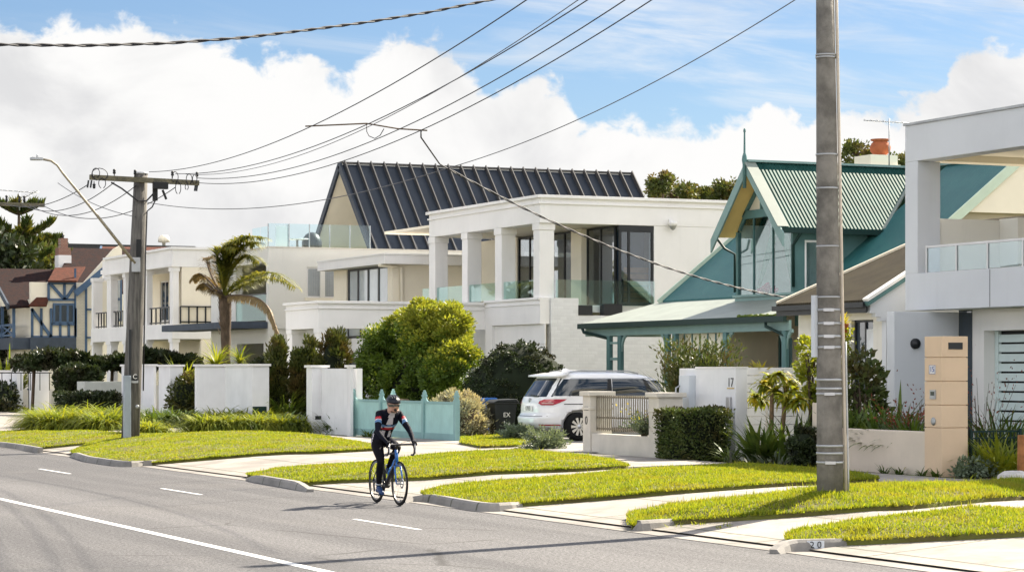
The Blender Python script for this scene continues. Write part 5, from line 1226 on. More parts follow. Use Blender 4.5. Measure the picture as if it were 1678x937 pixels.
# ------------------------------------------------------------------ vegetation
L_BUSH = leafmat('bright_leaf', (0.070, 0.125, 0.016), (0.135, 0.19, 0.022), (0.05, 0.09, 0.014), 0.32)
L_TIP = leafmat('new_growth', (0.29, 0.29, 0.035), (0.20, 0.25, 0.03), None, 0.4)
L_DARK = leafmat('dark_leaf', (0.022, 0.038, 0.014), (0.040, 0.055, 0.018), (0.03, 0.03, 0.014), 0.15)
L_HEDGE = leafmat('hedge_leaf', (0.05, 0.085, 0.02), (0.09, 0.11, 0.03), (0.07, 0.055, 0.02), 0.25)
L_CON = leafmat('conifer_leaf', (0.045, 0.065, 0.014), (0.075, 0.085, 0.018), (0.09, 0.065, 0.02), 0.25)
L_SILVER = leafmat('silver_leaf', (0.36, 0.33, 0.24), (0.22, 0.23, 0.17), (0.42, 0.36, 0.24), 0.3)
L_LAV = leafmat('grey_green_leaf', (0.16, 0.20, 0.14), (0.10, 0.14, 0.09), None, 0.3)
L_STRAP = leafmat('strap_leaf', (0.30, 0.31, 0.03), (0.17, 0.22, 0.025), (0.11, 0.16, 0.02), 0.45)
L_STRAPD = leafmat('dark_strap_leaf', (0.06, 0.11, 0.02), (0.12, 0.16, 0.03), (0.04, 0.07, 0.018), 0.35)
L_PALM = leafmat('palm_leaf', (0.10, 0.13, 0.015), (0.28, 0.25, 0.03), (0.08, 0.10, 0.015), 0.4)
L_DRY = leafmat('dry_palm_leaf', (0.28, 0.20, 0.09), (0.18, 0.13, 0.06), None, 0.3)
L_PINE = leafmat('norfolk_leaf', (0.035, 0.065, 0.018), (0.07, 0.09, 0.02), (0.14, 0.13, 0.02), 0.25)
L_YELLOW = leafmat('yellow_leaf', (0.45, 0.36, 0.03), (0.30, 0.30, 0.03), None, 0.45)
L_TREE = leafmat('far_tree_leaf', (0.05, 0.075, 0.02), (0.09, 0.11, 0.03), (0.12, 0.09, 0.03), 0.3)
L_RED = leafmat('red_leaf', (0.25, 0.05, 0.04), (0.14, 0.07, 0.04), None, 0.3)
TWIG = pbr('twig', (0.10, 0.075, 0.05), 0.9, 0.2, 8)
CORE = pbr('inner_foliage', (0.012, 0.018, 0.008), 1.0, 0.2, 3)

def unit(n):
    v = rng.normal(0, 1, (n, 3)); return v/np.linalg.norm(v, axis=1, keepdims=True)
def leaf_quads(P, D, Nn, ln, wd):
    """diamond leaves: P base, D long axis, Nn facing, arrays of length and width"""
    D = D/np.maximum(np.linalg.norm(D, axis=1, keepdims=True), 1e-9)
    S = np.cross(D, Nn); S /= np.maximum(np.linalg.norm(S, axis=1, keepdims=True), 1e-9)
    ln = np.broadcast_to(ln, (len(P),))[:, None]; wd = np.broadcast_to(wd, (len(P),))[:, None]
    V = np.empty((len(P), 4, 3)); V[:,0] = P; V[:,1] = P+D*ln*0.45+S*wd; V[:,2] = P+D*ln; V[:,3] = P+D*ln*0.45-S*wd
    return V.reshape(-1, 3)
def clumps(c, rad, nl, per, lump, zmin=None, flat=0.0, hemi=False, seed=None):
    """points in lumps spread over (and under) an ellipsoid's surface; returns points and outward directions"""
    U = unit(nl*2)
    if hemi: U[:,2] = np.abs(U[:,2])*1.0-0.15
    U = U[:nl]
    rr = rng.uniform(0.62, 1.0, (nl, 1))**0.6
    ctr = np.array(c)+U*np.array(rad)*rr
    lr = lump*rng.uniform(0.6, 1.25, (nl, 1))
    Q = unit(nl*per).reshape(nl, per, 3)*(rng.random((nl, per, 1))**0.45)*lr[:, None, :]
    P = (ctr[:, None, :]+Q*np.array([1, 1, 0.75])).reshape(-1, 3)
    out = (Q+U[:, None, :]*0.5*lr[:, None, :]).reshape(-1, 3)
    if zmin is not None: k = P[:,2] > zmin; P, out = P[k], out[k]
    return P, out
def bush(name, label, cat, c, rad, mat, nl, per, lump, ll, lw, zmin, up=0.4, hemi=False, core=0.78, tipmat=None, tipz=None, group=None, stemz=None, sub='foliage', rnd=0.7):
    t = thing(name, label, cat, (c[0], c[1], zmin), group)
    P, O = clumps(c, rad, nl, per, lump, zmin, hemi=hemi)
    D = O/np.maximum(np.linalg.norm(O, axis=1, keepdims=True), 1e-6)+np.array([0, 0, up])+rng.normal(0, rnd, P.shape)
    V = leaf_quads(P, D, unit(len(P)), ll*rng.uniform(0.6, 1.3, len(P)), lw*rng.uniform(0.7, 1.3, len(P)))
    if tipmat:
        V4 = V.reshape(-1, 4, 3); e = (P-np.array(c))/np.array(rad); k = (e[:,2]*0.9+np.linalg.norm(e, axis=1)*0.6+rng.normal(0, 0.12, len(P)) > tipz)
        if k.any(): np_mesh('new_shoots', V4[k].reshape(-1, 3), 4, tipmat, t)
        V = V4[~k].reshape(-1, 3)
    np_mesh(sub, V, 4, mat, t)
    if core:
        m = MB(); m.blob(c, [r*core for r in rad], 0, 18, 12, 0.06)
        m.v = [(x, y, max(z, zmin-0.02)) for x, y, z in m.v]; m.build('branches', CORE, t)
    else:
        m = MB()
        for i in range(6):
            a = random.uniform(0, 6.28); m.tube([(c[0], c[1], zmin-0.05), (c[0]+0.25*rad[0]*math.cos(a), c[1]+0.25*rad[1]*math.sin(a), c[2]-rad[2]*0.2), (c[0]+0.6*rad[0]*math.cos(a), c[1]+0.6*rad[1]*math.sin(a), c[2]+rad[2]*0.3)], [0.04, 0.025, 0.01], 5)
        m.build('stem', TWIG, t)
    return t
def blades(bases, dirs, ln, wd, droop, nseg=4):
    """arching strap leaves as quad strips"""
    n = len(bases); ln = np.broadcast_to(ln, (n,)); wd = np.broadcast_to(wd, (n,)); droop = np.broadcast_to(droop, (n,))
    H = dirs.copy(); H[:,2] = 0; H /= np.maximum(np.linalg.norm(H, axis=1, keepdims=True), 1e-6)
    S = np.stack([-H[:,1], H[:,0], np.zeros(n)], 1); el0 = np.arctan2(dirs[:,2], np.linalg.norm(dirs[:,:2], axis=1))
    pts_ = [bases.copy()]; p = bases.copy()
    for i in range(nseg):
        e = el0-droop*((i+0.3)/nseg)
        p = p+(H*np.cos(e)[:,None]+np.array([0,0,1])*np.sin(e)[:,None])*(ln/nseg)[:,None]; pts_.append(p)
    V = []
    for i in range(nseg):
        w0 = wd*(1-(i/nseg)**1.6)*(0.75 if i == 0 else 1); w1 = wd*(1-((i+1)/nseg)**1.6)+0.001
        V.append(np.stack([pts_[i]-S*w0[:,None], pts_[i]+S*w0[:,None], pts_[i+1]+S*w1[:,None], pts_[i+1]-S*w1[:,None]], 1))
    return np.stack(V, 1).reshape(-1, 3)
def strappy(name, label, cat, c, n, ln, wd, mat, spread=0.2, el=(0.5, 1.4), droop=(0.6, 1.8), group=None, nseg=4, z=None, flower=None):
    z = GZ if z is None else z
    a = rng.uniform(0, 2*np.pi, n); e = rng.uniform(*el, n); r = spread*np.sqrt(rng.random(n)); b = a+rng.normal(0, 0.5, n)
    B = np.stack([c[0]+r*np.cos(b), c[1]+r*np.sin(b), np.full(n, z-0.02)], 1); D = np.stack([np.cos(a)*np.cos(e), np.sin(a)*np.cos(e), np.sin(e)], 1)
    V = blades(B, D, ln*rng.uniform(0.6, 1.15, n), wd*rng.uniform(0.7, 1.2, n), rng.uniform(*droop, n), nseg)
    o = np_mesh(name, V, 4, mat)
    return tag(o, label, cat, group)
def hedge(name, label, X0, X1, Y0_, Y1_, z0, z1, mat, dens, ll, lw, core=None, rot=None):
    """clipped box of leaves over a darker inside"""
    t = thing(name, label, 'hedge', ((X0+X1)/2, (Y0_+Y1_)/2, z0))
    sx, sy, sz = X1-X0, Y1_-Y0_, z1-z0; P = []; O = []
    for ax, s, area in ((0,-1,sy*sz),(0,1,sy*sz),(1,-1,sx*sz),(1,1,sx*sz),(2,1,sx*sy)):
        n = int(area*dens); q = rng.random((n, 3))*np.array([sx, sy, sz])+np.array([X0, Y0_, z0])
        q[:,ax] = (np.array([X1, Y1_, z1]) if s > 0 else np.array([X0, Y0_, z0]))[ax]-s*np.abs(rng.normal(0, 0.07, n))+s*0.06*np.sin(q[:,(ax+1)%3]*5)*np.sin(q[:,(ax+2)%3]*4.2)
        o = np.zeros((n, 3)); o[:,ax] = s; P.append(q); O.append(o)
    P = np.vstack(P); O = np.vstack(O)
    V = leaf_quads(P, O*0.6+rng.normal(0, 0.6, P.shape)+np.array([0,0,0.3]), unit(len(P)), ll*rng.uniform(0.6, 1.4, len(P)), lw*rng.uniform(0.7, 1.3, len(P)))
    np_mesh('foliage', V, 4, mat, t)
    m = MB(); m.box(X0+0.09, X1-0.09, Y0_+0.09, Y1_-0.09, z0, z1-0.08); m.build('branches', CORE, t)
    return t

# big bright bush, dark dome, silver bush behind the paling fence
def atX(px, X): return onX(px, 0, X).y
c = onX(690, 575, 27.2)
t = thing('large_bush', 'large bright green bush with yellow new growth towering over the paling fence', 'bush', (c.x, c.y, GZ))
Ps = []; Os = []
for px, py, rx, rz, nl in ((716, 560, 1.02, 1.12, 120), (655, 590, 1.2, 1.1, 120), (640, 562, 0.65, 0.6, 40), (670, 545, 0.7, 0.6, 40), (740, 610, 0.85, 1.0, 70), (690, 640, 1.5, 0.9, 110), (618, 635, 0.72, 0.75, 60), (695, 530, 0.75, 0.65, 50), (740, 535, 0.5, 0.6, 30)):
    q = onX(px, py, 27.2+random.uniform(-0.2, 0.25)); P, O = clumps(q, (rx, rx, rz), nl, 170, random.uniform(0.26, 0.36), GZ); Ps.append(P); Os.append(O)
P = np.vstack(Ps); O = np.vstack(Os); D = O/np.maximum(np.linalg.norm(O, axis=1, keepdims=True), 1e-6)+np.array([0, 0, 0.15])+rng.normal(0, 0.55, P.shape)
V = leaf_quads(P, D, unit(len(P)), 0.115*rng.uniform(0.6, 1.3, len(P)), 0.027*rng.uniform(0.7, 1.3, len(P))).reshape(-1, 4, 3)
zt_ = (P[:,2]-2.3)/1.7+0.9*(P[:,1]*-1+c.y)*0.22+rng.normal(0, 0.16, len(P))+O[:,2]*1.3; k = zt_ > 0.74
np_mesh('new_shoots', V[k].reshape(-1, 3), 4, L_TIP, t); np_mesh('foliage', V[~k].reshape(-1, 3), 4, L_BUSH, t)
m = MB()
for i in range(9):
    a = random.uniform(0, 6.28); rr = random.uniform(0.3, 0.9); m.tube([(c.x, c.y, GZ-0.1), (c.x+0.4*rr*math.cos(a), c.y+0.4*rr*math.sin(a), 1.2), (c.x+1.1*rr*math.cos(a), c.y+1.1*rr*math.sin(a), 2.4)], [0.08, 0.05, 0.02], 6)
m.build('trunk', BARK, t)
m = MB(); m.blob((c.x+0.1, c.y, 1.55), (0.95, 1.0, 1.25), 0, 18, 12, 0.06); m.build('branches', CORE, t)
c = onX(851, 620, 28.3)
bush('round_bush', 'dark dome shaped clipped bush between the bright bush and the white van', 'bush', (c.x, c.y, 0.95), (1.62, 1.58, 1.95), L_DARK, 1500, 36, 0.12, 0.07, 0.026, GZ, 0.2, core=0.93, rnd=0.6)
c = onX(748, 680, 24.75)
def spray(name, label, cat, c, n, ln, mat, spread, el, per, ll, lw, z=None, group=None, droop=(0.1, 0.6)):
    """many upright twigs clothed in small leaves"""
    z = GZ if z is None else z
    a = rng.uniform(0, 2*np.pi, n); e = rng.uniform(*el, n); L = ln*rng.uniform(0.6, 1.1, n); dr = rng.uniform(*droop, n)
    b0 = np.stack([c[0]+spread*0.4*np.cos(a)*rng.random(n), c[1]+spread*0.4*np.sin(a)*rng.random(n), np.full(n, z)], 1)
    s = np.tile(np.linspace(0.15, 1, per), n); i = np.repeat(np.arange(n), per)
    ee = e[i]-dr[i]*s
    D = np.stack([np.cos(a[i])*np.cos(ee), np.sin(a[i])*np.cos(ee), np.sin(ee)], 1)
    P = b0[i]+D*(L[i]*s)[:,None]+rng.normal(0, ln*0.025, (len(i), 3)); P[:,2] = np.maximum(P[:,2], z+0.02)
    t = thing(name, label, cat, (c[0], c[1], z), group)
    V = leaf_quads(P, D+rng.normal(0, 0.45, D.shape), unit(len(P)), ll*rng.uniform(0.6, 1.3, len(P)), lw*rng.uniform(0.7, 1.2, len(P)))
    np_mesh('foliage', V, 4, mat, t)
    m = MB()
    for k in range(0, n, max(1, n//40)):
        d = np.array([np.cos(a[k])*np.cos(e[k]), np.sin(a[k])*np.cos(e[k]), np.sin(e[k])]); m.tube([tuple(b0[k]), tuple(b0[k]+d*L[k]*0.7)], [0.008, 0.004], 4, cap=False)
    m.build('twigs', TWIG, t)
    return t
t = spray('silver_bush', 'silvery beige feathery bush spilling past the end of the paling fence', 'bush', (c.x, c.y), 480, 1.0, L_SILVER, 0.75, (0.5, 1.5), 30, 0.09, 0.018)
P, O = clumps((c.x, c.y-0.1, 0.85), (0.72, 0.85, 0.66), 130, 90, 0.2, GZ)
np_mesh('inner_leaves', leaf_quads(P, O+rng.normal(0, 0.1, P.shape)+np.array([0, 0, 0.15]), unit(len(P)), 0.10, 0.018), 4, L_SILVER, t)
m = MB(); m.blob((c.x, c.y-0.1, 0.8), (0.58, 0.68, 0.55), 0, 16, 10, 0.08); m.build('branches', TWIG, t)
spray('silver_shrub', 'grey green low shrub between the charcoal bin and the van bumper', 'shrub', onX(846, 705, 24.9), 130, 0.52, L_LAV, 0.2, (0.5, 1.5), 22, 0.09, 0.018)
spray('lavender', 'grey green lavender clump on the drive in front of the van', 'shrub', onX(891, 728, 23.0), 190, 0.58, L_LAV, 0.2, (0.35, 1.45), 22, 0.075, 0.014)
c = onX(1052, 700, 23.2); zl_ = onX(1010, 712, 23.0).z
spray('flowering_shrub', 'small grey green shrub with yellow tips growing through the steel grille', 'shrub', onX(1057, 712, 23.08), 90, 0.55, L_LAV, 0.12, (0.8, 1.5), 22, 0.06, 0.015, z=zl_)
spray('flower_spike', 'yellow flowering tips above the shrub by the steel grille', 'flowers', onX(1053, 712, 23.05), 12, 0.72, L_YELLOW, 0.1, (1.1, 1.5), 8, 0.05, 0.018, z=zl_)

# clipped hedge before wall 17
y0, y1 = atX(1199, 23.7), atX(1077, 22.6)
hedge('hedge', 'dense olive green hedge on the footpath edge in front of the wall numbered 17', 22.55, 23.7, y0, y1, GZ-0.02, onX(1135, 672, 22.6).z, L_HEDGE, 1500, 0.055, 0.022)
strappy('strap_plant', 'small strappy plant at the foot of the white wall numbered 17', 'plant', onX(1196, 745, 23.3), 40, 0.75, 0.03, L_STRAPD, 0.1)
# hedges and planting near the white walls on the left
a, b_, c_, d_ = RY(107, 198, 645, 673, 86.5); hedge('hedge', 'clipped dark box hedge below the grey planter box', a, b_, 86.5, 88.0, GZ-0.05, d_, L_DARK, 330, 0.12, 0.05)
a, b_, c_, d_ = RY(100, 330, 583, 640, 97); 
def longmass(name, label, px0, px1, pt, pb, Y, dep, mat, n, ll, lw, cat='hedge'):
    x0, x1, z0, z1 = RY(px0, px1, pt, pb, Y)
    t = thing(name, label, cat, ((x0+x1)/2, Y+dep/2, GZ))
    P = np.stack([rng.uniform(x0, x1, n), Y+dep*rng.random(n), np.zeros(n)], 1); hh = z1+0.18*np.sin(P[:,0]*1.7)+0.12*np.sin(P[:,0]*4.1+P[:,1]*2)
    P[:,2] = z0+(hh-z0)*rng.random(n)**0.6
    V = leaf_quads(P, rng.normal(0, 0.7, P.shape)+np.array([0,-0.3,0.5]), unit(n), ll*rng.uniform(0.6, 1.3, n), lw*rng.uniform(0.7, 1.3, n)); np_mesh('foliage', V, 4, mat, t)
    m = MB(); m.box(x0+0.3, x1-0.3, Y+0.25, Y+dep-0.15, z0+0.1, z1-0.3); m.build('branches', CORE, t)
    for k in range(4): m = MB(); x = x0+(x1-x0)*(k+0.5)/4; m.tube([(x, Y+dep/2, GZ-0.1), (x+0.1, Y+dep/2, z0+0.3)], 0.07, 6); m.build('trunk', BARK, t)
    return t
longmass('climber_hedge', 'long dark overgrown hedge on top of the garden wall below the deco balconies', 42, 215, 586, 604, 96, 2.5, L_DARK, 12000, 0.26, 0.08)
longmass('climber_hedge', 'dark hanging foliage over the opening behind the grey planter box', 102, 165, 612, 642, 93.5, 1.2, L_DARK, 6500, 0.24, 0.08)
longmass('clipped_hedge', 'low dark hedge on the terrace between the wooden pole and the palm', 232, 330, 583, 605, 97, 1.6, L_DARK, 9000, 0.24, 0.07)
bush('dark_shrub', 'dark low shrub at the foot of the white wall at the far left', 'shrub', (22.6, 105.5, 0.5), (0.9, 1.2, 1.0), L_DARK, 60, 50, 0.35, 0.18, 0.06, GZ-0.1, core=0.8)
strappy('flax', 'bright yellow green flax clump behind the far left wall', 'plant', onX(15, 640, 25), 150, 2.3, 0.07, L_STRAP, 0.7, (0.6, 1.5), (0.4, 1.6), z=1.2)
m = MB(); c = onX(15, 640, 25); m.box(c.x-0.8, c.x+2.0, c.y-1.2, c.y+1.2, GZ-0.1, 1.21); tag(m.build('raised_bed', STONEW), 'raised garden bed of stone behind the far left wall', 'garden bed')

# strappy verge planting: each clump of the row is a plant of its own
def row(pix, n, label, ln, wd, mat, cnt, group):
    ln *= 1.12; cnt = int(cnt*2.6); wd *= 1.35
    for i in range(n):
        f = (i+0.5)/n; a = pix[0]; b = pix[1]; px = a[0]+(b[0]-a[0])*f; py = a[1]+(b[1]-a[1])*f
        c = onG(px, py, 0.02); c.x += random.uniform(-0.35, 0.5)
        strappy('strap_plant', label, 'plant', c, cnt, ln*random.uniform(0.9, 1.1), wd, mat, 0.42, (0.25, 1.35), (1.3, 2.6), group, 5, z=gz(c.x)+0.05)
row(((44, 703), (200, 703)), 11, 'yellow green strappy clump in the planted row left of the wooden pole', 1.05, 0.022, L_STRAP, 190, 'strappy clumps left of the wooden pole')
row(((66, 697), (196, 696)), 9, 'yellow green strappy clump in the back of the row left of the wooden pole', 1.1, 0.022, L_STRAP, 170, 'strappy clumps left of the wooden pole')
row(((236, 700), (286, 698)), 4, 'dark green strappy clump just behind the wooden pole', 1.0, 0.022, L_STRAPD, 190, 'strappy clumps behind the wooden pole')
row(((238, 712), (262, 712)), 2, 'bright low grassy clump at the foot of the wooden pole', 0.7, 0.02, L_STRAP, 160, 'low clumps by the wooden pole')
row(((312, 707), (478, 706)), 12, 'green strappy clump in the long row before the tall white garden wall', 0.85, 0.022, L_STRAP, 190, 'strappy clumps before the tall white wall')
row(((345, 700), (462, 699)), 9, 'green strappy clump in the back of the row before the tall white wall', 0.95, 0.022, L_STRAP, 170, 'strappy clumps before the tall white wall')
row(((460, 703), (488, 706)), 2, 'dark strappy clump at the shaded end of the row by the letter slot pier', 0.85, 0.022, L_STRAPD, 190, 'dark strappy clumps by the pier')
c = onX(304, 660, 23.8); bush('niche_shrub', 'dark round shrub growing in the niche of the white wall', 'shrub', (c.x, c.y, 1.15), (0.5, 0.5, 0.85), L_CON, 60, 45, 0.26, 0.13, 0.04, GZ+0.1, core=0.75)
# conifers and shrubs by the portico
for px, X, top, rx, lab in ((455, 24.6, 557, 0.27, 'narrow dark conifer left of the portico column'), (491, 25.2, 586, 0.23, 'narrow dark conifer with brown tips behind the letter slot pier'), (508, 25.6, 560, 0.28, 'bronze green upright conifer right of the portico column'), (546, 26.0, 547, 0.46, 'taller green feathery conifer beside the bright bush')):
    c = onX(px, 0, X); z1 = onX(px, top, X).z
    t = bush('conifer', lab, 'conifer', (c.x, c.y, (z1+GZ)/2+0.2), (rx, rx, (z1-GZ)/2), L_CON, 100, 60, 0.20, 0.15, 0.026, GZ, 1.3, core=0.75, rnd=0.35)
c = onX(525, 690, 24.4); strappy('strap_plant', 'green leafy plant beside the letter slot pier', 'plant', onX(552, 705, 23.9), 110, 0.9, 0.03, L_STRAPD, 0.3)
strappy('strap_plant', 'dark ground cover plant behind the low planter wall', 'plant', onX(462, 668, 24.6), 160, 1.0, 0.03, L_STRAPD, 0.7, z=0.8)
c = onX(432, 597, 29); bush('domed_shrub', 'small clipped dome shrub below the cream house balcony', 'shrub', (c.x, c.y, 1.3), (0.9, 0.9, 1.2), L_DARK, 70, 50, 0.25, 0.14, 0.05, GZ, core=0.85)
m = MB(); 
# tiny weed by the paling fence
strappy('weed', 'small green weed at the foot of the paling fence', 'plant', onX(604, 712, 23.2), 40, 0.35, 0.03, L_STRAPD, 0.12)

# palm ------------------------------------------------------------
XPm = 27.5; pb_ = onX(368, 640, XPm); ptop = onX(368, 484, XPm)
t = thing('palm_tree', 'wind swept palm tree with browned lower fronds before the cream house', 'palm', (pb_.x, pb_.y, GZ))
m = MB(); k = 14; prof_ = []
for i in range(k+1): f = i/k; prof_.append((pb_.x+0.05*math.sin(f*3), pb_.y, GZ-0.1+(ptop.z-GZ+0.1)*f))
m.tube(prof_, [0.165+0.03*abs(math.sin(i*2.3))+(0.05 if i > 10 else 0) for i in range(k+1)], 12); m.build('trunk', BARK, t)
rad = MB()
for i in range(60):
    a = random.uniform(0, 6.28); z = random.uniform(ptop.z-1.5, ptop.z+0.05); r_ = 0.19
    rad.prism([(pb_.x+r_*math.cos(a), pb_.y+r_*math.sin(a), z), (pb_.x+r_*math.cos(a+0.4), pb_.y+r_*math.sin(a+0.4), z), (pb_.x+(r_+0.10)*math.cos(a+0.2), pb_.y+(r_+0.10)*math.sin(a+0.2), z+0.28)], (0, 0, 0.02))
rad.build('frond_stubs', BARK, t)
Rv = Vector((CS, -SN, 0)); Fv = Vector((SN, CS, 0))     # seen sideways / away from the road side
def frond(parent, base, pts_px, mat, ll, X, lw=0.036, droopz=-0.3, n=120, blow=Rv*0.35):
    P = [Vector(base)]+[onX(px, py, X) for px, py in pts_px]
    # smooth the rachis
    Q = []
    for i in range(len(P)-1):
        p0 = P[max(i-1, 0)]; p1 = P[i]; p2 = P[i+1]; p3 = P[min(i+2, len(P)-1)]
        for s in range(8):
            u = s/8; Q.append(0.5*((2*p1)+(p2-p0)*u+(2*p0-5*p1+4*p2-p3)*u*u+(3*p1-p0-3*p2+p3)*u**3))
    Q.append(P[-1])
    m = MB(); m.tube(Q, [0.045*(1-i/len(Q))+0.008 for i in range(len(Q))], 5); fo = m.build('frond', BARK if mat is L_DRY else L_PALM, parent)
    B = []; D = []; LN = []
    for i in range(n*2):
        f = 0.10+0.90*(i//2)/n; x = f*(len(Q)-1); j = min(int(x), len(Q)-2); p = Q[j].lerp(Q[j+1], x-j); tn = (Q[j+1]-Q[j]).normalized()
        sd_ = tn.cross(Vector((0,0,1))); sd_ = sd_.normalized() if sd_.length > 0.1 else Rv.copy()
        if i % 2: sd_ = -sd_
        d = sd_*0.8+tn*0.75+Vector((0,0,0.28))+blow+Vector((random.gauss(0,.13), random.gauss(0,.13), random.gauss(0,.13)))
        B.append(p[:]); D.append(d.normalized()[:]); LN.append(ll*(0.35+0.65*math.sin(math.pi*min(0.98, 0.12+f*0.80))))
    V = blades(np.array(B), np.array(D), np.array(LN), lw, -droopz*2.2+rng.uniform(0.2, 0.8, len(B)), 3)
    np_mesh('leaflets', V, 4, mat, fo)
bt = (ptop.x, ptop.y, ptop.z-0.05)
frond(t, bt, [(372,445),(384,412),(405,390),(432,390)], L_PALM, 0.85, XPm, blow=Rv*0.5)
frond(t, bt, [(370,440),(380,405),(396,392),(416,402)], L_PALM, 0.9, XPm+0.4, blow=Rv*0.4)
frond(t, bt, [(366,445),(368,420),(376,405),(390,408)], L_PALM, 0.85, XPm-0.3, blow=Rv*0.3)
frond(t, bt, [(375,455),(390,430),(408,420),(425,430)], L_PALM, 0.8, XPm+0.6)
frond(t, bt, [(363,450),(358,430),(358,415),(366,408)], L_PALM, 0.7, XPm-0.5)
frond(t, bt, [(374,440),(386,418),(404,402),(424,398)], L_PALM, 0.85, XPm+0.2, blow=Rv*0.45)
frond(t, bt, [(368,442),(374,415),(384,398),(402,388)], L_PALM, 0.9, XPm-0.2, blow=Rv*0.4)
frond(t, bt, [(385,468),(415,452),(450,448),(485,472)], L_PALM, 0.7, XPm, blow=Rv*0.3)
frond(t, bt, [(386,474),(412,462),(440,456),(468,462)], L_PALM, 0.6, XPm+0.6)
frond(t, bt, [(352,470),(338,455),(325,448),(316,458)], L_DRY, 0.5, XPm, blow=Vector((0,0,-0.5)))
frond(t, bt, [(352,462),(342,440),(340,425),(352,418)], L_DRY, 0.5, XPm+0.3, blow=Vector((0,0,-0.3)))
frond(t, bt, [(350,476),(340,468),(334,464),(326,470)], L_DRY, 0.45, XPm-0.5, blow=Vector((0,0,-0.5)))
frond(t, bt, [(390,484),(420,488),(440,505),(455,545)], L_DRY, 0.42, XPm, blow=Vector((0,0,-0.8)))
# yucca like small palm and yellow shrub beside it
c = onX(355, 590, 26.6)
t = thing('small_palm', 'small bright spiky palm at the foot of the tall palm', 'palm', (c.x, c.y, GZ))
m = MB(); m.tube([(c.x, c.y, GZ-0.1), (c.x, c.y, 2.2)], [0.16, 0.12], 8); m.build('trunk', BARK, t)
n = 150; a = rng.uniform(0, 2*np.pi, n); e = rng.uniform(-0.3, 1.4, n); B = np.tile(np.array([[c.x, c.y, 2.2]]), (n, 1)); D = np.stack([np.cos(a)*np.cos(e), np.sin(a)*np.cos(e), np.sin(e)], 1)
np_mesh('fronds', blades(B, D, 1.35*rng.uniform(0.7, 1.1, n), 0.035, rng.uniform(0.6, 1.5, n), 4), 4, L_STRAP, t)
c = onX(393, 590, 27.2)
t = thing('small_palm', 'small spiky palm just right of the tall palm trunk', 'palm', (c.x, c.y, GZ))
m = MB(); m.tube([(c.x, c.y, GZ-0.1), (c.x, c.y, 2.35)], [0.14, 0.11], 8); m.build('trunk', BARK, t)
n = 90; a = rng.uniform(0, 2*np.pi, n); e = rng.uniform(-0.2, 1.3, n); B = np.tile(np.array([[c.x, c.y, 2.35]]), (n, 1)); D = np.stack([np.cos(a)*np.cos(e), np.sin(a)*np.cos(e), np.sin(e)], 1)
np_mesh('fronds', blades(B, D, 1.0*rng.uniform(0.7, 1.1, n), 0.03, rng.uniform(0.6, 1.5, n), 4), 4, L_STRAP, t)
strappy('flax', 'yellow green arching flax left of the small palm', 'plant', onX(303, 600, 26.5), 130, 1.4, 0.05, L_STRAP, 0.5, (0.4, 1.5), (0.4, 1.5), z=1.5)
c = onX(303, 600, 26.5); m = MB(); m.box(c.x-0.7, c.x+1.4, c.y-1.5, c.y+1.5, GZ-0.1, 1.52); tag(m.build('raised_bed', STONEW), 'raised garden bed of stone behind the tall white garden wall', 'garden bed')

# Norfolk pine and the dark trees at the far left -------------------
DP = 150
def norfolk(label, px, pbase, ptop, D, tiers, scale=1.0):
    b = onD(px, pbase, D); tp = onD(px, ptop, D); t = thing('norfolk_pine', label, 'tree', (b.x, b.y, 0.0))
    m = MB(); m.tube([(b.x, b.y, -0.1), (b.x, b.y, tp.z)], [0.35, 0.05], 8); m.build('trunk', BARK, t)
    P = []; DD = []; bm_ = MB()
    for py, L in tiers:
        z = onD(px, py, D).z; nb = 7; ph = random.uniform(0, 1)
        for k in range(nb):
            a = 2*math.pi*(k+ph)/nb; prev = None
            ns = 16; line = []
            for s in range(ns+1):
                u = s/ns; x = L*u; zz = z+L*(0.34*u+0.30*u*u)*0.72
                line.append(Vector((b.x+x*math.cos(a), b.y+x*math.sin(a), zz)))
            bm_.tube(line, [0.05*(1-s/ns)+0.01 for s in range(ns+1)], 4, cap=False)
            for s in range(3, ns+1):
                for q in range(20):
                    sd_ = Vector((-math.sin(a), math.cos(a), 0))*random.uniform(-1, 1); p = line[s]+Vector((random.gauss(0,.06), random.gauss(0,.06), 0))+ (line[s]-line[s-1])*random.random()
                    wd_ = L*0.22*math.sin(math.pi*min(0.95, s/ns))
                    P.append((p+sd_*wd_*0.4)[:]); DD.append((sd_*0.8+Vector((math.cos(a)*0.4, math.sin(a)*0.4, 1.0))+Vector((random.gauss(0,.2), random.gauss(0,.2), random.gauss(0,.2))))[:])
    bm_.build('branch', BARK, t)
    P = np.array(P); DD = np.array(DD); n = len(P)
    np_mesh('foliage', leaf_quads(P, DD, unit(n), 0.55*scale*rng.uniform(0.5, 1.2, n), 0.07*scale), 4, L_PINE, t)
norfolk('tall tiered Norfolk pine above the half timbered roof', 31, 620, 318, DP, [(352, 1.25), (393, 2.1), (412, 1.2), (438, 1.9), (455, 1.6), (478, 2.4), (510, 2.6)])
norfolk('smaller conifer behind the brick chimney', 83, 600, 388, DP+12, [(400, 0.6), (415, 0.9), (430, 1.1), (450, 1.3)], 1.0)
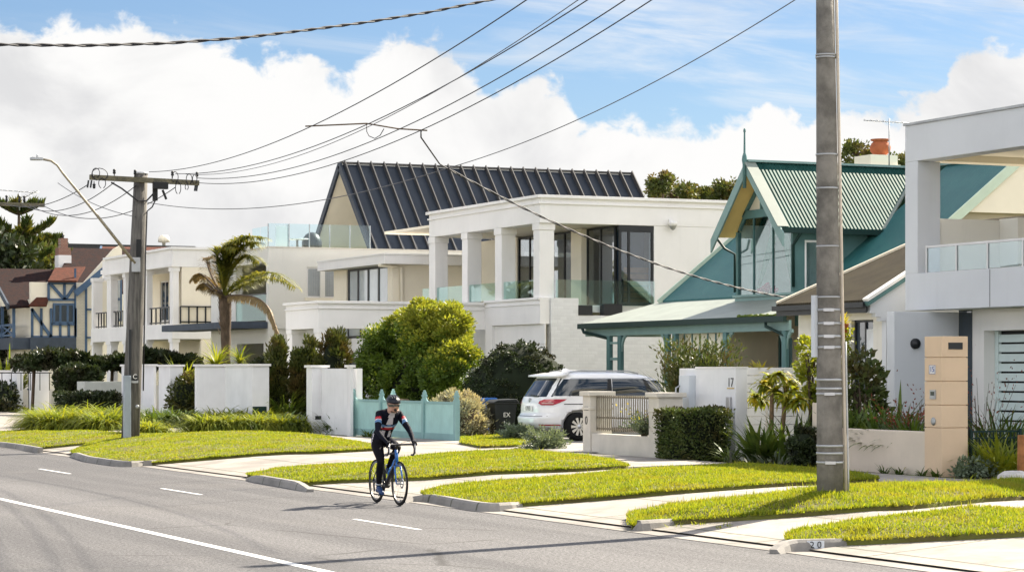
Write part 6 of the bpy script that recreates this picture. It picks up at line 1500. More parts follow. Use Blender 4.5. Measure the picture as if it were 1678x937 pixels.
def tree(label, px, py, D, rx, rz, mat, nl, per, lump, ll, lw, name='tree', gapy=0.0, trunkw=0.25):
    c = onD(px, py, D); t = thing(name, label, 'tree', (c.x, c.y, 0.0))
    P, O = clumps((c.x, c.y, c.z), (rx, rx, rz), nl, per, lump)
    Dr = O/np.maximum(np.linalg.norm(O, axis=1, keepdims=True), 1e-6)*0.6+rng.normal(0, 0.6, P.shape)+np.array([0,0,0.2])
    np_mesh('crown', leaf_quads(P, Dr, unit(len(P)), ll*rng.uniform(0.6, 1.3, len(P)), lw*rng.uniform(0.7, 1.3, len(P))), 4, mat, t)
    m = MB(); m.tube([(c.x, c.y, -0.1), (c.x+0.1, c.y, c.z-rz*0.5), (c.x, c.y, c.z+rz*0.5)], [trunkw, trunkw*0.7, 0.05], 8)
    for i in range(7):
        a = random.uniform(0, 6.28); h = random.uniform(-0.7, 0.2); m.tube([(c.x, c.y, c.z+rz*h), (c.x+rx*0.35*math.cos(a), c.y+rx*0.35*math.sin(a), c.z+rz*(h+0.3)), (c.x+rx*0.75*math.cos(a), c.y+rx*0.75*math.sin(a), c.z+rz*(h+0.5))], [trunkw*0.4, trunkw*0.25, 0.03], 5)
    m.build('trunk', BARK, t)
tree('dark bushy tree at the left edge beside the half timbered house', 2, 520, 138, 2.3, 4.6, L_DARK, 220, 60, 1.0, 0.42, 0.12)
tree('tall dark tree at the left edge below the Norfolk pine', -16, 505, 150, 2.4, 3.4, L_PINE, 200, 60, 1.2, 0.45, 0.12)
tree('green tree between the Norfolk pine and the chimney', 66, 446, 160, 1.9, 1.6, L_TREE, 70, 60, 0.9, 0.4, 0.12)
tree('broad green tree behind the dark tiled roof', 14, 462, 162, 3.0, 2.0, L_TREE, 90, 60, 0.9, 0.4, 0.12)
tree('wispy gum tree rising over the white parapet', 1083, 303, 120, 0.55, 0.6, L_TREE, 16, 60, 0.35, 0.2, 0.06, trunkw=0.1)
tree('spreading gum tree behind the white parapet', 1105, 318, 124, 1.3, 0.5, L_TREE, 34, 60, 0.42, 0.2, 0.06)
tree('low green tree behind the white parapet near the dormer', 1148, 326, 126, 1.2, 0.45, L_TREE, 30, 60, 0.35, 0.2, 0.06)
tree('rounded olive tree behind the parapet beside the dormer gable', 1193, 318, 124, 0.75, 0.6, L_TREE, 34, 60, 0.35, 0.2, 0.06)
tree('thin bare topped tree at the end of the navy roof', 1043, 318, 122, 0.22, 0.35, L_TREE, 6, 40, 0.2, 0.16, 0.05, trunkw=0.06)
tree('olive tree left of the cream chimney', 1405, 258, 98, 0.6, 0.55, L_TREE, 26, 60, 0.3, 0.17, 0.05)
tree('olive tree right of the cream chimney', 1465, 270, 98, 0.7, 0.45, L_TREE, 26, 60, 0.3, 0.17, 0.05)

# right-hand garden -------------------------------------------------
c = onX(1152, 600, 26.5)
spray('bamboo', 'feathery green bamboo clump behind the wall numbered 17', 'plant', (c.x-0.15, c.y), 230, 2.35, L_HEDGE, 0.6, (1.30, 1.56), 70, 0.13, 0.022, droop=(0.0, 0.2))
strappy('spiky_palm', 'grey spiky palm behind the wall beside the bamboo', 'plant', onX(1108, 600, 26.5), 70, 1.5, 0.02, L_DARK, 0.1, (0.2, 1.4), (0.3, 0.9), z=1.2)
# umbrella shaped shrub
c = onX(1268, 690, 24.6)
t = thing('umbrella_shrub', 'umbrella shaped shrub with drooping yellow green leaves on two bare stems', 'shrub', (c.x, c.y, GZ))
for px in (1263, 1277):
    b = onX(px, 690, 24.6); m = MB(); q = onX(px+(10 if px > 1270 else 2), 640, 24.6); m.tube([(b.x, b.y, GZ-0.05), (q.x, q.y, q.z-0.15), (q.x, q.y, q.z+0.2)], [0.05, 0.045, 0.03], 8); m.build('stem', pbr('pale_bark', (0.30, 0.20, 0.12), 0.85, 0.15, 6, 0.4, 20) if 'pale_bark' not in MATS else MATS['pale_bark'], t)
tips = [(1238,650),(1252,630),(1262,618),(1276,612),(1290,625),(1302,640),(1312,655),(1270,640),(1284,650),(1250,655),(1300,660)]
B = []; D = []
for px, py in tips:
    q = onX(px, py, 24.6+random.uniform(-0.35, 0.35))
    for i in range(34):
        a = random.uniform(0, 6.28); e = random.uniform(-0.5, 0.9); B.append((q.x, q.y, q.z)); D.append((math.cos(a)*math.cos(e), math.sin(a)*math.cos(e), math.sin(e)))
B = np.array(B); D = np.array(D); n = len(B); k = rng.random(n) < 0.3
V = blades(B, D, 0.36*rng.uniform(0.7, 1.2, n), 0.055, rng.uniform(0.8, 1.8, n), 3).reshape(n, -1, 3)
np_mesh('leaves', V[~k].reshape(-1, 3), 4, L_STRAP, t); np_mesh('yellow_leaves', V[k].reshape(-1, 3), 4, L_YELLOW, t)
strappy('yellow_shrub', 'yellow leaved succulent peeping over the slat fence', 'plant', onX(1247, 600, 26.3), 40, 0.45, 0.05, L_YELLOW, 0.1, z=2.0)
m = MB(); c = onX(1247, 600, 26.3); m.lathe([(0.12, 0.0), (0.2, 0.4), (0.22, 0.45), (0.0, 0.44)], (c.x, c.y, 1.58), 12); m.lathe([(0.25, 0.0), (0.25, 1.3)], (c.x, c.y, GZ), 12); tag(m.build('pot_pedestal', STONEW), 'stone pot on a pedestal behind the slat fence', 'pot')
for i, (px, X, n, ln, lab) in enumerate(((1248, 23.6, 80, 1.05, 'broad dark green agave clump nearest the wall numbered 17'), (1283, 23.9, 70, 1.0, 'broad dark green agave clump under the umbrella shaped shrub'), (1306, 24.6, 70, 1.2, 'broad dark agave clump behind the round shrub by the beige wall'))):
    strappy('agave', lab, 'plant', onX(px, 730, X), n, ln, 0.06, L_STRAPD, 0.18, (0.4, 1.5), (0.2, 1.1), 'agave clumps')
strappy('fern', 'dark ground fern at the bottom of the agave bed', 'plant', onX(1270, 742, 23.0), 120, 0.4, 0.03, L_DARK, 0.9, z=GZ)
bush('round_shrub', 'small dark round shrub at the end of the beige wall', 'shrub', (lambda c: (c.x, c.y, 0.60))(onX(1319, 750, 23.1)), (0.27, 0.27, 0.40), L_DARK, 70, 60, 0.10, 0.07, 0.028, GZ, core=0.85)
strappy('grey_fern', 'dark grey green fern palm behind the umbrella shaped shrub', 'plant', onX(1322, 690, 24.9), 60, 1.2, 0.04, L_DARK, 0.15, (0.3, 1.4), (0.4, 1.3))
# behind the beige wall
c = onX(1412, 640, 25.2)
bush('leafy_shrub', 'upright dark leafy shrub in front of the cottage window', 'shrub', (c.x, c.y, 1.55), (0.36, 0.40, 1.0), L_HEDGE, 40, 34, 0.22, 0.15, 0.045, GZ, 0.5, core=0)
bush('leafy_shrub', 'yellow green leafy shrub half hidden by the concrete pole', 'shrub', (lambda c: (c.x, c.y, 2.2))(onX(1329, 560, 25.6)), (0.22, 0.25, 0.75), L_STRAP, 30, 40, 0.15, 0.10, 0.035, 1.0, 0.3, core=0)
for px, X, n, ln, wd, mat, lab in ((1395, 24.3, 60, 1.15, 0.07, L_STRAPD, 'broad leaved plant behind the beige wall beside the concrete pole'), (1432, 24.4, 70, 1.1, 0.05, L_BUSH, 'bright arching bromeliad behind the beige wall'), (1458, 24.6, 60, 1.0, 0.04, L_STRAPD, 'dark strappy plant in the middle of the bed behind the beige wall'), (1500, 24.3, 60, 1.0, 0.03, L_BUSH, 'green strappy plant beside the letterbox pier'), (1488, 24.5, 80, 0.95, 0.02, L_LAV, 'grey fine leaved plant behind the beige wall'), (1470, 25.0, 26, 1.6, 0.05, L_STRAPD, 'tall broad leaved plant below the round wall lamp')):
    strappy('strap_plant', lab, 'plant', onX(px, 700, X), int(n*1.6), ln*0.74, wd*1.15, mat, 0.22, (0.35, 1.5), (0.3, 1.3), z=0.72)
spray('red_shrub', 'reddish flowering shrub behind the beige wall beside the pier', 'shrub', onX(1497, 690, 24.8), 45, 1.1, L_RED, 0.3, (0.7, 1.5), 14, 0.07, 0.02, z=0.72)
strappy('yellow_lily', 'yellow arching leaves on top of the beige wall beside the pier', 'plant', onX(1503, 705, 24.0), 12, 0.8, 0.02, L_YELLOW, 0.2, (0.4, 1.0), (0.4, 1.4))
m = MB(); q0, q1 = onX(1513, 0, 23.85), onX(1340, 0, 23.85); m.box(23.82, 25.4, q0.y, q1.y, GZ-0.05, 0.74); tag(m.build('raised_bed', SOIL), 'raised planting bed of soil held by the low beige wall', 'garden bed')
for px, X, n, ln, wd, mat, lab in ((1412, 24.9, 70, 0.9, 0.06, L_STRAPD, 'dark leafy clump under the upright shrub by the cottage window'), (1445, 24.0, 60, 0.7, 0.05, L_STRAPD, 'low dark clump just behind the middle of the beige wall'), (1480, 24.1, 60, 0.65, 0.03, L_STRAPD, 'low fine dark clump near the pier end of the beige wall'), (1375, 24.0, 60, 0.9, 0.06, L_STRAPD, 'dark broad leaves emerging right of the concrete pole')):
    strappy('strap_plant', lab, 'plant', onX(px, 700, X), n, ln, wd, mat, 0.3, (0.3, 1.4), (0.4, 1.5), z=0.72)
# hanging succulent by the concrete pole
c = onX(1382, 560, 26.6)
t = thing('hanging_plant', 'orange tipped succulent trailing from a terracotta pot beside the concrete pole', 'plant', (c.x, c.y, GZ))
m = MB(); z = onX(1382, 540, 26.6).z; m.tube([(c.x, c.y, GZ-0.1), (c.x, c.y, z-0.2)], 0.03, 8); m.build('stand', DARK, t)
m = MB(); m.lathe([(0.06, -0.22), (0.11, 0.1), (0.12, 0.12), (0.0, 0.1)], (c.x, c.y, z), 12); m.build('pot', TERRA, t)
n = 60; a = rng.uniform(0, 2*np.pi, n); e = rng.uniform(0.2, 1.5, n); B = np.tile([[c.x, c.y, z+0.1]], (n, 1)); np_mesh('leaves', blades(B, np.stack([np.cos(a)*np.cos(e), np.sin(a)*np.cos(e), np.sin(e)], 1), 0.30, 0.02, rng.uniform(0, 1, n), 3), 4, L_YELLOW, t)
P = np.stack([c.x+rng.normal(0, 0.09, 500), c.y+rng.normal(0, 0.09, 500), z+0.05-rng.random(500)**1.3*1.2], 1); np_mesh('trailing_stems', leaf_quads(P, rng.normal(0, 0.5, P.shape)-np.array([0,0,0.6]), unit(500), 0.10, 0.025), 4, L_STRAP, t)
# bed beyond the pier
for px, py, X, n, ln, mat, lab in ((1640, 760, 24.5, 110, 0.95, L_STRAP, 'sunlit yellow green clump behind the metal fence'), (1605, 740, 24.6, 70, 0.9, L_STRAP, 'sunlit arching clump beside the tall pier'), (1662, 755, 24.8, 80, 0.9, L_STRAP, 'sunlit strappy clump at the right end of the metal fence'), (1640, 690, 27.4, 110, 1.5, L_STRAPD, 'dark spiky cycad in front of the slatted garage door'), (1668, 700, 27.0, 60, 1.2, L_STRAPD, 'dark spiky plant at the edge of the picture by the garage'), (1600, 700, 26.0, 80, 1.1, L_STRAPD, 'dark leafy plant behind the tall beige pier')):
    strappy('strap_plant', lab, 'plant', onX(px, py, X), int(n*1.7), ln, 0.035, mat, 0.28, (0.3, 1.5), (0.5, 1.6))
spray('bare_shrub', 'bare reddish branched shrub before the garage jamb', 'shrub', onX(1606, 690, 26.8), 26, 2.3, L_RED, 0.3, (1.05, 1.5), 16, 0.06, 0.014)
bush('ground_cover', 'low white flowering ground cover under the metal fence', 'plant', (lambda c: (c.x, c.y, 0.35))(onX(1600, 768, 23.9)), (0.35, 0.35, 0.25), L_LAV, 30, 40, 0.12, 0.07, 0.02, GZ, core=0.6)
for px in (1450, 1475, 1510, 1535): strappy('weed', 'small green weed at the foot of the beige wall', 'plant', onX(px, 770, 23.42), 24, 0.22, 0.015, L_STRAPD, 0.08, group='weeds along the beige wall')

for px, py in ((1062, 849), (1103, 861), (1148, 856), (1190, 862), (1226, 846), (1052, 853)):
    q = onG(px, py, 0.02); strappy('weed', 'tiny weed growing in a joint of the concrete driveway', 'plant', q, 22, 0.10, 0.008, L_STRAP, 0.16, z=gz(q.x)+0.02, group='weeds in the driveway joints')
# ------------------------------------------------------------------ poles and wires
def sag(a, b, s, n=24):
    a = Vector(a); b = Vector(b); return [a.lerp(b, i/n)-Vector((0, 0, 4*s*(i/n)*(1-i/n))) for i in range(n+1)]
wb = onG(211, 726, 0.0); WX, WY = wb.x, wb.y
wd = lambda px, py: onY(px, py, WY)               # points in the plane of the crossarm
t = thing('power_pole', 'weathered wooden power pole with crossarm and leaning street lamp arm', 'power pole', (WX, WY, gz(WX)))
wtop = wd(231, 284); pr = [0.235, 0.225, 0.20, 0.175]
base = wd(213, 727)
pp = [Vector((base.x, WY, gz(WX)-0.1)).lerp(Vector((wtop.x, WY, wtop.z)), f) for f in (0, .3, .7, 1)]
m = MB(); m.tube(pp, pr, 18); m.build('pole', WOOD, t)
m = MB(); cp = wd(231, 284); m.lathe([(0.185, -0.03), (0.185, 0.02), (0.0, 0.03)], (cp.x, WY, cp.z), 16); m.build('cap', GALV, t)
a, b_ = wd(143, 293), wd(321, 300)
AY = WY-0.26; zA = (a.z+b_.z)/2
a.z = b_.z = zA; a.z += 0.03
m = MB(); m.beam((a.x, AY, a.z), (b_.x, AY, b_.z-0.03), 0.11, 0.13); arm = m.build('crossarm', pbr('lichen_timber', (0.17, 0.15, 0.10), 0.9, 0.2, 6, 0.6, 14, col2=(0.09, 0.085, 0.06)), t)
def insul(px, s=1.0, up=True):
    c = wd(px, 296); z = zA+(0.07 if up else -0.07); k = s if up else -s
    m = MB(); m.lathe([(0.012, 0), (0.012, 0.06*k), (0.035, 0.07*k), (0.045, 0.10*k), (0.028, 0.125*k), (0.042, 0.14*k), (0.03, 0.185*k), (0.0, 0.19*k)], (c.x, AY, z), 10); m.build('insulator', BLACKM, arm)
    return Vector((c.x, AY, z+0.16*k))
ins = {px: insul(px) for px in (183, 217, 278, 318)}
insul(150, 1.0, False)
def loop(px, r, dz=0.12, flat=1.0):
    c = wd(px, 296); m = MB(); m.tube([(c.x+r*flat*math.cos(x), AY-0.07, zA+dz+r*math.sin(x)) for x in [i/14*5.6-1.2 for i in range(15)]], 0.011, 5); m.build('jumper_loop', WIREM, arm)
loop(152, 0.12, 0.14, 0.8); loop(158, 0.16, 0.10, 1.3); loop(162, 0.13, -0.12, 0.7); loop(281, 0.14, 0.10, 0.6); loop(286, 0.16, -0.18, 0.45); loop(304, 0.13, 0.06, 0.6); loop(313, 0.12, 0.06, 0.5); loop(300, 0.07, -0.15, 0.6)
for px in (141, 146, 316, 319): c = wd(px, 305); m = MB(); m.beam((c.x, AY, zA-0.05), (c.x-0.03, AY, zA-0.24), 0.03, 0.04); m.build('strain_clamp', DARK, arm)
bx0, bx1 = wd(244, 300), wd(268, 312); m = MB(); m.box(bx0.x, bx1.x, AY-0.20, AY-0.062, bx1.z, bx0.z); m.build('junction_box', BLACKM, t, 0.008)
for px, py in ((176, 299), (287, 300)):
    pass
q0, q1 = wd(178, 297), wd(222, 330); m = MB(); m.tube([(q0.x, AY, q0.z-0.05), (wd(195,310).x, AY, wd(195,310).z), (q1.x, WY-0.22, q1.z), (wd(236,330).x, WY-0.23, q1.z+0.0), (wd(250,314).x, WY-0.2, wd(250,316).z)], 0.022, 6); m.build('cable', WIREM, t)
m = MB(); q = wd(250, 321); m.box(q.x-0.06, q.x+0.06, WY-0.28, WY-0.2, q.z-0.14, q.z+0.16); q = wd(262, 320); m.beam((q.x, WY-0.25, q.z+0.12), (q.x+0.1, WY-0.25, q.z-0.12), 0.05, 0.05); m.build('fuse_holder', BLACKM, t)
m = MB(); m.tube([(wd(252,326).x, WY-0.24, wd(252,326).z), (wd(246,340).x, WY-0.2, wd(246,340).z), (wd(238,347).x, WY-0.17, wd(238,347).z), (wd(235,420).x, WY-0.2, wd(235,420).z), (wd(231,640).x, WY-0.22, wd(231,640).z)], 0.018, 6); m.build('riser_cable', WIREM, t)
q = wd(226, 412); m = MB(); m.box(q.x-0.10, q.x+0.02, WY-0.235, WY-0.19, q.z-0.25, q.z+0.30); m.build('scorch_plate', BLACKM, t)
q = wd(204, 610)
m = MB(); z0, z1 = wd(204, 727).z, wd(204, 615).z; m.box(q.x-0.09, q.x+0.09, WY-0.33, WY-0.18, gz(WX)-0.05, z1); m.build('cable_guard', pbr('grey_guard', (0.30, 0.34, 0.38), 0.5, 0.06), t, 0.02)
m = MB(); m.box(q.x+0.03, q.x+0.10, WY-0.30, WY-0.24, z1, wd(204, 540).z); m.build('conduit', DARK, t)
for py, wdx, hh in ((618, 0.07, 0.09), (624, 0.09, 0.05)):
    c = wd(217, py); m = MB(); m.box(c.x-wdx, c.x+wdx, WY-0.245, WY-0.22, c.z-hh, c.z+hh*0.4); pl = m.build('pole_plate', GALV if py > 620 else DARK, t)
c = wd(217, 617); textmesh('C', 0.17, Vector((c.x, WY-0.25, c.z)), '-Y', WHITE, t, 'lettering')
c = wd(221, 666); m = MB(); m.lathe([(0.0, -0.26), (0.05, -0.26), (0.055, -0.22), (0.0, -0.2)], (c.x, WY, c.z), 10, 0, 'Y'); m.build('bolt', GALV, t)
# lamp arm
la = [wd(217, 432), wd(152, 350), wd(99, 285), wd(90, 272), wd(80, 265), wd(64, 262)]
la = [Vector((p.x, WY-0.25+0.0*i, p.z)) for i, p in enumerate(la)]
m = MB(); m.tube(la, [0.044, 0.036, 0.031, 0.03, 0.03, 0.03], 10); lam = m.build('lamp_arm', pbr('tan_steel', (0.33, 0.29, 0.22), 0.55, 0.1, metal=0.3), t)
h0, h1 = wd(66, 262), wd(49, 261); m = MB(); m.prism([(h0.x, WY-0.33, h0.z+0.04), (h0.x, WY-0.17, h0.z+0.04), (h1.x, WY-0.13, h1.z+0.03), (h1.x-0.06, WY-0.25, h1.z+0.02), (h1.x, WY-0.37, h1.z+0.03)], (0, 0, -0.075)); m.lathe([(0.03, 0.0), (0.03, 0.06), (0.0, 0.07)], ((h0.x+h1.x)/2, WY-0.25, h0.z+0.04), 8); m.build('lamp_head', GALV, lam, 0.01)
m = MB(); c = wd(216, 430); m.box(c.x-0.06, c.x+0.15, WY-0.28, WY-0.2, c.z-0.25, c.z+0.12); m.build('bracket', GALV, lam)

# next pole along, only its crossarm end and wires reach into the picture
FY = WY+16.5
t = thing('power_pole', 'second wooden power pole whose crossarm reaches in at the left edge', 'power pole', (WX-0.1, FY, 0.2))
fx = WX-0.1; ft = onY(60, 337, FY)
m = MB(); m.tube([(fx, FY, 0.1), (fx, FY, ft.z+0.5)], [0.2, 0.16], 12); m.build('pole', WOOD, t)
m = MB(); m.beam((fx-1.4, FY-0.25, ft.z), (onY(70, 337, FY).x, FY-0.25, ft.z), 0.1, 0.12); arm2 = m.build('crossarm', MATS['lichen_timber'], t)
for px in (8, 29, 37):
    c = onY(px, 337, FY); m = MB(); m.lathe([(0.015, 0.06), (0.04, 0.1), (0.045, 0.16), (0.03, 0.2), (0.05, 0.26), (0.0, 0.3)], (c.x, FY-0.25, ft.z), 8); m.build('insulator', BLACKM, arm2)
# concrete pole with hose clamps
PX, PY_ = POLE.x, POLE.y
PX = 17.15; PY_ = onX(1361, 0, PX).y
cpz = gz(PX)
t = thing('concrete_pole', 'tall round concrete pole bound with steel strapping beside the beige wall', 'power pole', (PX, PY_, cpz))
zf = lambda py: onX(1360, py, PX).z
rad = lambda z: 0.183-(z-cpz)*0.0088
pl = [(PX-0.0, PY_, cpz-0.1)]+[(PX, PY_, cpz+h) for h in (1, 2, 3, 4, 5, 6, 7.4)]
# lean of a few centimetres as in the photo
pts_ = [Vector(p)+Rv*(-(p[2]-cpz)*0.0105) for p in pl]
m = MB(); m.tube(pts_, [rad(p[2]) for p in pl], 28); m.build('pole', CONCP, t)
cen = lambda z: Vector((PX, PY_, z))+Rv*(-(z-cpz)*0.0105)
for py in (91, 95, 254, 309, 404, 487, 508, 530, 551, 569, 622, 636.5, 645, 730, 742, 757):
    z = zf(py); c = cen(z); r = rad(z)+0.004; thick = 0.012 if py in (91, 95, 254, 309, 404, 487) else 0.016
    m = MB(); m.lathe([(r-0.002, -thick), (r+0.004, -thick), (r+0.004, thick), (r-0.002, thick)], c, 24); bnd = m.build('strap', GALV, t)
    if py in (508, 530, 551, 569, 645, 757):
        q = c-Fv*(r+0.008); m = MB(); m.beam(q-Rv*0.09-Vector((0,0,0.0)), q+Rv*0.05, 0.02, 0.04); m.build('buckle', STEEL, bnd)
for off, rr, z0, z1, mt in ((0.02, 0.022, cpz, 7.6, 'a'), (0.055, 0.013, cpz+0.1, zf(560), 'b')):
    lst = [cen(z)+Rv*(rad(z)+off)-Fv*0.05 for z in np.linspace(z0, z1, 8)]
    m = MB(); m.tube(lst, rr, 8); m.build('conduit', pbr('pale_conduit', (0.50, 0.44, 0.36), 0.4, 0.05) if mt == 'a' else GALV, t)
a, b_ = zf(585), zf(484); m = MB(); q = cen((a+b_)/2)-Rv*(rad(2.5)+0.03); m.box(q.x-0.03, q.x+0.03, q.y-0.06, q.y+0.03, a, b_); m.build('cable_cover', pbr('cover_white', (0.55, 0.58, 0.62), 0.5, 0.03), t)
# wires: each a thing of its own
def wire(pts_, r, label, mat=None, group=None, name='power_line', cat='wire', n=5):
    m = MB(); m.tube(pts_, r, n); return tag(m.build(name, mat or WIREM), label, cat, group)
EY = PY_-0.24
def main(px_s, py_s, px_e, s, lab, r=0.0090, back=None, mat=None):
    st = wd(px_s, py_s); st = Vector((st.x, AY, st.z)); e = onY(px_e, -14, EY)
    P = sag(st, e, s, 30); tn = (P[-1]-P[-2]).normalized(); Q = P+[P[-1]+tn*(3.0*k)+Vector((0, 0, 0.012*k*k)) for k in range(1, 9)]; wire(Q, r, lab, mat); return P
W1 = main(240, 283, 884, 0.55, 'topmost street wire rising from the wooden pole top towards the upper edge')
W2 = main(283, 286, 985, 0.62, 'street wire from the inner right insulator of the wooden pole')
W2b = main(300, 287, 968, 0.66, 'thin street wire just above the second wire from the top', 0.007, mat=WIREL)
W3 = main(318, 293, 1046, 0.70, 'street wire from the outer insulator, third from the top')
W4 = main(322, 301, 1090, 0.74, 'lowest street wire running from the end of the crossarm')
def at_px(P, px):
    for a, b in zip(P, P[1:]):
        def pr_(v): D = v.x*SN+v.y*CS; return CX+F*(v.x*CS-v.y*SN)/D
        if (pr_(a)-px)*(pr_(b)-px) <= 0: f = (px-pr_(a))/(pr_(b)-pr_(a)); return a.lerp(b, f)
    return P[len(P)//2]
# spreader bar with its dangling lead
p1, p4 = at_px(W1, 510), at_px(W4, 690); p2, p3 = at_px(W2, 601), at_px(W3, 652)
d = (p4-p1).normalized()
t = thing('wire_spreader', 'thin spreader rod tied across the street wires in mid air', 'spreader', p1)
m = MB(); m.tube([p1-d*0.12+Vector((0,0,0.0)), p2+Vector((0,0,.02)), p3+Vector((0,0,.02)), p4+d*0.12], 0.014, 6); m.build('rod', TIMBER, t)
m = MB(); m.tube([p2, p2-Vector((0,0,0.12)), p2+d*0.05-Vector((0,0,0.2)), p2+d*0.17-Vector((0,0,0.24)), p2+d*0.28-Vector((0,0,0.18)), p2+d*0.36-Vector((0,0,0.06))], 0.008, 5); m.build('tie_lead', WIREM, t)
J = onX(733, 276, 17.2)
wire([p4, p4+Vector((0,0,-0.12)), p4.lerp(J, 0.35)+Vector((0,0,-0.12)), p4.lerp(J, 0.7)+Vector((0,0,-0.12)), J], 0.014, 'dark lead dangling from the spreader rod down to the service wire joint')
wire(sag(J, cen(7.35)+Rv*0.1, 0.28), 0.008, 'thin service wire rising from the joint to the top of the concrete pole', WIREL)
HE = onX(1292, 488, 29.4)
pts_ = sag(J, HE, 0.35, 60)
m = MB()
for ph in (0, math.pi):
    m.tube([p+Vector((0, 0.016*math.cos(i*1.3+ph), 0.016*math.sin(i*1.3+ph))) for i, p in enumerate(pts_)], 0.012, 5)
tag(m.build('service_cable', WIREM), 'twisted service cable running down from the joint to the teal roof', 'wire')
wire(sag(Vector((wtop.x+0.1, WY, wd(238, 331).z)), J, 0.42), 0.009, 'thin service wire from the wooden pole to the mid air joint', WIREL)
# top left twisted cable
P0, P1_ = onD(-60, 74, 24), cen(8.6)
P1_ = onD(1060, -75, 33)
# chain through the surveyed points of the photo
sv_ = [onD(-60, 73.5, 24.0), onD(0, 73.5, 24.4), onD(135, 75, 25.2), onD(270, 71.5, 26.1), onD(400, 62, 27.0), onD(500, 50, 27.8), onD(600, 37, 28.6), onD(700, 21, 29.4), onD(800, 1, 30.2), onD(960, -36, 31.5), onD(1340, -130, 33.5)]
pts_ = []
for a, b in zip(sv_, sv_[1:]): pts_ += [a.lerp(b, i/10) for i in range(10)]
m = MB()
for ph in (0, math.pi): m.tube([p+Vector((0.0, 0.010*math.cos(i*1.15+ph), 0.010*math.sin(i*1.15+ph))) for i, p in enumerate(pts_)], 0.0105, 5)
tag(m.build('service_cable', WIREM), 'black twisted cable sweeping across the upper left sky', 'wire')
# wires on to the next pole
for px_s, py_s, px_e, s, lab in ((141, 303, 6, 0.30, 'wire from the left end of the crossarm to the pole at the left edge'), (183, 300, 33, 0.45, 'wire from the inner left of the crossarm to the pole at the left edge'), (219, 305, 46, 0.55, 'wire passing behind the wooden pole top to the pole at the left edge'), (283, 308, 68, 0.62, 'lowest of the wires between the two wooden poles')):
    st = wd(px_s, py_s); e = onY(px_e, 336, FY-0.25); e.z = ft.z+0.02
    wire(sag(Vector((st.x, AY, st.z)), e, s), 0.012, lab)
wire(sag(Vector((wd(219, 356).x, WY-0.2, wd(219, 356).z)), onY(95, 300, FY-4), 0.15), 0.010, 'short stay wire ending on the wooden pole below the lamp arm')
for py, lab in ((380, 'wire beyond the second pole, upper of two at the left edge'), (415, 'wire beyond the second pole, lower of two at the left edge')):
    wire(sag(Vector((WX-1, FY, ft.z)), onD(-300, py+60, 110), 0.3), 0.014, lab)

# television antennas
def antenna(label, px, pbot, ptop, D, booms):
    b = onD(px, pbot, D); tp = onD(px, ptop, D); t = thing('antenna', label, 'antenna', b)
    s = D/3987
    m = MB(); m.tube([b, tp], 0.018*D/70, 6); m.build('mast', GALV, t)
    for (x0, y0, x1, y1), els in booms:
        a, c = onD(x0, y0, D), onD(x1, y1, D); m = MB(); m.tube([a, c], 0.013*D/70, 6); bo = m.build('boom', GALV, t)
        m = MB()
        for i in range(els): p = a.lerp(c, (i+0.5)/els); v = Fv*0.35+Rv*0.12; m.tube([p-v, p+v], 0.006*D/70, 4)
        m.build('elements', GALV, t)
antenna('television antenna on a tall mast behind the teal ridge', 1457, 272, 195, 66, [((1415, 197.5, 1506, 203), 9)])
antenna('television antenna on a mast above the Norfolk pine', 32, 345, 314, 140, [((-8, 311, 62, 316), 8), ((38, 325, 62, 312), 4)])
# ------------------------------------------------------------------ white people mover on the drive
t = None
CYC = 55.75; CXR = 25.17; CZ = 0.335
van = thing('parked_van', 'white people mover parked nose in on the drive beside the steel grille', 'car', (CXR+2.5, CYC, CZ))
PAINT = pbr('pearl_paint', (0.74, 0.74, 0.75), 0.22, 0.01, 1.0, spec=0.6, coat=0.6)
CGLASS = pbr('car_glass', (0.012, 0.02, 0.028), 0.03, 0.05, 0.5, spec=0.8)
LV = [  # z, rear x, front x, half width, corner exponent
 (0.20, 0.30, 4.70, 0.86, 3.2), (0.27, 0.10, 4.92, 0.93, 3.6), (0.42, 0.00, 5.06, 0.975, 4.2), (0.56, 0.00, 5.10, 0.985, 4.4), (0.62, 0.05, 5.10, 0.99, 4.6), (0.68, 0.10, 5.09, 0.99, 4.8), (0.80, 0.10, 5.06, 0.985, 4.8), (0.95, 0.12, 4.98, 0.975, 4.8), (1.03, 0.15, 4.80, 0.965, 4.8), (1.07, 0.17, 4.10, 0.955, 4.8),
 (1.20, 0.25, 3.86, 0.935, 4.8), (1.38, 0.37, 3.52, 0.895, 4.8), (1.53, 0.47, 3.20, 0.85, 4.6), (1.62, 0.50, 2.92, 0.80, 4.2), (1.67, 0.60, 2.70, 0.72, 3.6), (1.71, 0.85, 2.35, 0.50, 3.0)]
def prof_at(z):
    L = LV
    if z <= L[0][0]: return L[0][1:]
    for a, b in zip(L, L[1:]):
        if a[0] <= z <= b[0]: f = (z-a[0])/(b[0]-a[0]); return tuple(a[i]+(b[i]-a[i])*f for i in range(1, 5))
    return L[-1][1:]
def ring(z, n=72):
    xr_, xf, w_, e = prof_at(z); c, h = (xr_+xf)/2, (xf-xr_)/2; out = []
    for i in range(n):
        a = 2*math.pi*i/n+math.pi/n; ca, sa = math.cos(a), math.sin(a)
        out.append((c+h*math.copysign(abs(ca)**(2/e), ca), w_*math.copysign(abs(sa)**(2/e), sa), z))
    return out
def halfw(x, z):
    xr_, xf, w_, e = prof_at(z); c, h = (xr_+xf)/2, (xf-xr_)/2; u = min(0.999, abs((x-c)/h)); return w_*(1-u**e)**(1/e)
zs_ = []
for a, b in zip(LV, LV[1:]): zs_ += [a[0]+(b[0]-a[0])*i/3 for i in range(3)]
zs_.append(LV[-1][0])
bm = bmesh.new(); rows = [[bm.verts.new(p) for p in ring(z)] for z in zs_]
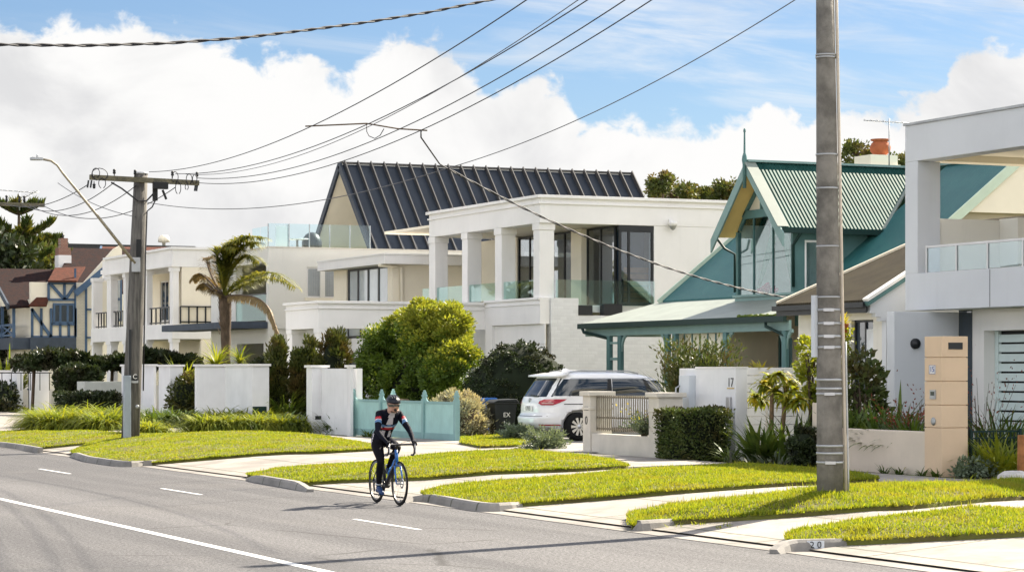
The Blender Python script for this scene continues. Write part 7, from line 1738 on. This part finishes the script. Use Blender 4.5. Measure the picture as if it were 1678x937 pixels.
for a, b in zip(rows, rows[1:]):
    for i in range(72): bm.faces.new((a[i], a[(i+1) % 72], b[(i+1) % 72], b[i]))
bm.faces.new(rows[0][::-1]); bm.faces.new(rows[-1])
for f in bm.faces: f.smooth = True
bme = bpy.data.meshes.new('body'); bm.to_mesh(bme); bm.free(); bme.materials.append(PAINT)
tmp = bpy.data.objects.new('body_tmp', bme); COL.objects.link(tmp)
WH = [(0.98, 0.345), (4.05, 0.345)]
cut = MB()
for x, z in WH:
    for s in (-1, 1): cut.lathe([(0.0, -0.16), (0.40, -0.16), (0.40, 0.16), (0.0, 0.16)], (x, s*0.95, z+0.02), 36, 0, 'Y')
cme = bpy.data.meshes.new('cut'); cme.from_pydata(cut.v, [], cut.f); cob = bpy.data.objects.new('cut_tmp', cme); COL.objects.link(cob)
bo = tmp.modifiers.new('b', 'BOOLEAN'); bo.object = cob; bo.operation = 'DIFFERENCE'; bo.solver = 'EXACT'
dg = bpy.context.evaluated_depsgraph_get(); bod = bpy.data.meshes.new_from_object(tmp.evaluated_get(dg)); bod.name = 'body'
bpy.data.objects.remove(tmp); bpy.data.objects.remove(cob)
T = Matrix.Translation(Vector((CXR, CYC, CZ))); Tl = Matrix.Translation(Vector((CXR, CYC, CZ))-ORG[van.name])
bod.transform(Tl @ Matrix.Diagonal((1.075, 1, 1, 1))); bod.materials.clear(); bod.materials.append(PAINT)
body = link('body', bod, van, ORG[van.name])
sm_ = body.modifiers.new('ws', 'WEIGHTED_NORMAL')
SX = 1.075
def cv(p): return (p[0]*SX+CXR, p[1]+CYC, p[2]+CZ)
def side_patch(name, outline, mat, off=0.008, parent=None, sides=(-1,), nx=14, nz=6):
    """outline: top and bottom x ranges -> patch that follows the flank"""
    for s in sides:
        m = MB(); vs_ = []
        (zb0, xb0, xb1), (zt0, xt0, xt1) = outline[0], outline[-1]
        for j in range(nz+1):
            f = j/nz; k = min(int(f*(len(outline)-1)), len(outline)-2); g = f*(len(outline)-1)-k
            z = outline[k][0]*(1-g)+outline[k+1][0]*g; a = outline[k][1]*(1-g)+outline[k+1][1]*g; b = outline[k][2]*(1-g)+outline[k+1][2]*g
            for i in range(nx+1): x = a+(b-a)*i/nx; vs_.append(cv((x, s*(halfw(x, z)+off), z)))
        w_ = nx+1; fs = [(j*w_+i, j*w_+i+1, (j+1)*w_+i+1, (j+1)*w_+i) for j in range(nz) for i in range(nx)]
        if s > 0: fs = [f[::-1] for f in fs]
        m.add(vs_, fs, 0, True); o = m.build(name, mat, parent or van)
    return o
# side glass and dark pillars
side_patch('side_window', [(1.11, 0.36, 1.70), (1.35, 0.53, 1.74), (1.53, 0.68, 1.76)], CGLASS, sides=(-1, 1))
side_patch('pillar', [(1.09, 1.70, 1.84), (1.55, 1.77, 1.86)], BLACKM, sides=(-1, 1), nx=2)
side_patch('door_window', [(1.11, 1.85, 2.80), (1.35, 1.87, 2.74), (1.53, 1.88, 2.68)], CGLASS, sides=(-1, 1))
side_patch('pillar', [(1.09, 2.80, 2.98), (1.55, 2.66, 2.76)], BLACKM, sides=(-1, 1), nx=2)
side_patch('door_window', [(1.11, 2.99, 3.90), (1.30, 2.88, 3.50), (1.50, 2.78, 3.12)], CGLASS, sides=(-1, 1))
side_patch('belt_trim', [(1.075, 1.85, 3.95), (1.10, 1.85, 3.92)], pbr('gold_trim', (0.50, 0.38, 0.18), 0.25, 0.05, metal=0.9), 0.010, sides=(-1,), nz=1)
side_patch('belt_trim', [(1.535, 0.82, 3.0), (1.555, 0.84, 2.95)], GALV, 0.010, sides=(-1,), nz=1)
side_patch('door_track', [(0.895, 0.62, 1.85), (0.915, 0.62, 1.85)], BLACKM, 0.006, sides=(-1,), nz=1)
for x in (1.86, 2.88, 3.85): side_patch('door_gap', [(0.38, x, x+0.012), (1.08, x, x+0.012)], BLACKM, 0.004, sides=(-1,), nx=1, nz=8)
side_patch('sill', [(0.20, 1.42, 3.62), (0.32, 1.40, 3.64)], BLACKM, 0.012, sides=(-1, 1), nz=2)
for x in (2.0, 3.0): side_patch('door_handle', [(0.93, x, x+0.2), (0.96, x, x+0.2)], PAINT, 0.035, sides=(-1,), nz=1)
# patches on the tail: follow the rear of each slice
def tail_x(y, z):
    xr_, xf, w_, e = prof_at(z); c, h = (xr_+xf)/2, (xf-xr_)/2; u = min(0.999, abs(y)/w_); return c-h*(1-u**e)**(1/e)
def tail_patch(name, outline, mat, off=0.008, parent=None, ny=14, nz=6):
    m = MB(); vs_ = []
    for j in range(nz+1):
        f = j/nz; k = min(int(f*(len(outline)-1)), len(outline)-2); g = f*(len(outline)-1)-k
        z = outline[k][0]*(1-g)+outline[k+1][0]*g; a = outline[k][1]*(1-g)+outline[k+1][1]*g; b = outline[k][2]*(1-g)+outline[k+1][2]*g
        for i in range(ny+1): y = a+(b-a)*i/ny; vs_.append(cv((tail_x(y, z)-off, y, z)))
    w_ = ny+1; m.add(vs_, [(j*w_+i, (j+1)*w_+i, (j+1)*w_+i+1, j*w_+i+1) for j in range(nz) for i in range(ny)], 0, True)
    return m.build(name, mat, parent or van)
tail_patch('rear_window', [(1.09, -0.915, 0.915), (1.30, -0.895, 0.895), (1.55, -0.83, 0.83)], CGLASS)
# spoiler, fin, wiper
m = MB(); yy = np.linspace(-0.80, 0.80, 13); vs_ = []
for y in yy:
    k = 1-(abs(y)/0.9)**3*0.25
    for x, z in ((0.40+0.10*(1-k), 1.578), (0.70, 1.59), (0.85, 1.686), (0.42+0.10*(1-k), 1.625)): vs_.append(cv((x, y, z)))
m.add(vs_, [(i*4+j, i*4+(j+1) % 4, (i+1)*4+(j+1) % 4, (i+1)*4+j) for i in range(12) for j in range(4)]+[(3,2,1,0), (48,49,50,51)], 0, True); m.build('spoiler', PAINT, van)
m = MB(); m.prism([cv((0.95, -0.02, 1.69)), cv((1.32, -0.02, 1.705)), cv((1.05, -0.02, 1.80)), cv((1.00, -0.02, 1.80))], (0, 0.04, 0)); m.build('roof_fin', PAINT, van)
for s in (-1, 1): m = MB(); m.tube([cv((0.9, s*0.58, 1.70)), cv((1.2, s*0.6, 1.74)), cv((2.4, s*0.6, 1.73)), cv((2.7, s*0.58, 1.665))], 0.018, 6); m.build('roof_rail', GALV, van)
m = MB(); m.beam(cv((0.14, -0.05, 1.12)), cv((0.18, -0.42, 1.10)), 0.03, 0.03); m.build('wiper', BLACKM, van)
# lamps wrap round the corner
LAMP = pbr('tail_lamp_red', (0.42, 0.012, 0.015), 0.12, 0.1, 8, spec=0.8, coat=0.5)
for s in (-1, 1):
    m = MB(); vs_ = []
    n = 24
    def corner(u, z):            # u<0 along the tail, u>0 along the flank
        # u runs 0..1 round the corner of the slice at z, from f0 inboard on the tail to f1 forward on the flank
        u, f0, f1 = u; xr_, xf, w_, e = prof_at(z); c, h = (xr_+xf)/2, (xf-xr_)/2
        a0 = math.asin(((w_+f0)/w_)**(e/2)); a1 = math.acos(((c-xr_-f1)/h)**(e/2)); a = a0+(a1-a0)*u
        x = c-h*abs(math.cos(a))**(2/e); y = w_*abs(math.sin(a))**(2/e)
        return (x-0.012*(1-u)-0.006, s*(y+0.012*u+0.006), z)
    for j, (f0, f1, z) in enumerate(((-0.36, 0.26, 0.88), (-0.46, 0.38, 0.93), (-0.42, 0.50, 0.99), (-0.30, 0.55, 1.03))):
        for i in range(n+1): vs_.append(cv(corner((i/n, f0, f1), z)))
    w_ = n+1; fs = [(j*w_+i, j*w_+i+1, (j+1)*w_+i+1, (j+1)*w_+i) for j in range(3) for i in range(n)]
    if s > 0: fs = [f[::-1] for f in fs]
    m.add(vs_, fs, 0, True); lo = m.build('tail_lamp', LAMP, van)
    if s < 0:
        m = MB(); vs_ = []
        for z in (0.915, 0.945):
            for i in range(9): vs_.append(tuple(np.array(cv(corner((0.15+0.7*i/8, -0.40, 0.34), z)))+np.array([-0.004, -0.004, 0])))
        m.add(vs_, [(i, i+1, 10+i, 9+i) for i in range(8)], 0, True); m.build('reverse_light', pbr('clear_lamp', (0.55, 0.35, 0.30), 0.1, 0.05, coat=0.5), lo)
tail_patch('number_plate', [(0.72, -0.26, 0.26), (0.86, -0.26, 0.26)], WHITE, 0.016, nz=2)
xq = tail_x(0, 0.79)
cu = bpy.data.curves.new('plate', 'FONT'); cu.body = '1713'; cu.size = 0.15; cu.extrude = 0.002; cu.align_x = 'CENTER'; cu.align_y = 'CENTER'
tm_ = bpy.data.objects.new('plate_tmp', cu); COL.objects.link(tm_); me = bpy.data.meshes.new_from_object(tm_.evaluated_get(bpy.context.evaluated_depsgraph_get())); bpy.data.objects.remove(tm_)
me.transform(Matrix.Translation(Vector(cv((xq-0.022, 0, 0.79)))-ORG[van.name]) @ Matrix.Rotation(R(-90), 4, 'Z') @ Matrix.Rotation(R(90), 4, 'X')); me.name = 'lettering'; me.materials.clear(); me.materials.append(DARK); link('lettering', me, van, ORG[van.name])
m = MB(); m.lathe([(0.0, -0.02), (0.055, -0.02), (0.06, 0.0)], cv((tail_x(0, 1.0)-0.0, 0, 1.0)), 14, 0, 'X'); m.build('badge', GALV, van)
tail_patch('bumper_insert', [(0.22, -0.80, 0.80), (0.33, -0.84, 0.84)], pbr('grey_insert', (0.28, 0.27, 0.25), 0.5, 0.05), 0.012, nz=2)
for s in (-1, 1): tail_patch('reflector', [(0.37, s*0.60, s*0.86), (0.40, s*0.60, s*0.86)], LAMP, 0.012, nz=1)
tail_patch('tailgate_gap', [(0.60, -0.78, 0.78), (0.612, -0.78, 0.78)], BLACKM, 0.005, nz=1)
# windscreen, mirrors
m = MB(); vs_ = []
for z in np.linspace(1.12, 1.56, 6):
    xr_, xf, w_, e = prof_at(z); c, h = (xr_+xf)/2, (xf-xr_)/2
    for y in np.linspace(-0.8, 0.8, 13): vs_.append(cv((c+h*(1-min(0.999, abs(y)/w_)**e)**(1/e)+0.008, y, z)))
m.add(vs_, [(j*13+i, j*13+i+1, (j+1)*13+i+1, (j+1)*13+i) for j in range(5) for i in range(12)], 0, True); m.build('windscreen', CGLASS, van)
for s in (-1, 1):
    m = MB(); m.blob(cv((3.62, s*1.06, 1.15)), (0.09, 0.14, 0.09), 0, 12, 8); m.build('mirror', PAINT, van)
# wheels
for x, z in WH:
    for s in (-1, 1):
        m = MB(); c = cv((x, s*0.87, z)); m.lathe([(0.22, -0.11), (0.33, -0.115), (0.352, -0.08), (0.355, 0.08), (0.33, 0.115), (0.22, 0.11)], c, 36, 0, 'Y', cap=False); ty = m.build('wheel', pbr('tyre', (0.012, 0.012, 0.012), 0.85, 0.1, 8, spec=0.15) if 'tyre' not in MATS else MATS['tyre'], van)
        m = MB(); o = s*0.085
        m.lathe([(0.215, o-0.02), (0.235, o+s*0.0+0.0), (0.245, o+0.0), (0.245, o+0.02), (0.215, o+0.02)], c, 30, 0, 'Y', cap=False)
        for k in range(10):
            a = 2*math.pi*k/10; ca, sa = math.cos(a), math.sin(a); pr_ = Vector((-sa, 0, ca))*0.024; r0 = Vector((ca, 0, sa))
            p = Vector(c)+Vector((0, o+s*0.015, 0)); m.prism([p+r0*0.05+pr_*0.8, p+r0*0.05-pr_*0.8, p+r0*0.225-pr_*1.5, p+r0*0.225+pr_*1.5], (0, s*0.015, 0))
        m.lathe([(0.0, o+s*0.035), (0.055, o+s*0.03), (0.06, o)], c, 16, 0, 'Y'); m.build('rim', pbr('alloy', (0.55, 0.55, 0.56), 0.3, 0.05, metal=0.8) if 'alloy' not in MATS else MATS['alloy'], ty)
        m = MB(); m.lathe([(0.0, -0.02), (0.22, -0.02), (0.22, 0.0), (0.0, 0.0)], (c[0], c[1]+s*0.03, c[2]), 24, 0, 'Y'); m.build('brake_disc', BLACKM, ty)
# ------------------------------------------------------------------ cyclist and road bicycle (local x forward, y to the rider's left)
BX, BY = 13.60, 34.78
def L(x, y, z): return Vector((BX+y, BY-x, z))
def Lc(m):                                     # matrix local -> world
    return Matrix(((0, 1, 0, BX), (-1, 0, 0, BY), (0, 0, 1, 0), (0, 0, 0, 1)))
LM = Lc(0)
BLK = pbr('carbon_black', (0.012, 0.012, 0.014), 0.3, 0.05, spec=0.6); BBL = pbr('frame_blue', (0.02, 0.13, 0.42), 0.3, 0.05, coat=0.5)
TYRE = MATS['tyre']; RED_ = pbr('frame_red', (0.45, 0.02, 0.03), 0.35, 0.05)
bike = thing('bicycle', 'black and blue road racing bicycle with drop handlebar ridden along the road edge', 'bicycle', L(-0.5, 0, 0))
def wheel(x):
    m = MB(); c = L(x, 0, 0.34); n = 56; vs_ = []
    def torus(mb, R_, r_, nn=48, k=8):
        vv = []
        for i in range(nn):
            a = 2*math.pi*i/nn
            for j in range(k):
                b = 2*math.pi*j/k; rr = R_+r_*math.cos(b); vv.append((c.x+r_*math.sin(b)*0.95, c.y+rr*math.cos(a), c.z+rr*math.sin(a)))
        mb.add(vv, [(i*k+j, i*k+(j+1) % k, ((i+1) % nn)*k+(j+1) % k, ((i+1) % nn)*k+j) for i in range(nn) for j in range(k)], 0, True)
    torus(m, 0.327, 0.014); w_ = m.build('wheel', TYRE, bike)
    m = MB(); m.lathe([(0.286, -0.011), (0.318, -0.009), (0.318, 0.009), (0.286, 0.011), (0.286, -0.011)], c, 48, 0, 'X'); m.build('rim', BLK, w_)
    m = MB(); m.lathe([(0.0, -0.05), (0.02, -0.05), (0.016, -0.02), (0.016, 0.02), (0.02, 0.05), (0.0, 0.05)], c, 12, 0, 'X')
    m.lathe([(0.045, 0.034), (0.078, 0.034), (0.078, 0.037), (0.045, 0.037), (0.045, 0.034)], c, 24, 0, 'X'); m.build('hub', GALV, w_)
    m = MB()
    for i in range(20):
        a = 2*math.pi*i/20; s = 1 if i % 2 else -1
        m.tube([(c.x+s*0.025, c.y+0.02*math.cos(a+0.5), c.z+0.02*math.sin(a+0.5)), (c.x, c.y+0.29*math.cos(a), c.z+0.29*math.sin(a))], 0.0014, 4, cap=False)
    m.build('spokes', GALV, w_)
wheel(0.0); wheel(-0.99)
def tb(name, pts_, r, mat, parent=None, n=10):
    m = MB(); m.tube([L(*p) for p in pts_], r, n); return m.build(name, mat, parent or bike)
BB = (-0.585, 0, 0.275)
m = MB()
m.tube([L(-0.125, 0, 0.70), L(-0.35, 0, 0.49), L(*BB)], [0.030, 0.034, 0.036], 10); m.tube([L(-0.135, 0, 0.80), L(-0.45, 0, 0.785), L(-0.735, 0, 0.74)], 0.019, 10)
m.tube([L(*BB), L(-0.735, 0, 0.74), L(-0.775, 0, 0.87)], [0.022, 0.017, 0.014], 10)
for s in (-1, 1): m.tube([L(-0.585, s*0.03, 0.275), L(-0.99, s*0.065, 0.34)], 0.012, 8); m.tube([L(-0.735, s*0.02, 0.72), L(-0.99, s*0.065, 0.345)], 0.008, 8)
fr = m.build('frame', BLK, bike)
tb('head_tube', [(-0.115, 0, 0.665), (-0.15, 0, 0.85)], 0.026, BBL, fr)
m = MB(); m.tube([L(-0.112, 0, 0.66), L(-0.085, 0, 0.60)], [0.026, 0.034], 10)
for s in (-1, 1): m.tube([L(-0.09, s*0.045, 0.61), L(-0.05, s*0.052, 0.48), L(0, s*0.055, 0.34)], [0.018, 0.014, 0.009], 8)
m.build('fork', BBL, bike)
tb('down_tube_panel', [(-0.16, 0.0, 0.685), (-0.36, 0, 0.50), (-0.5, 0, 0.36)], 0.0362, BBL, fr)
m = MB(); m.tube([L(-0.152, 0, 0.86), L(-0.157, 0, 0.91), L(-0.05, 0, 0.93)], [0.02, 0.02, 0.017], 8); m.build('stem', BLK, bike)
m = MB(); hb = []
for y, x, z in ((-0.215, -0.05, 0.775), (-0.215, 0.02, 0.775), (-0.213, 0.075, 0.81), (-0.211, 0.085, 0.87), (-0.208, 0.05, 0.925), (-0.20, -0.01, 0.938), (-0.15, -0.05, 0.937), (0, -0.052, 0.935), (0.15, -0.05, 0.937), (0.20, -0.01, 0.938), (0.208, 0.05, 0.925), (0.211, 0.085, 0.87), (0.213, 0.075, 0.81), (0.215, 0.02, 0.775), (0.215, -0.05, 0.775)): hb.append(L(x, y, z))
m.tube(hb, 0.016, 8); ha = m.build('handlebar', BLK, bike)
for s in (-1, 1):
    m = MB(); m.tube([L(0.03, s*0.209, 0.938), L(0.085, s*0.21, 0.955), L(0.11, s*0.21, 0.985), L(0.115, s*0.21, 1.0)], [0.016, 0.019, 0.016, 0.008], 8); hd = m.build('brake_hood', BLK, ha)
    m = MB(); m.tube([L(0.105, s*0.21, 0.955), L(0.125, s*0.212, 0.90), L(0.115, s*0.213, 0.83), L(0.12, s*0.213, 0.80)], [0.008, 0.008, 0.007, 0.005], 6); m.build('brake_lever', GALV, hd)
    m = MB(); m.tube([L(0.06, s*0.19, 0.94), L(0.07, s*0.12, 0.99), L(0.0, s*0.03, 0.96), L(-0.09, 0, 0.80)], 0.003, 5); m.build('cable', BLK, ha)
m = MB(); prof_ = [(-0.93, 0.068, 0.905), (-0.86, 0.065, 0.915), (-0.78, 0.035, 0.91), (-0.67, 0.018, 0.90)]
vs_ = []
for x, w_, z in prof_:
    for y, dz in ((-w_, -0.025), (-w_*0.8, 0.0), (0, 0.006), (w_*0.8, 0.0), (w_, -0.025), (0, -0.03)): vs_.append(L(x, y, z+dz))
m.add(vs_, [(i*6+j, i*6+(j+1) % 6, (i+1)*6+(j+1) % 6, (i+1)*6+j) for i in range(3) for j in range(6)]+[(5,4,3,2,1,0), (18,19,20,21,22,23)], 0, True); m.build('saddle', BLK, bike)
m = MB(); m.lathe([(0.088, -0.006), (0.097, -0.003), (0.097, 0.003), (0.088, 0.006), (0.088, -0.006)], L(-0.585, -0.05, 0.275), 30, 0, 'X'); m.lathe([(0.0, -0.05), (0.03, -0.05), (0.03, 0.05), (0.0, 0.05)], L(*BB), 14, 0, 'X'); ck = m.build('chainring', BLK, bike)
ca, sa = math.cos(R(-52)), math.sin(R(-52))
PR = (-0.585+0.17*ca, -0.12, 0.275+0.17*sa); PL = (-0.585-0.17*ca, 0.12, 0.275-0.17*sa)
for p, s in ((PR, -1), (PL, 1)):
    m = MB(); m.beam(L(-0.585, s*0.065, 0.275), L(p[0], s*0.075, p[2]), 0.018, 0.026); cr = m.build('crank', BLK, bike)
    m = MB(); q = L(*p); m.box(q.x-0.04, q.x+0.04, q.y-0.035, q.y+0.035, q.z-0.009, q.z+0.009); m.build('pedal', BLK, cr)
m = MB()
for z0, z1 in ((0.365, 0.375), (0.185, 0.305)): m.tube([L(-0.59, -0.05, z0), L(-0.99, -0.045, z1)], 0.004, 5)
m.build('chain', GALV, bike)
m = MB(); m.lathe([(0.0, -0.005), (0.05, -0.005), (0.05, 0.005), (0.0, 0.005)], L(-0.99, -0.045, 0.34), 16, 0, 'X'); m.beam(L(-0.99, -0.05, 0.30), L(-0.96, -0.05, 0.18), 0.02, 0.03); m.build('derailleur', BLK, bike)
m = MB(); m.tube([L(-0.33, 0, 0.56), L(-0.43, 0, 0.47)], 0.037, 12); m.build('bottle', pbr('bottle_blue', (0.05, 0.22, 0.5), 0.4, 0.05), bike)

# rider ---------------------------------------------------------------
rd = None
Vs = []; Es = []; Rs = []
def jv(p, r, parent=None):
    Vs.append(p); Rs.append(r if isinstance(r, tuple) else (r, r)); i = len(Vs)-1
    if parent is not None: Es.append((parent, i))
    return i
pel = jv((-0.775, 0, 0.985), (0.135, 0.115))
wst = jv((-0.70, 0, 1.12), (0.135, 0.105), pel); ch1 = jv((-0.57, 0, 1.26), (0.155, 0.115), wst); ch2 = jv((-0.46, 0, 1.355), (0.15, 0.105), ch1)
nk = jv((-0.375, 0, 1.43), (0.062, 0.062), ch2); hd0 = jv((-0.315, 0, 1.475), (0.062, 0.068), nk)
hdc = jv((-0.265, 0, 1.535), (0.078, 0.098), hd0); hdt = jv((-0.275, 0, 1.60), (0.07, 0.085), hdc)
chin = jv((-0.205, 0, 1.455), (0.032, 0.03), hd0); nose = jv((-0.155, 0, 1.515), (0.013, 0.016), hdc)
for s in (-1, 1): jv((-0.275, s*0.088, 1.52), 0.014, hdc)
hand = {}
for s in (-1, 1):
    sh = jv((-0.435, s*0.165, 1.385), (0.072, 0.072), ch2); ua = jv((-0.36, s*0.215, 1.27), 0.052, sh); el = jv((-0.25, s*0.265, 1.135), 0.041, ua)
    fa = jv((-0.12, s*0.25, 1.055), 0.036, el); wr = jv((0.0, s*0.222, 0.985), 0.026, fa); pm = jv((0.045, s*0.213, 0.967), (0.030, 0.022), wr)
    kn = jv((0.075, s*0.212, 0.972), (0.026, 0.02), pm)
    # four fingers curled over the outside of the hood, thumb on the inside
    for k, (dx, ln) in enumerate(((0.028, 0.9), (0.012, 1.0), (-0.004, 0.95), (-0.02, 0.8))):
        b = jv((0.075+dx*0.8, s*0.232, 0.972), 0.0095, kn); c_ = jv((0.082+dx, s*0.240, 0.945), 0.009, b); jv((0.085+dx, s*0.228, 0.945-0.026*ln), 0.008, c_)
    tb_ = jv((0.06, s*0.188, 0.962), 0.010, pm); jv((0.08, s*0.182, 0.938), 0.009, tb_)
leg = {}
for s, kneep, ank in ((-1, (-0.475, -0.125, 0.665), (-0.595, -0.118, 0.265)), (1, (-0.415, 0.135, 0.875), (-0.80, 0.118, 0.545))):
    hp = jv((-0.765, s*0.095, 0.955), (0.105, 0.10), pel)
    k = Vector(kneep); h = Vector((-0.765, s*0.095, 0.955)); a = Vector(ank)
    th = jv(tuple(h.lerp(k, 0.5)+Vector((0, 0, 0.005))), 0.082, hp); kn = jv(kneep, 0.056, th); cf = jv(tuple(k.lerp(a, 0.35)+Vector((-0.025, 0, 0))), 0.056, kn); an = jv(ank, 0.034, cf)
    ped = PR if s < 0 else PL
    ball = (ped[0]+0.01, s*0.12, ped[2]+0.045); jv(ball, (0.03, 0.025), an); leg[s] = (a, Vector(ball))
me = bpy.data.meshes.new('person'); me.from_pydata(Vs, Es, []); ob = bpy.data.objects.new('person_tmp', me); COL.objects.link(ob)
sk = ob.modifiers.new('skin', 'SKIN'); sk.use_smooth_shade = True
for i, r in enumerate(Rs): me.skin_vertices[0].data[i].radius = (r[0]*1.09, r[1]*1.09) if r[0] > 0.03 else r
me.skin_vertices[0].data[0].use_root = True
sb = ob.modifiers.new('sub', 'SUBSURF'); sb.levels = 3; sb.render_levels = 3
pm_ = bpy.data.meshes.new_from_object(ob.evaluated_get(bpy.context.evaluated_depsgraph_get())); bpy.data.objects.remove(ob); pm_.name = 'person'
NAVY = pbr('jersey_navy', (0.004, 0.005, 0.012), 0.75, 0.1, 20, 0.6, 22, spec=0.12); JRED = pbr('jersey_red', (0.42, 0.025, 0.035), 0.6, 0.05); JWH = pbr('jersey_white', (0.55, 0.52, 0.55), 0.6, 0.06, 60); JBL = pbr('jersey_blue', (0.10, 0.20, 0.36), 0.6, 0.05)
SKIN = pbr('skin', (0.50, 0.30, 0.22), 0.5, 0.06, 20); TIGHT = pbr('black_lycra', (0.004, 0.004, 0.006), 0.7, 0.05, 20, 0.5, 22, spec=0.12)
for mt in (NAVY, JRED, JWH, JBL, SKIN, TIGHT): pm_.materials.append(mt)
axis_a, axis_b = Vector((-0.775, 0, 0.985)), Vector((-0.40, 0, 1.41)); ax = axis_b-axis_a
for p in pm_.polygons:
    c = p.center; s = (c-axis_a).dot(ax)/ax.dot(ax); front = p.normal.dot(Vector((0.75, 0, -0.6))) > -0.05
    mi = 0; arm = False
    for sg in (-1, 1):
        S, E = Vector((-0.435, sg*0.165, 1.385)), Vector((-0.25, sg*0.265, 1.135)); u = (c-S).dot(E-S)/(E-S).length_squared
        if abs(c.y) > 0.17 and c.y*sg > 0 and c.z < 1.45 and c.z > 0.9 and c.x > -0.46: 
            arm = True; mi = 1 if 0.22 < u < 0.34 else (2 if 0.34 <= u < 0.39 else (3 if 0.39 <= u < 0.54 else 0))
    head = (c-Vector((-0.25, 0, 1.535))).length < 0.15 and c.z > 1.415 and c.x > -0.36
    if head: mi = 4
    elif not arm:
        if c.z < 1.0 and s < 0.22 and not (c.x < -0.84 or abs(c.y) > 0.2) or c.z < 0.93: mi = 5
        if front and s > 0.22 and mi != 5:
            if 0.52 < s < 0.585: mi = 1
            elif 0.60 < s < 0.63: mi = 2
            elif 0.63 <= s < 0.70: mi = 3
            elif s > 0.72 and abs(c.y) < 0.045: mi = 2
            elif 0.24 < s < 0.46 and 0.022 < abs(c.y) < 0.075: mi = 2
        if c.x < -0.72 and 0.84 < c.z < 1.10 and c.y < -0.085: mi = 1 if c.z < 0.92 else (2 if (int(c.z*55)+int(c.x*40)) % 2 else 0)
        if 0.42 < (c.z) < 0.0: mi = 5
    p.material_index = mi; p.use_smooth = True
org = L(-0.6, 0, 0.12)
pm_.transform(Matrix.Translation(-org) @ LM)
rider = link('person', pm_, None, org); tag(rider, 'cyclist in navy jersey with red bands, black tights and dark helmet riding along the road', 'person')
def part(name, m, mat, parent=None): return m.build(name, mat, parent or rider)
# helmet with vents, straps, sunglasses, beard, shoes
HM = pbr('helmet_shell', (0.008, 0.010, 0.017), 0.35, 0.05, spec=0.25)
m = MB(); hc = Vector((-0.27, 0, 1.592)); til = Matrix.Rotation(R(11), 3, 'Y'); nu, nv = 28, 8; vs_ = []
for i in range(nv+1):
    th = (math.pi/2)*i/nv*1.02
    for j in range(nu):
        ph = 2*math.pi*j/nu; rib = 1+0.035*math.cos(7*math.asin(max(-1, min(1, math.sin(ph)*math.sin(th)))))*math.sin(th)
        v = Vector((0.145*math.sin(th)*math.cos(ph), 0.105*math.sin(th)*math.sin(ph), 0.098*math.cos(th)))*rib; vs_.append(L(*(hc+til @ v)))
k = len(vs_)
for j in range(nu):
    ph = 2*math.pi*j/nu; v = Vector((0.130*math.cos(ph), 0.092*math.sin(ph), -0.012)); vs_.append(L(*(hc+til @ v)))
m.add(vs_, [(i*nu+j, i*nu+(j+1) % nu, (i+1)*nu+(j+1) % nu, (i+1)*nu+j) for i in range(nv+1) for j in range(nu)], 0, True); hel = part('helmet', m, HM)
for yy in (-0.05, -0.017, 0.017, 0.05):
    m = MB(); pp = []
    for a in np.linspace(-0.9, 0.75, 9): v = Vector((0.152*math.sin(a), yy*1.05, 0.101*math.cos(a)*math.sqrt(max(0.05, 1-(yy/0.107)**2)))); pp.append(L(*(hc+til @ v)))
    m.tube(pp, [0.002]+[0.006]*7+[0.002], 6); m.build('vent', pbr('vent_grey', (0.07, 0.075, 0.09), 0.4, 0.05) if 'vent_grey' not in MATS else MATS['vent_grey'], hel)
for s in (-1, 1): m = MB(); m.tube([L(-0.25, s*0.096, 1.56), L(-0.245, s*0.08, 1.50), L(-0.235, s*0.04, 1.43), L(-0.225, 0, 1.425)], 0.005, 5); m.build('strap', BLK, hel)
m = MB(); vs_ = []
for j in range(13):
    a = R(-78+13*j); zz = 0.022*(0.55+0.45*abs(math.sin(1.9*a)) if abs(a) > 0.1 else 0.55)
    for z in (1.533-zz, 1.533+zz*0.75): vs_.append(L(-0.262+0.112*math.cos(a), 0.090*math.sin(a), z))
m.add(vs_, [(2*i, 2*i+2, 2*i+3, 2*i+1) for i in range(12)], 0, True); part('sunglasses', m, pbr('black_lens', (0.008, 0.008, 0.01), 0.08, 0.0, spec=0.8))
m = MB(); m.blob(L(-0.178, 0, 1.462), (0.026, 0.014, 0.022), 0, 10, 8); part('beard', m, pbr('dark_hair', (0.02, 0.015, 0.012), 0.8, 0.1))
for s in (-1, 1):
    a, b = leg[s]; m = MB(); d = (b-a); toe = b+Vector((0.07, 0, -0.012)); heel = a+Vector((-0.045, 0, -0.055))
    m.tube([L(*(a+Vector((-0.005, 0, 0.0)))), L(*(a.lerp(b, 0.35)+Vector((0, 0, -0.01)))), L(*(b+Vector((0, 0, -0.008)))), L(*toe)], [0.042, 0.044, 0.042, 0.022], 10)
    m.blob(L(*heel), (0.034, 0.036, 0.036), 0, 10, 7); sh = part('shoe', m, pbr('shoe_blue', (0.02, 0.05, 0.14), 0.4, 0.05) if 'shoe_blue' not in MATS else MATS['shoe_blue'])
    m = MB(); q = a.lerp(b, 0.02)+Vector((0, 0, 0.03)); m.tube([L(*(q+Vector((0, 0, 0.035)))), L(*q)], [0.040, 0.047], 10); m.build('sock', pbr('sock_white', (0.55, 0.60, 0.66), 0.8, 0.05) if 'sock_white' not in MATS else MATS['sock_white'], sh)
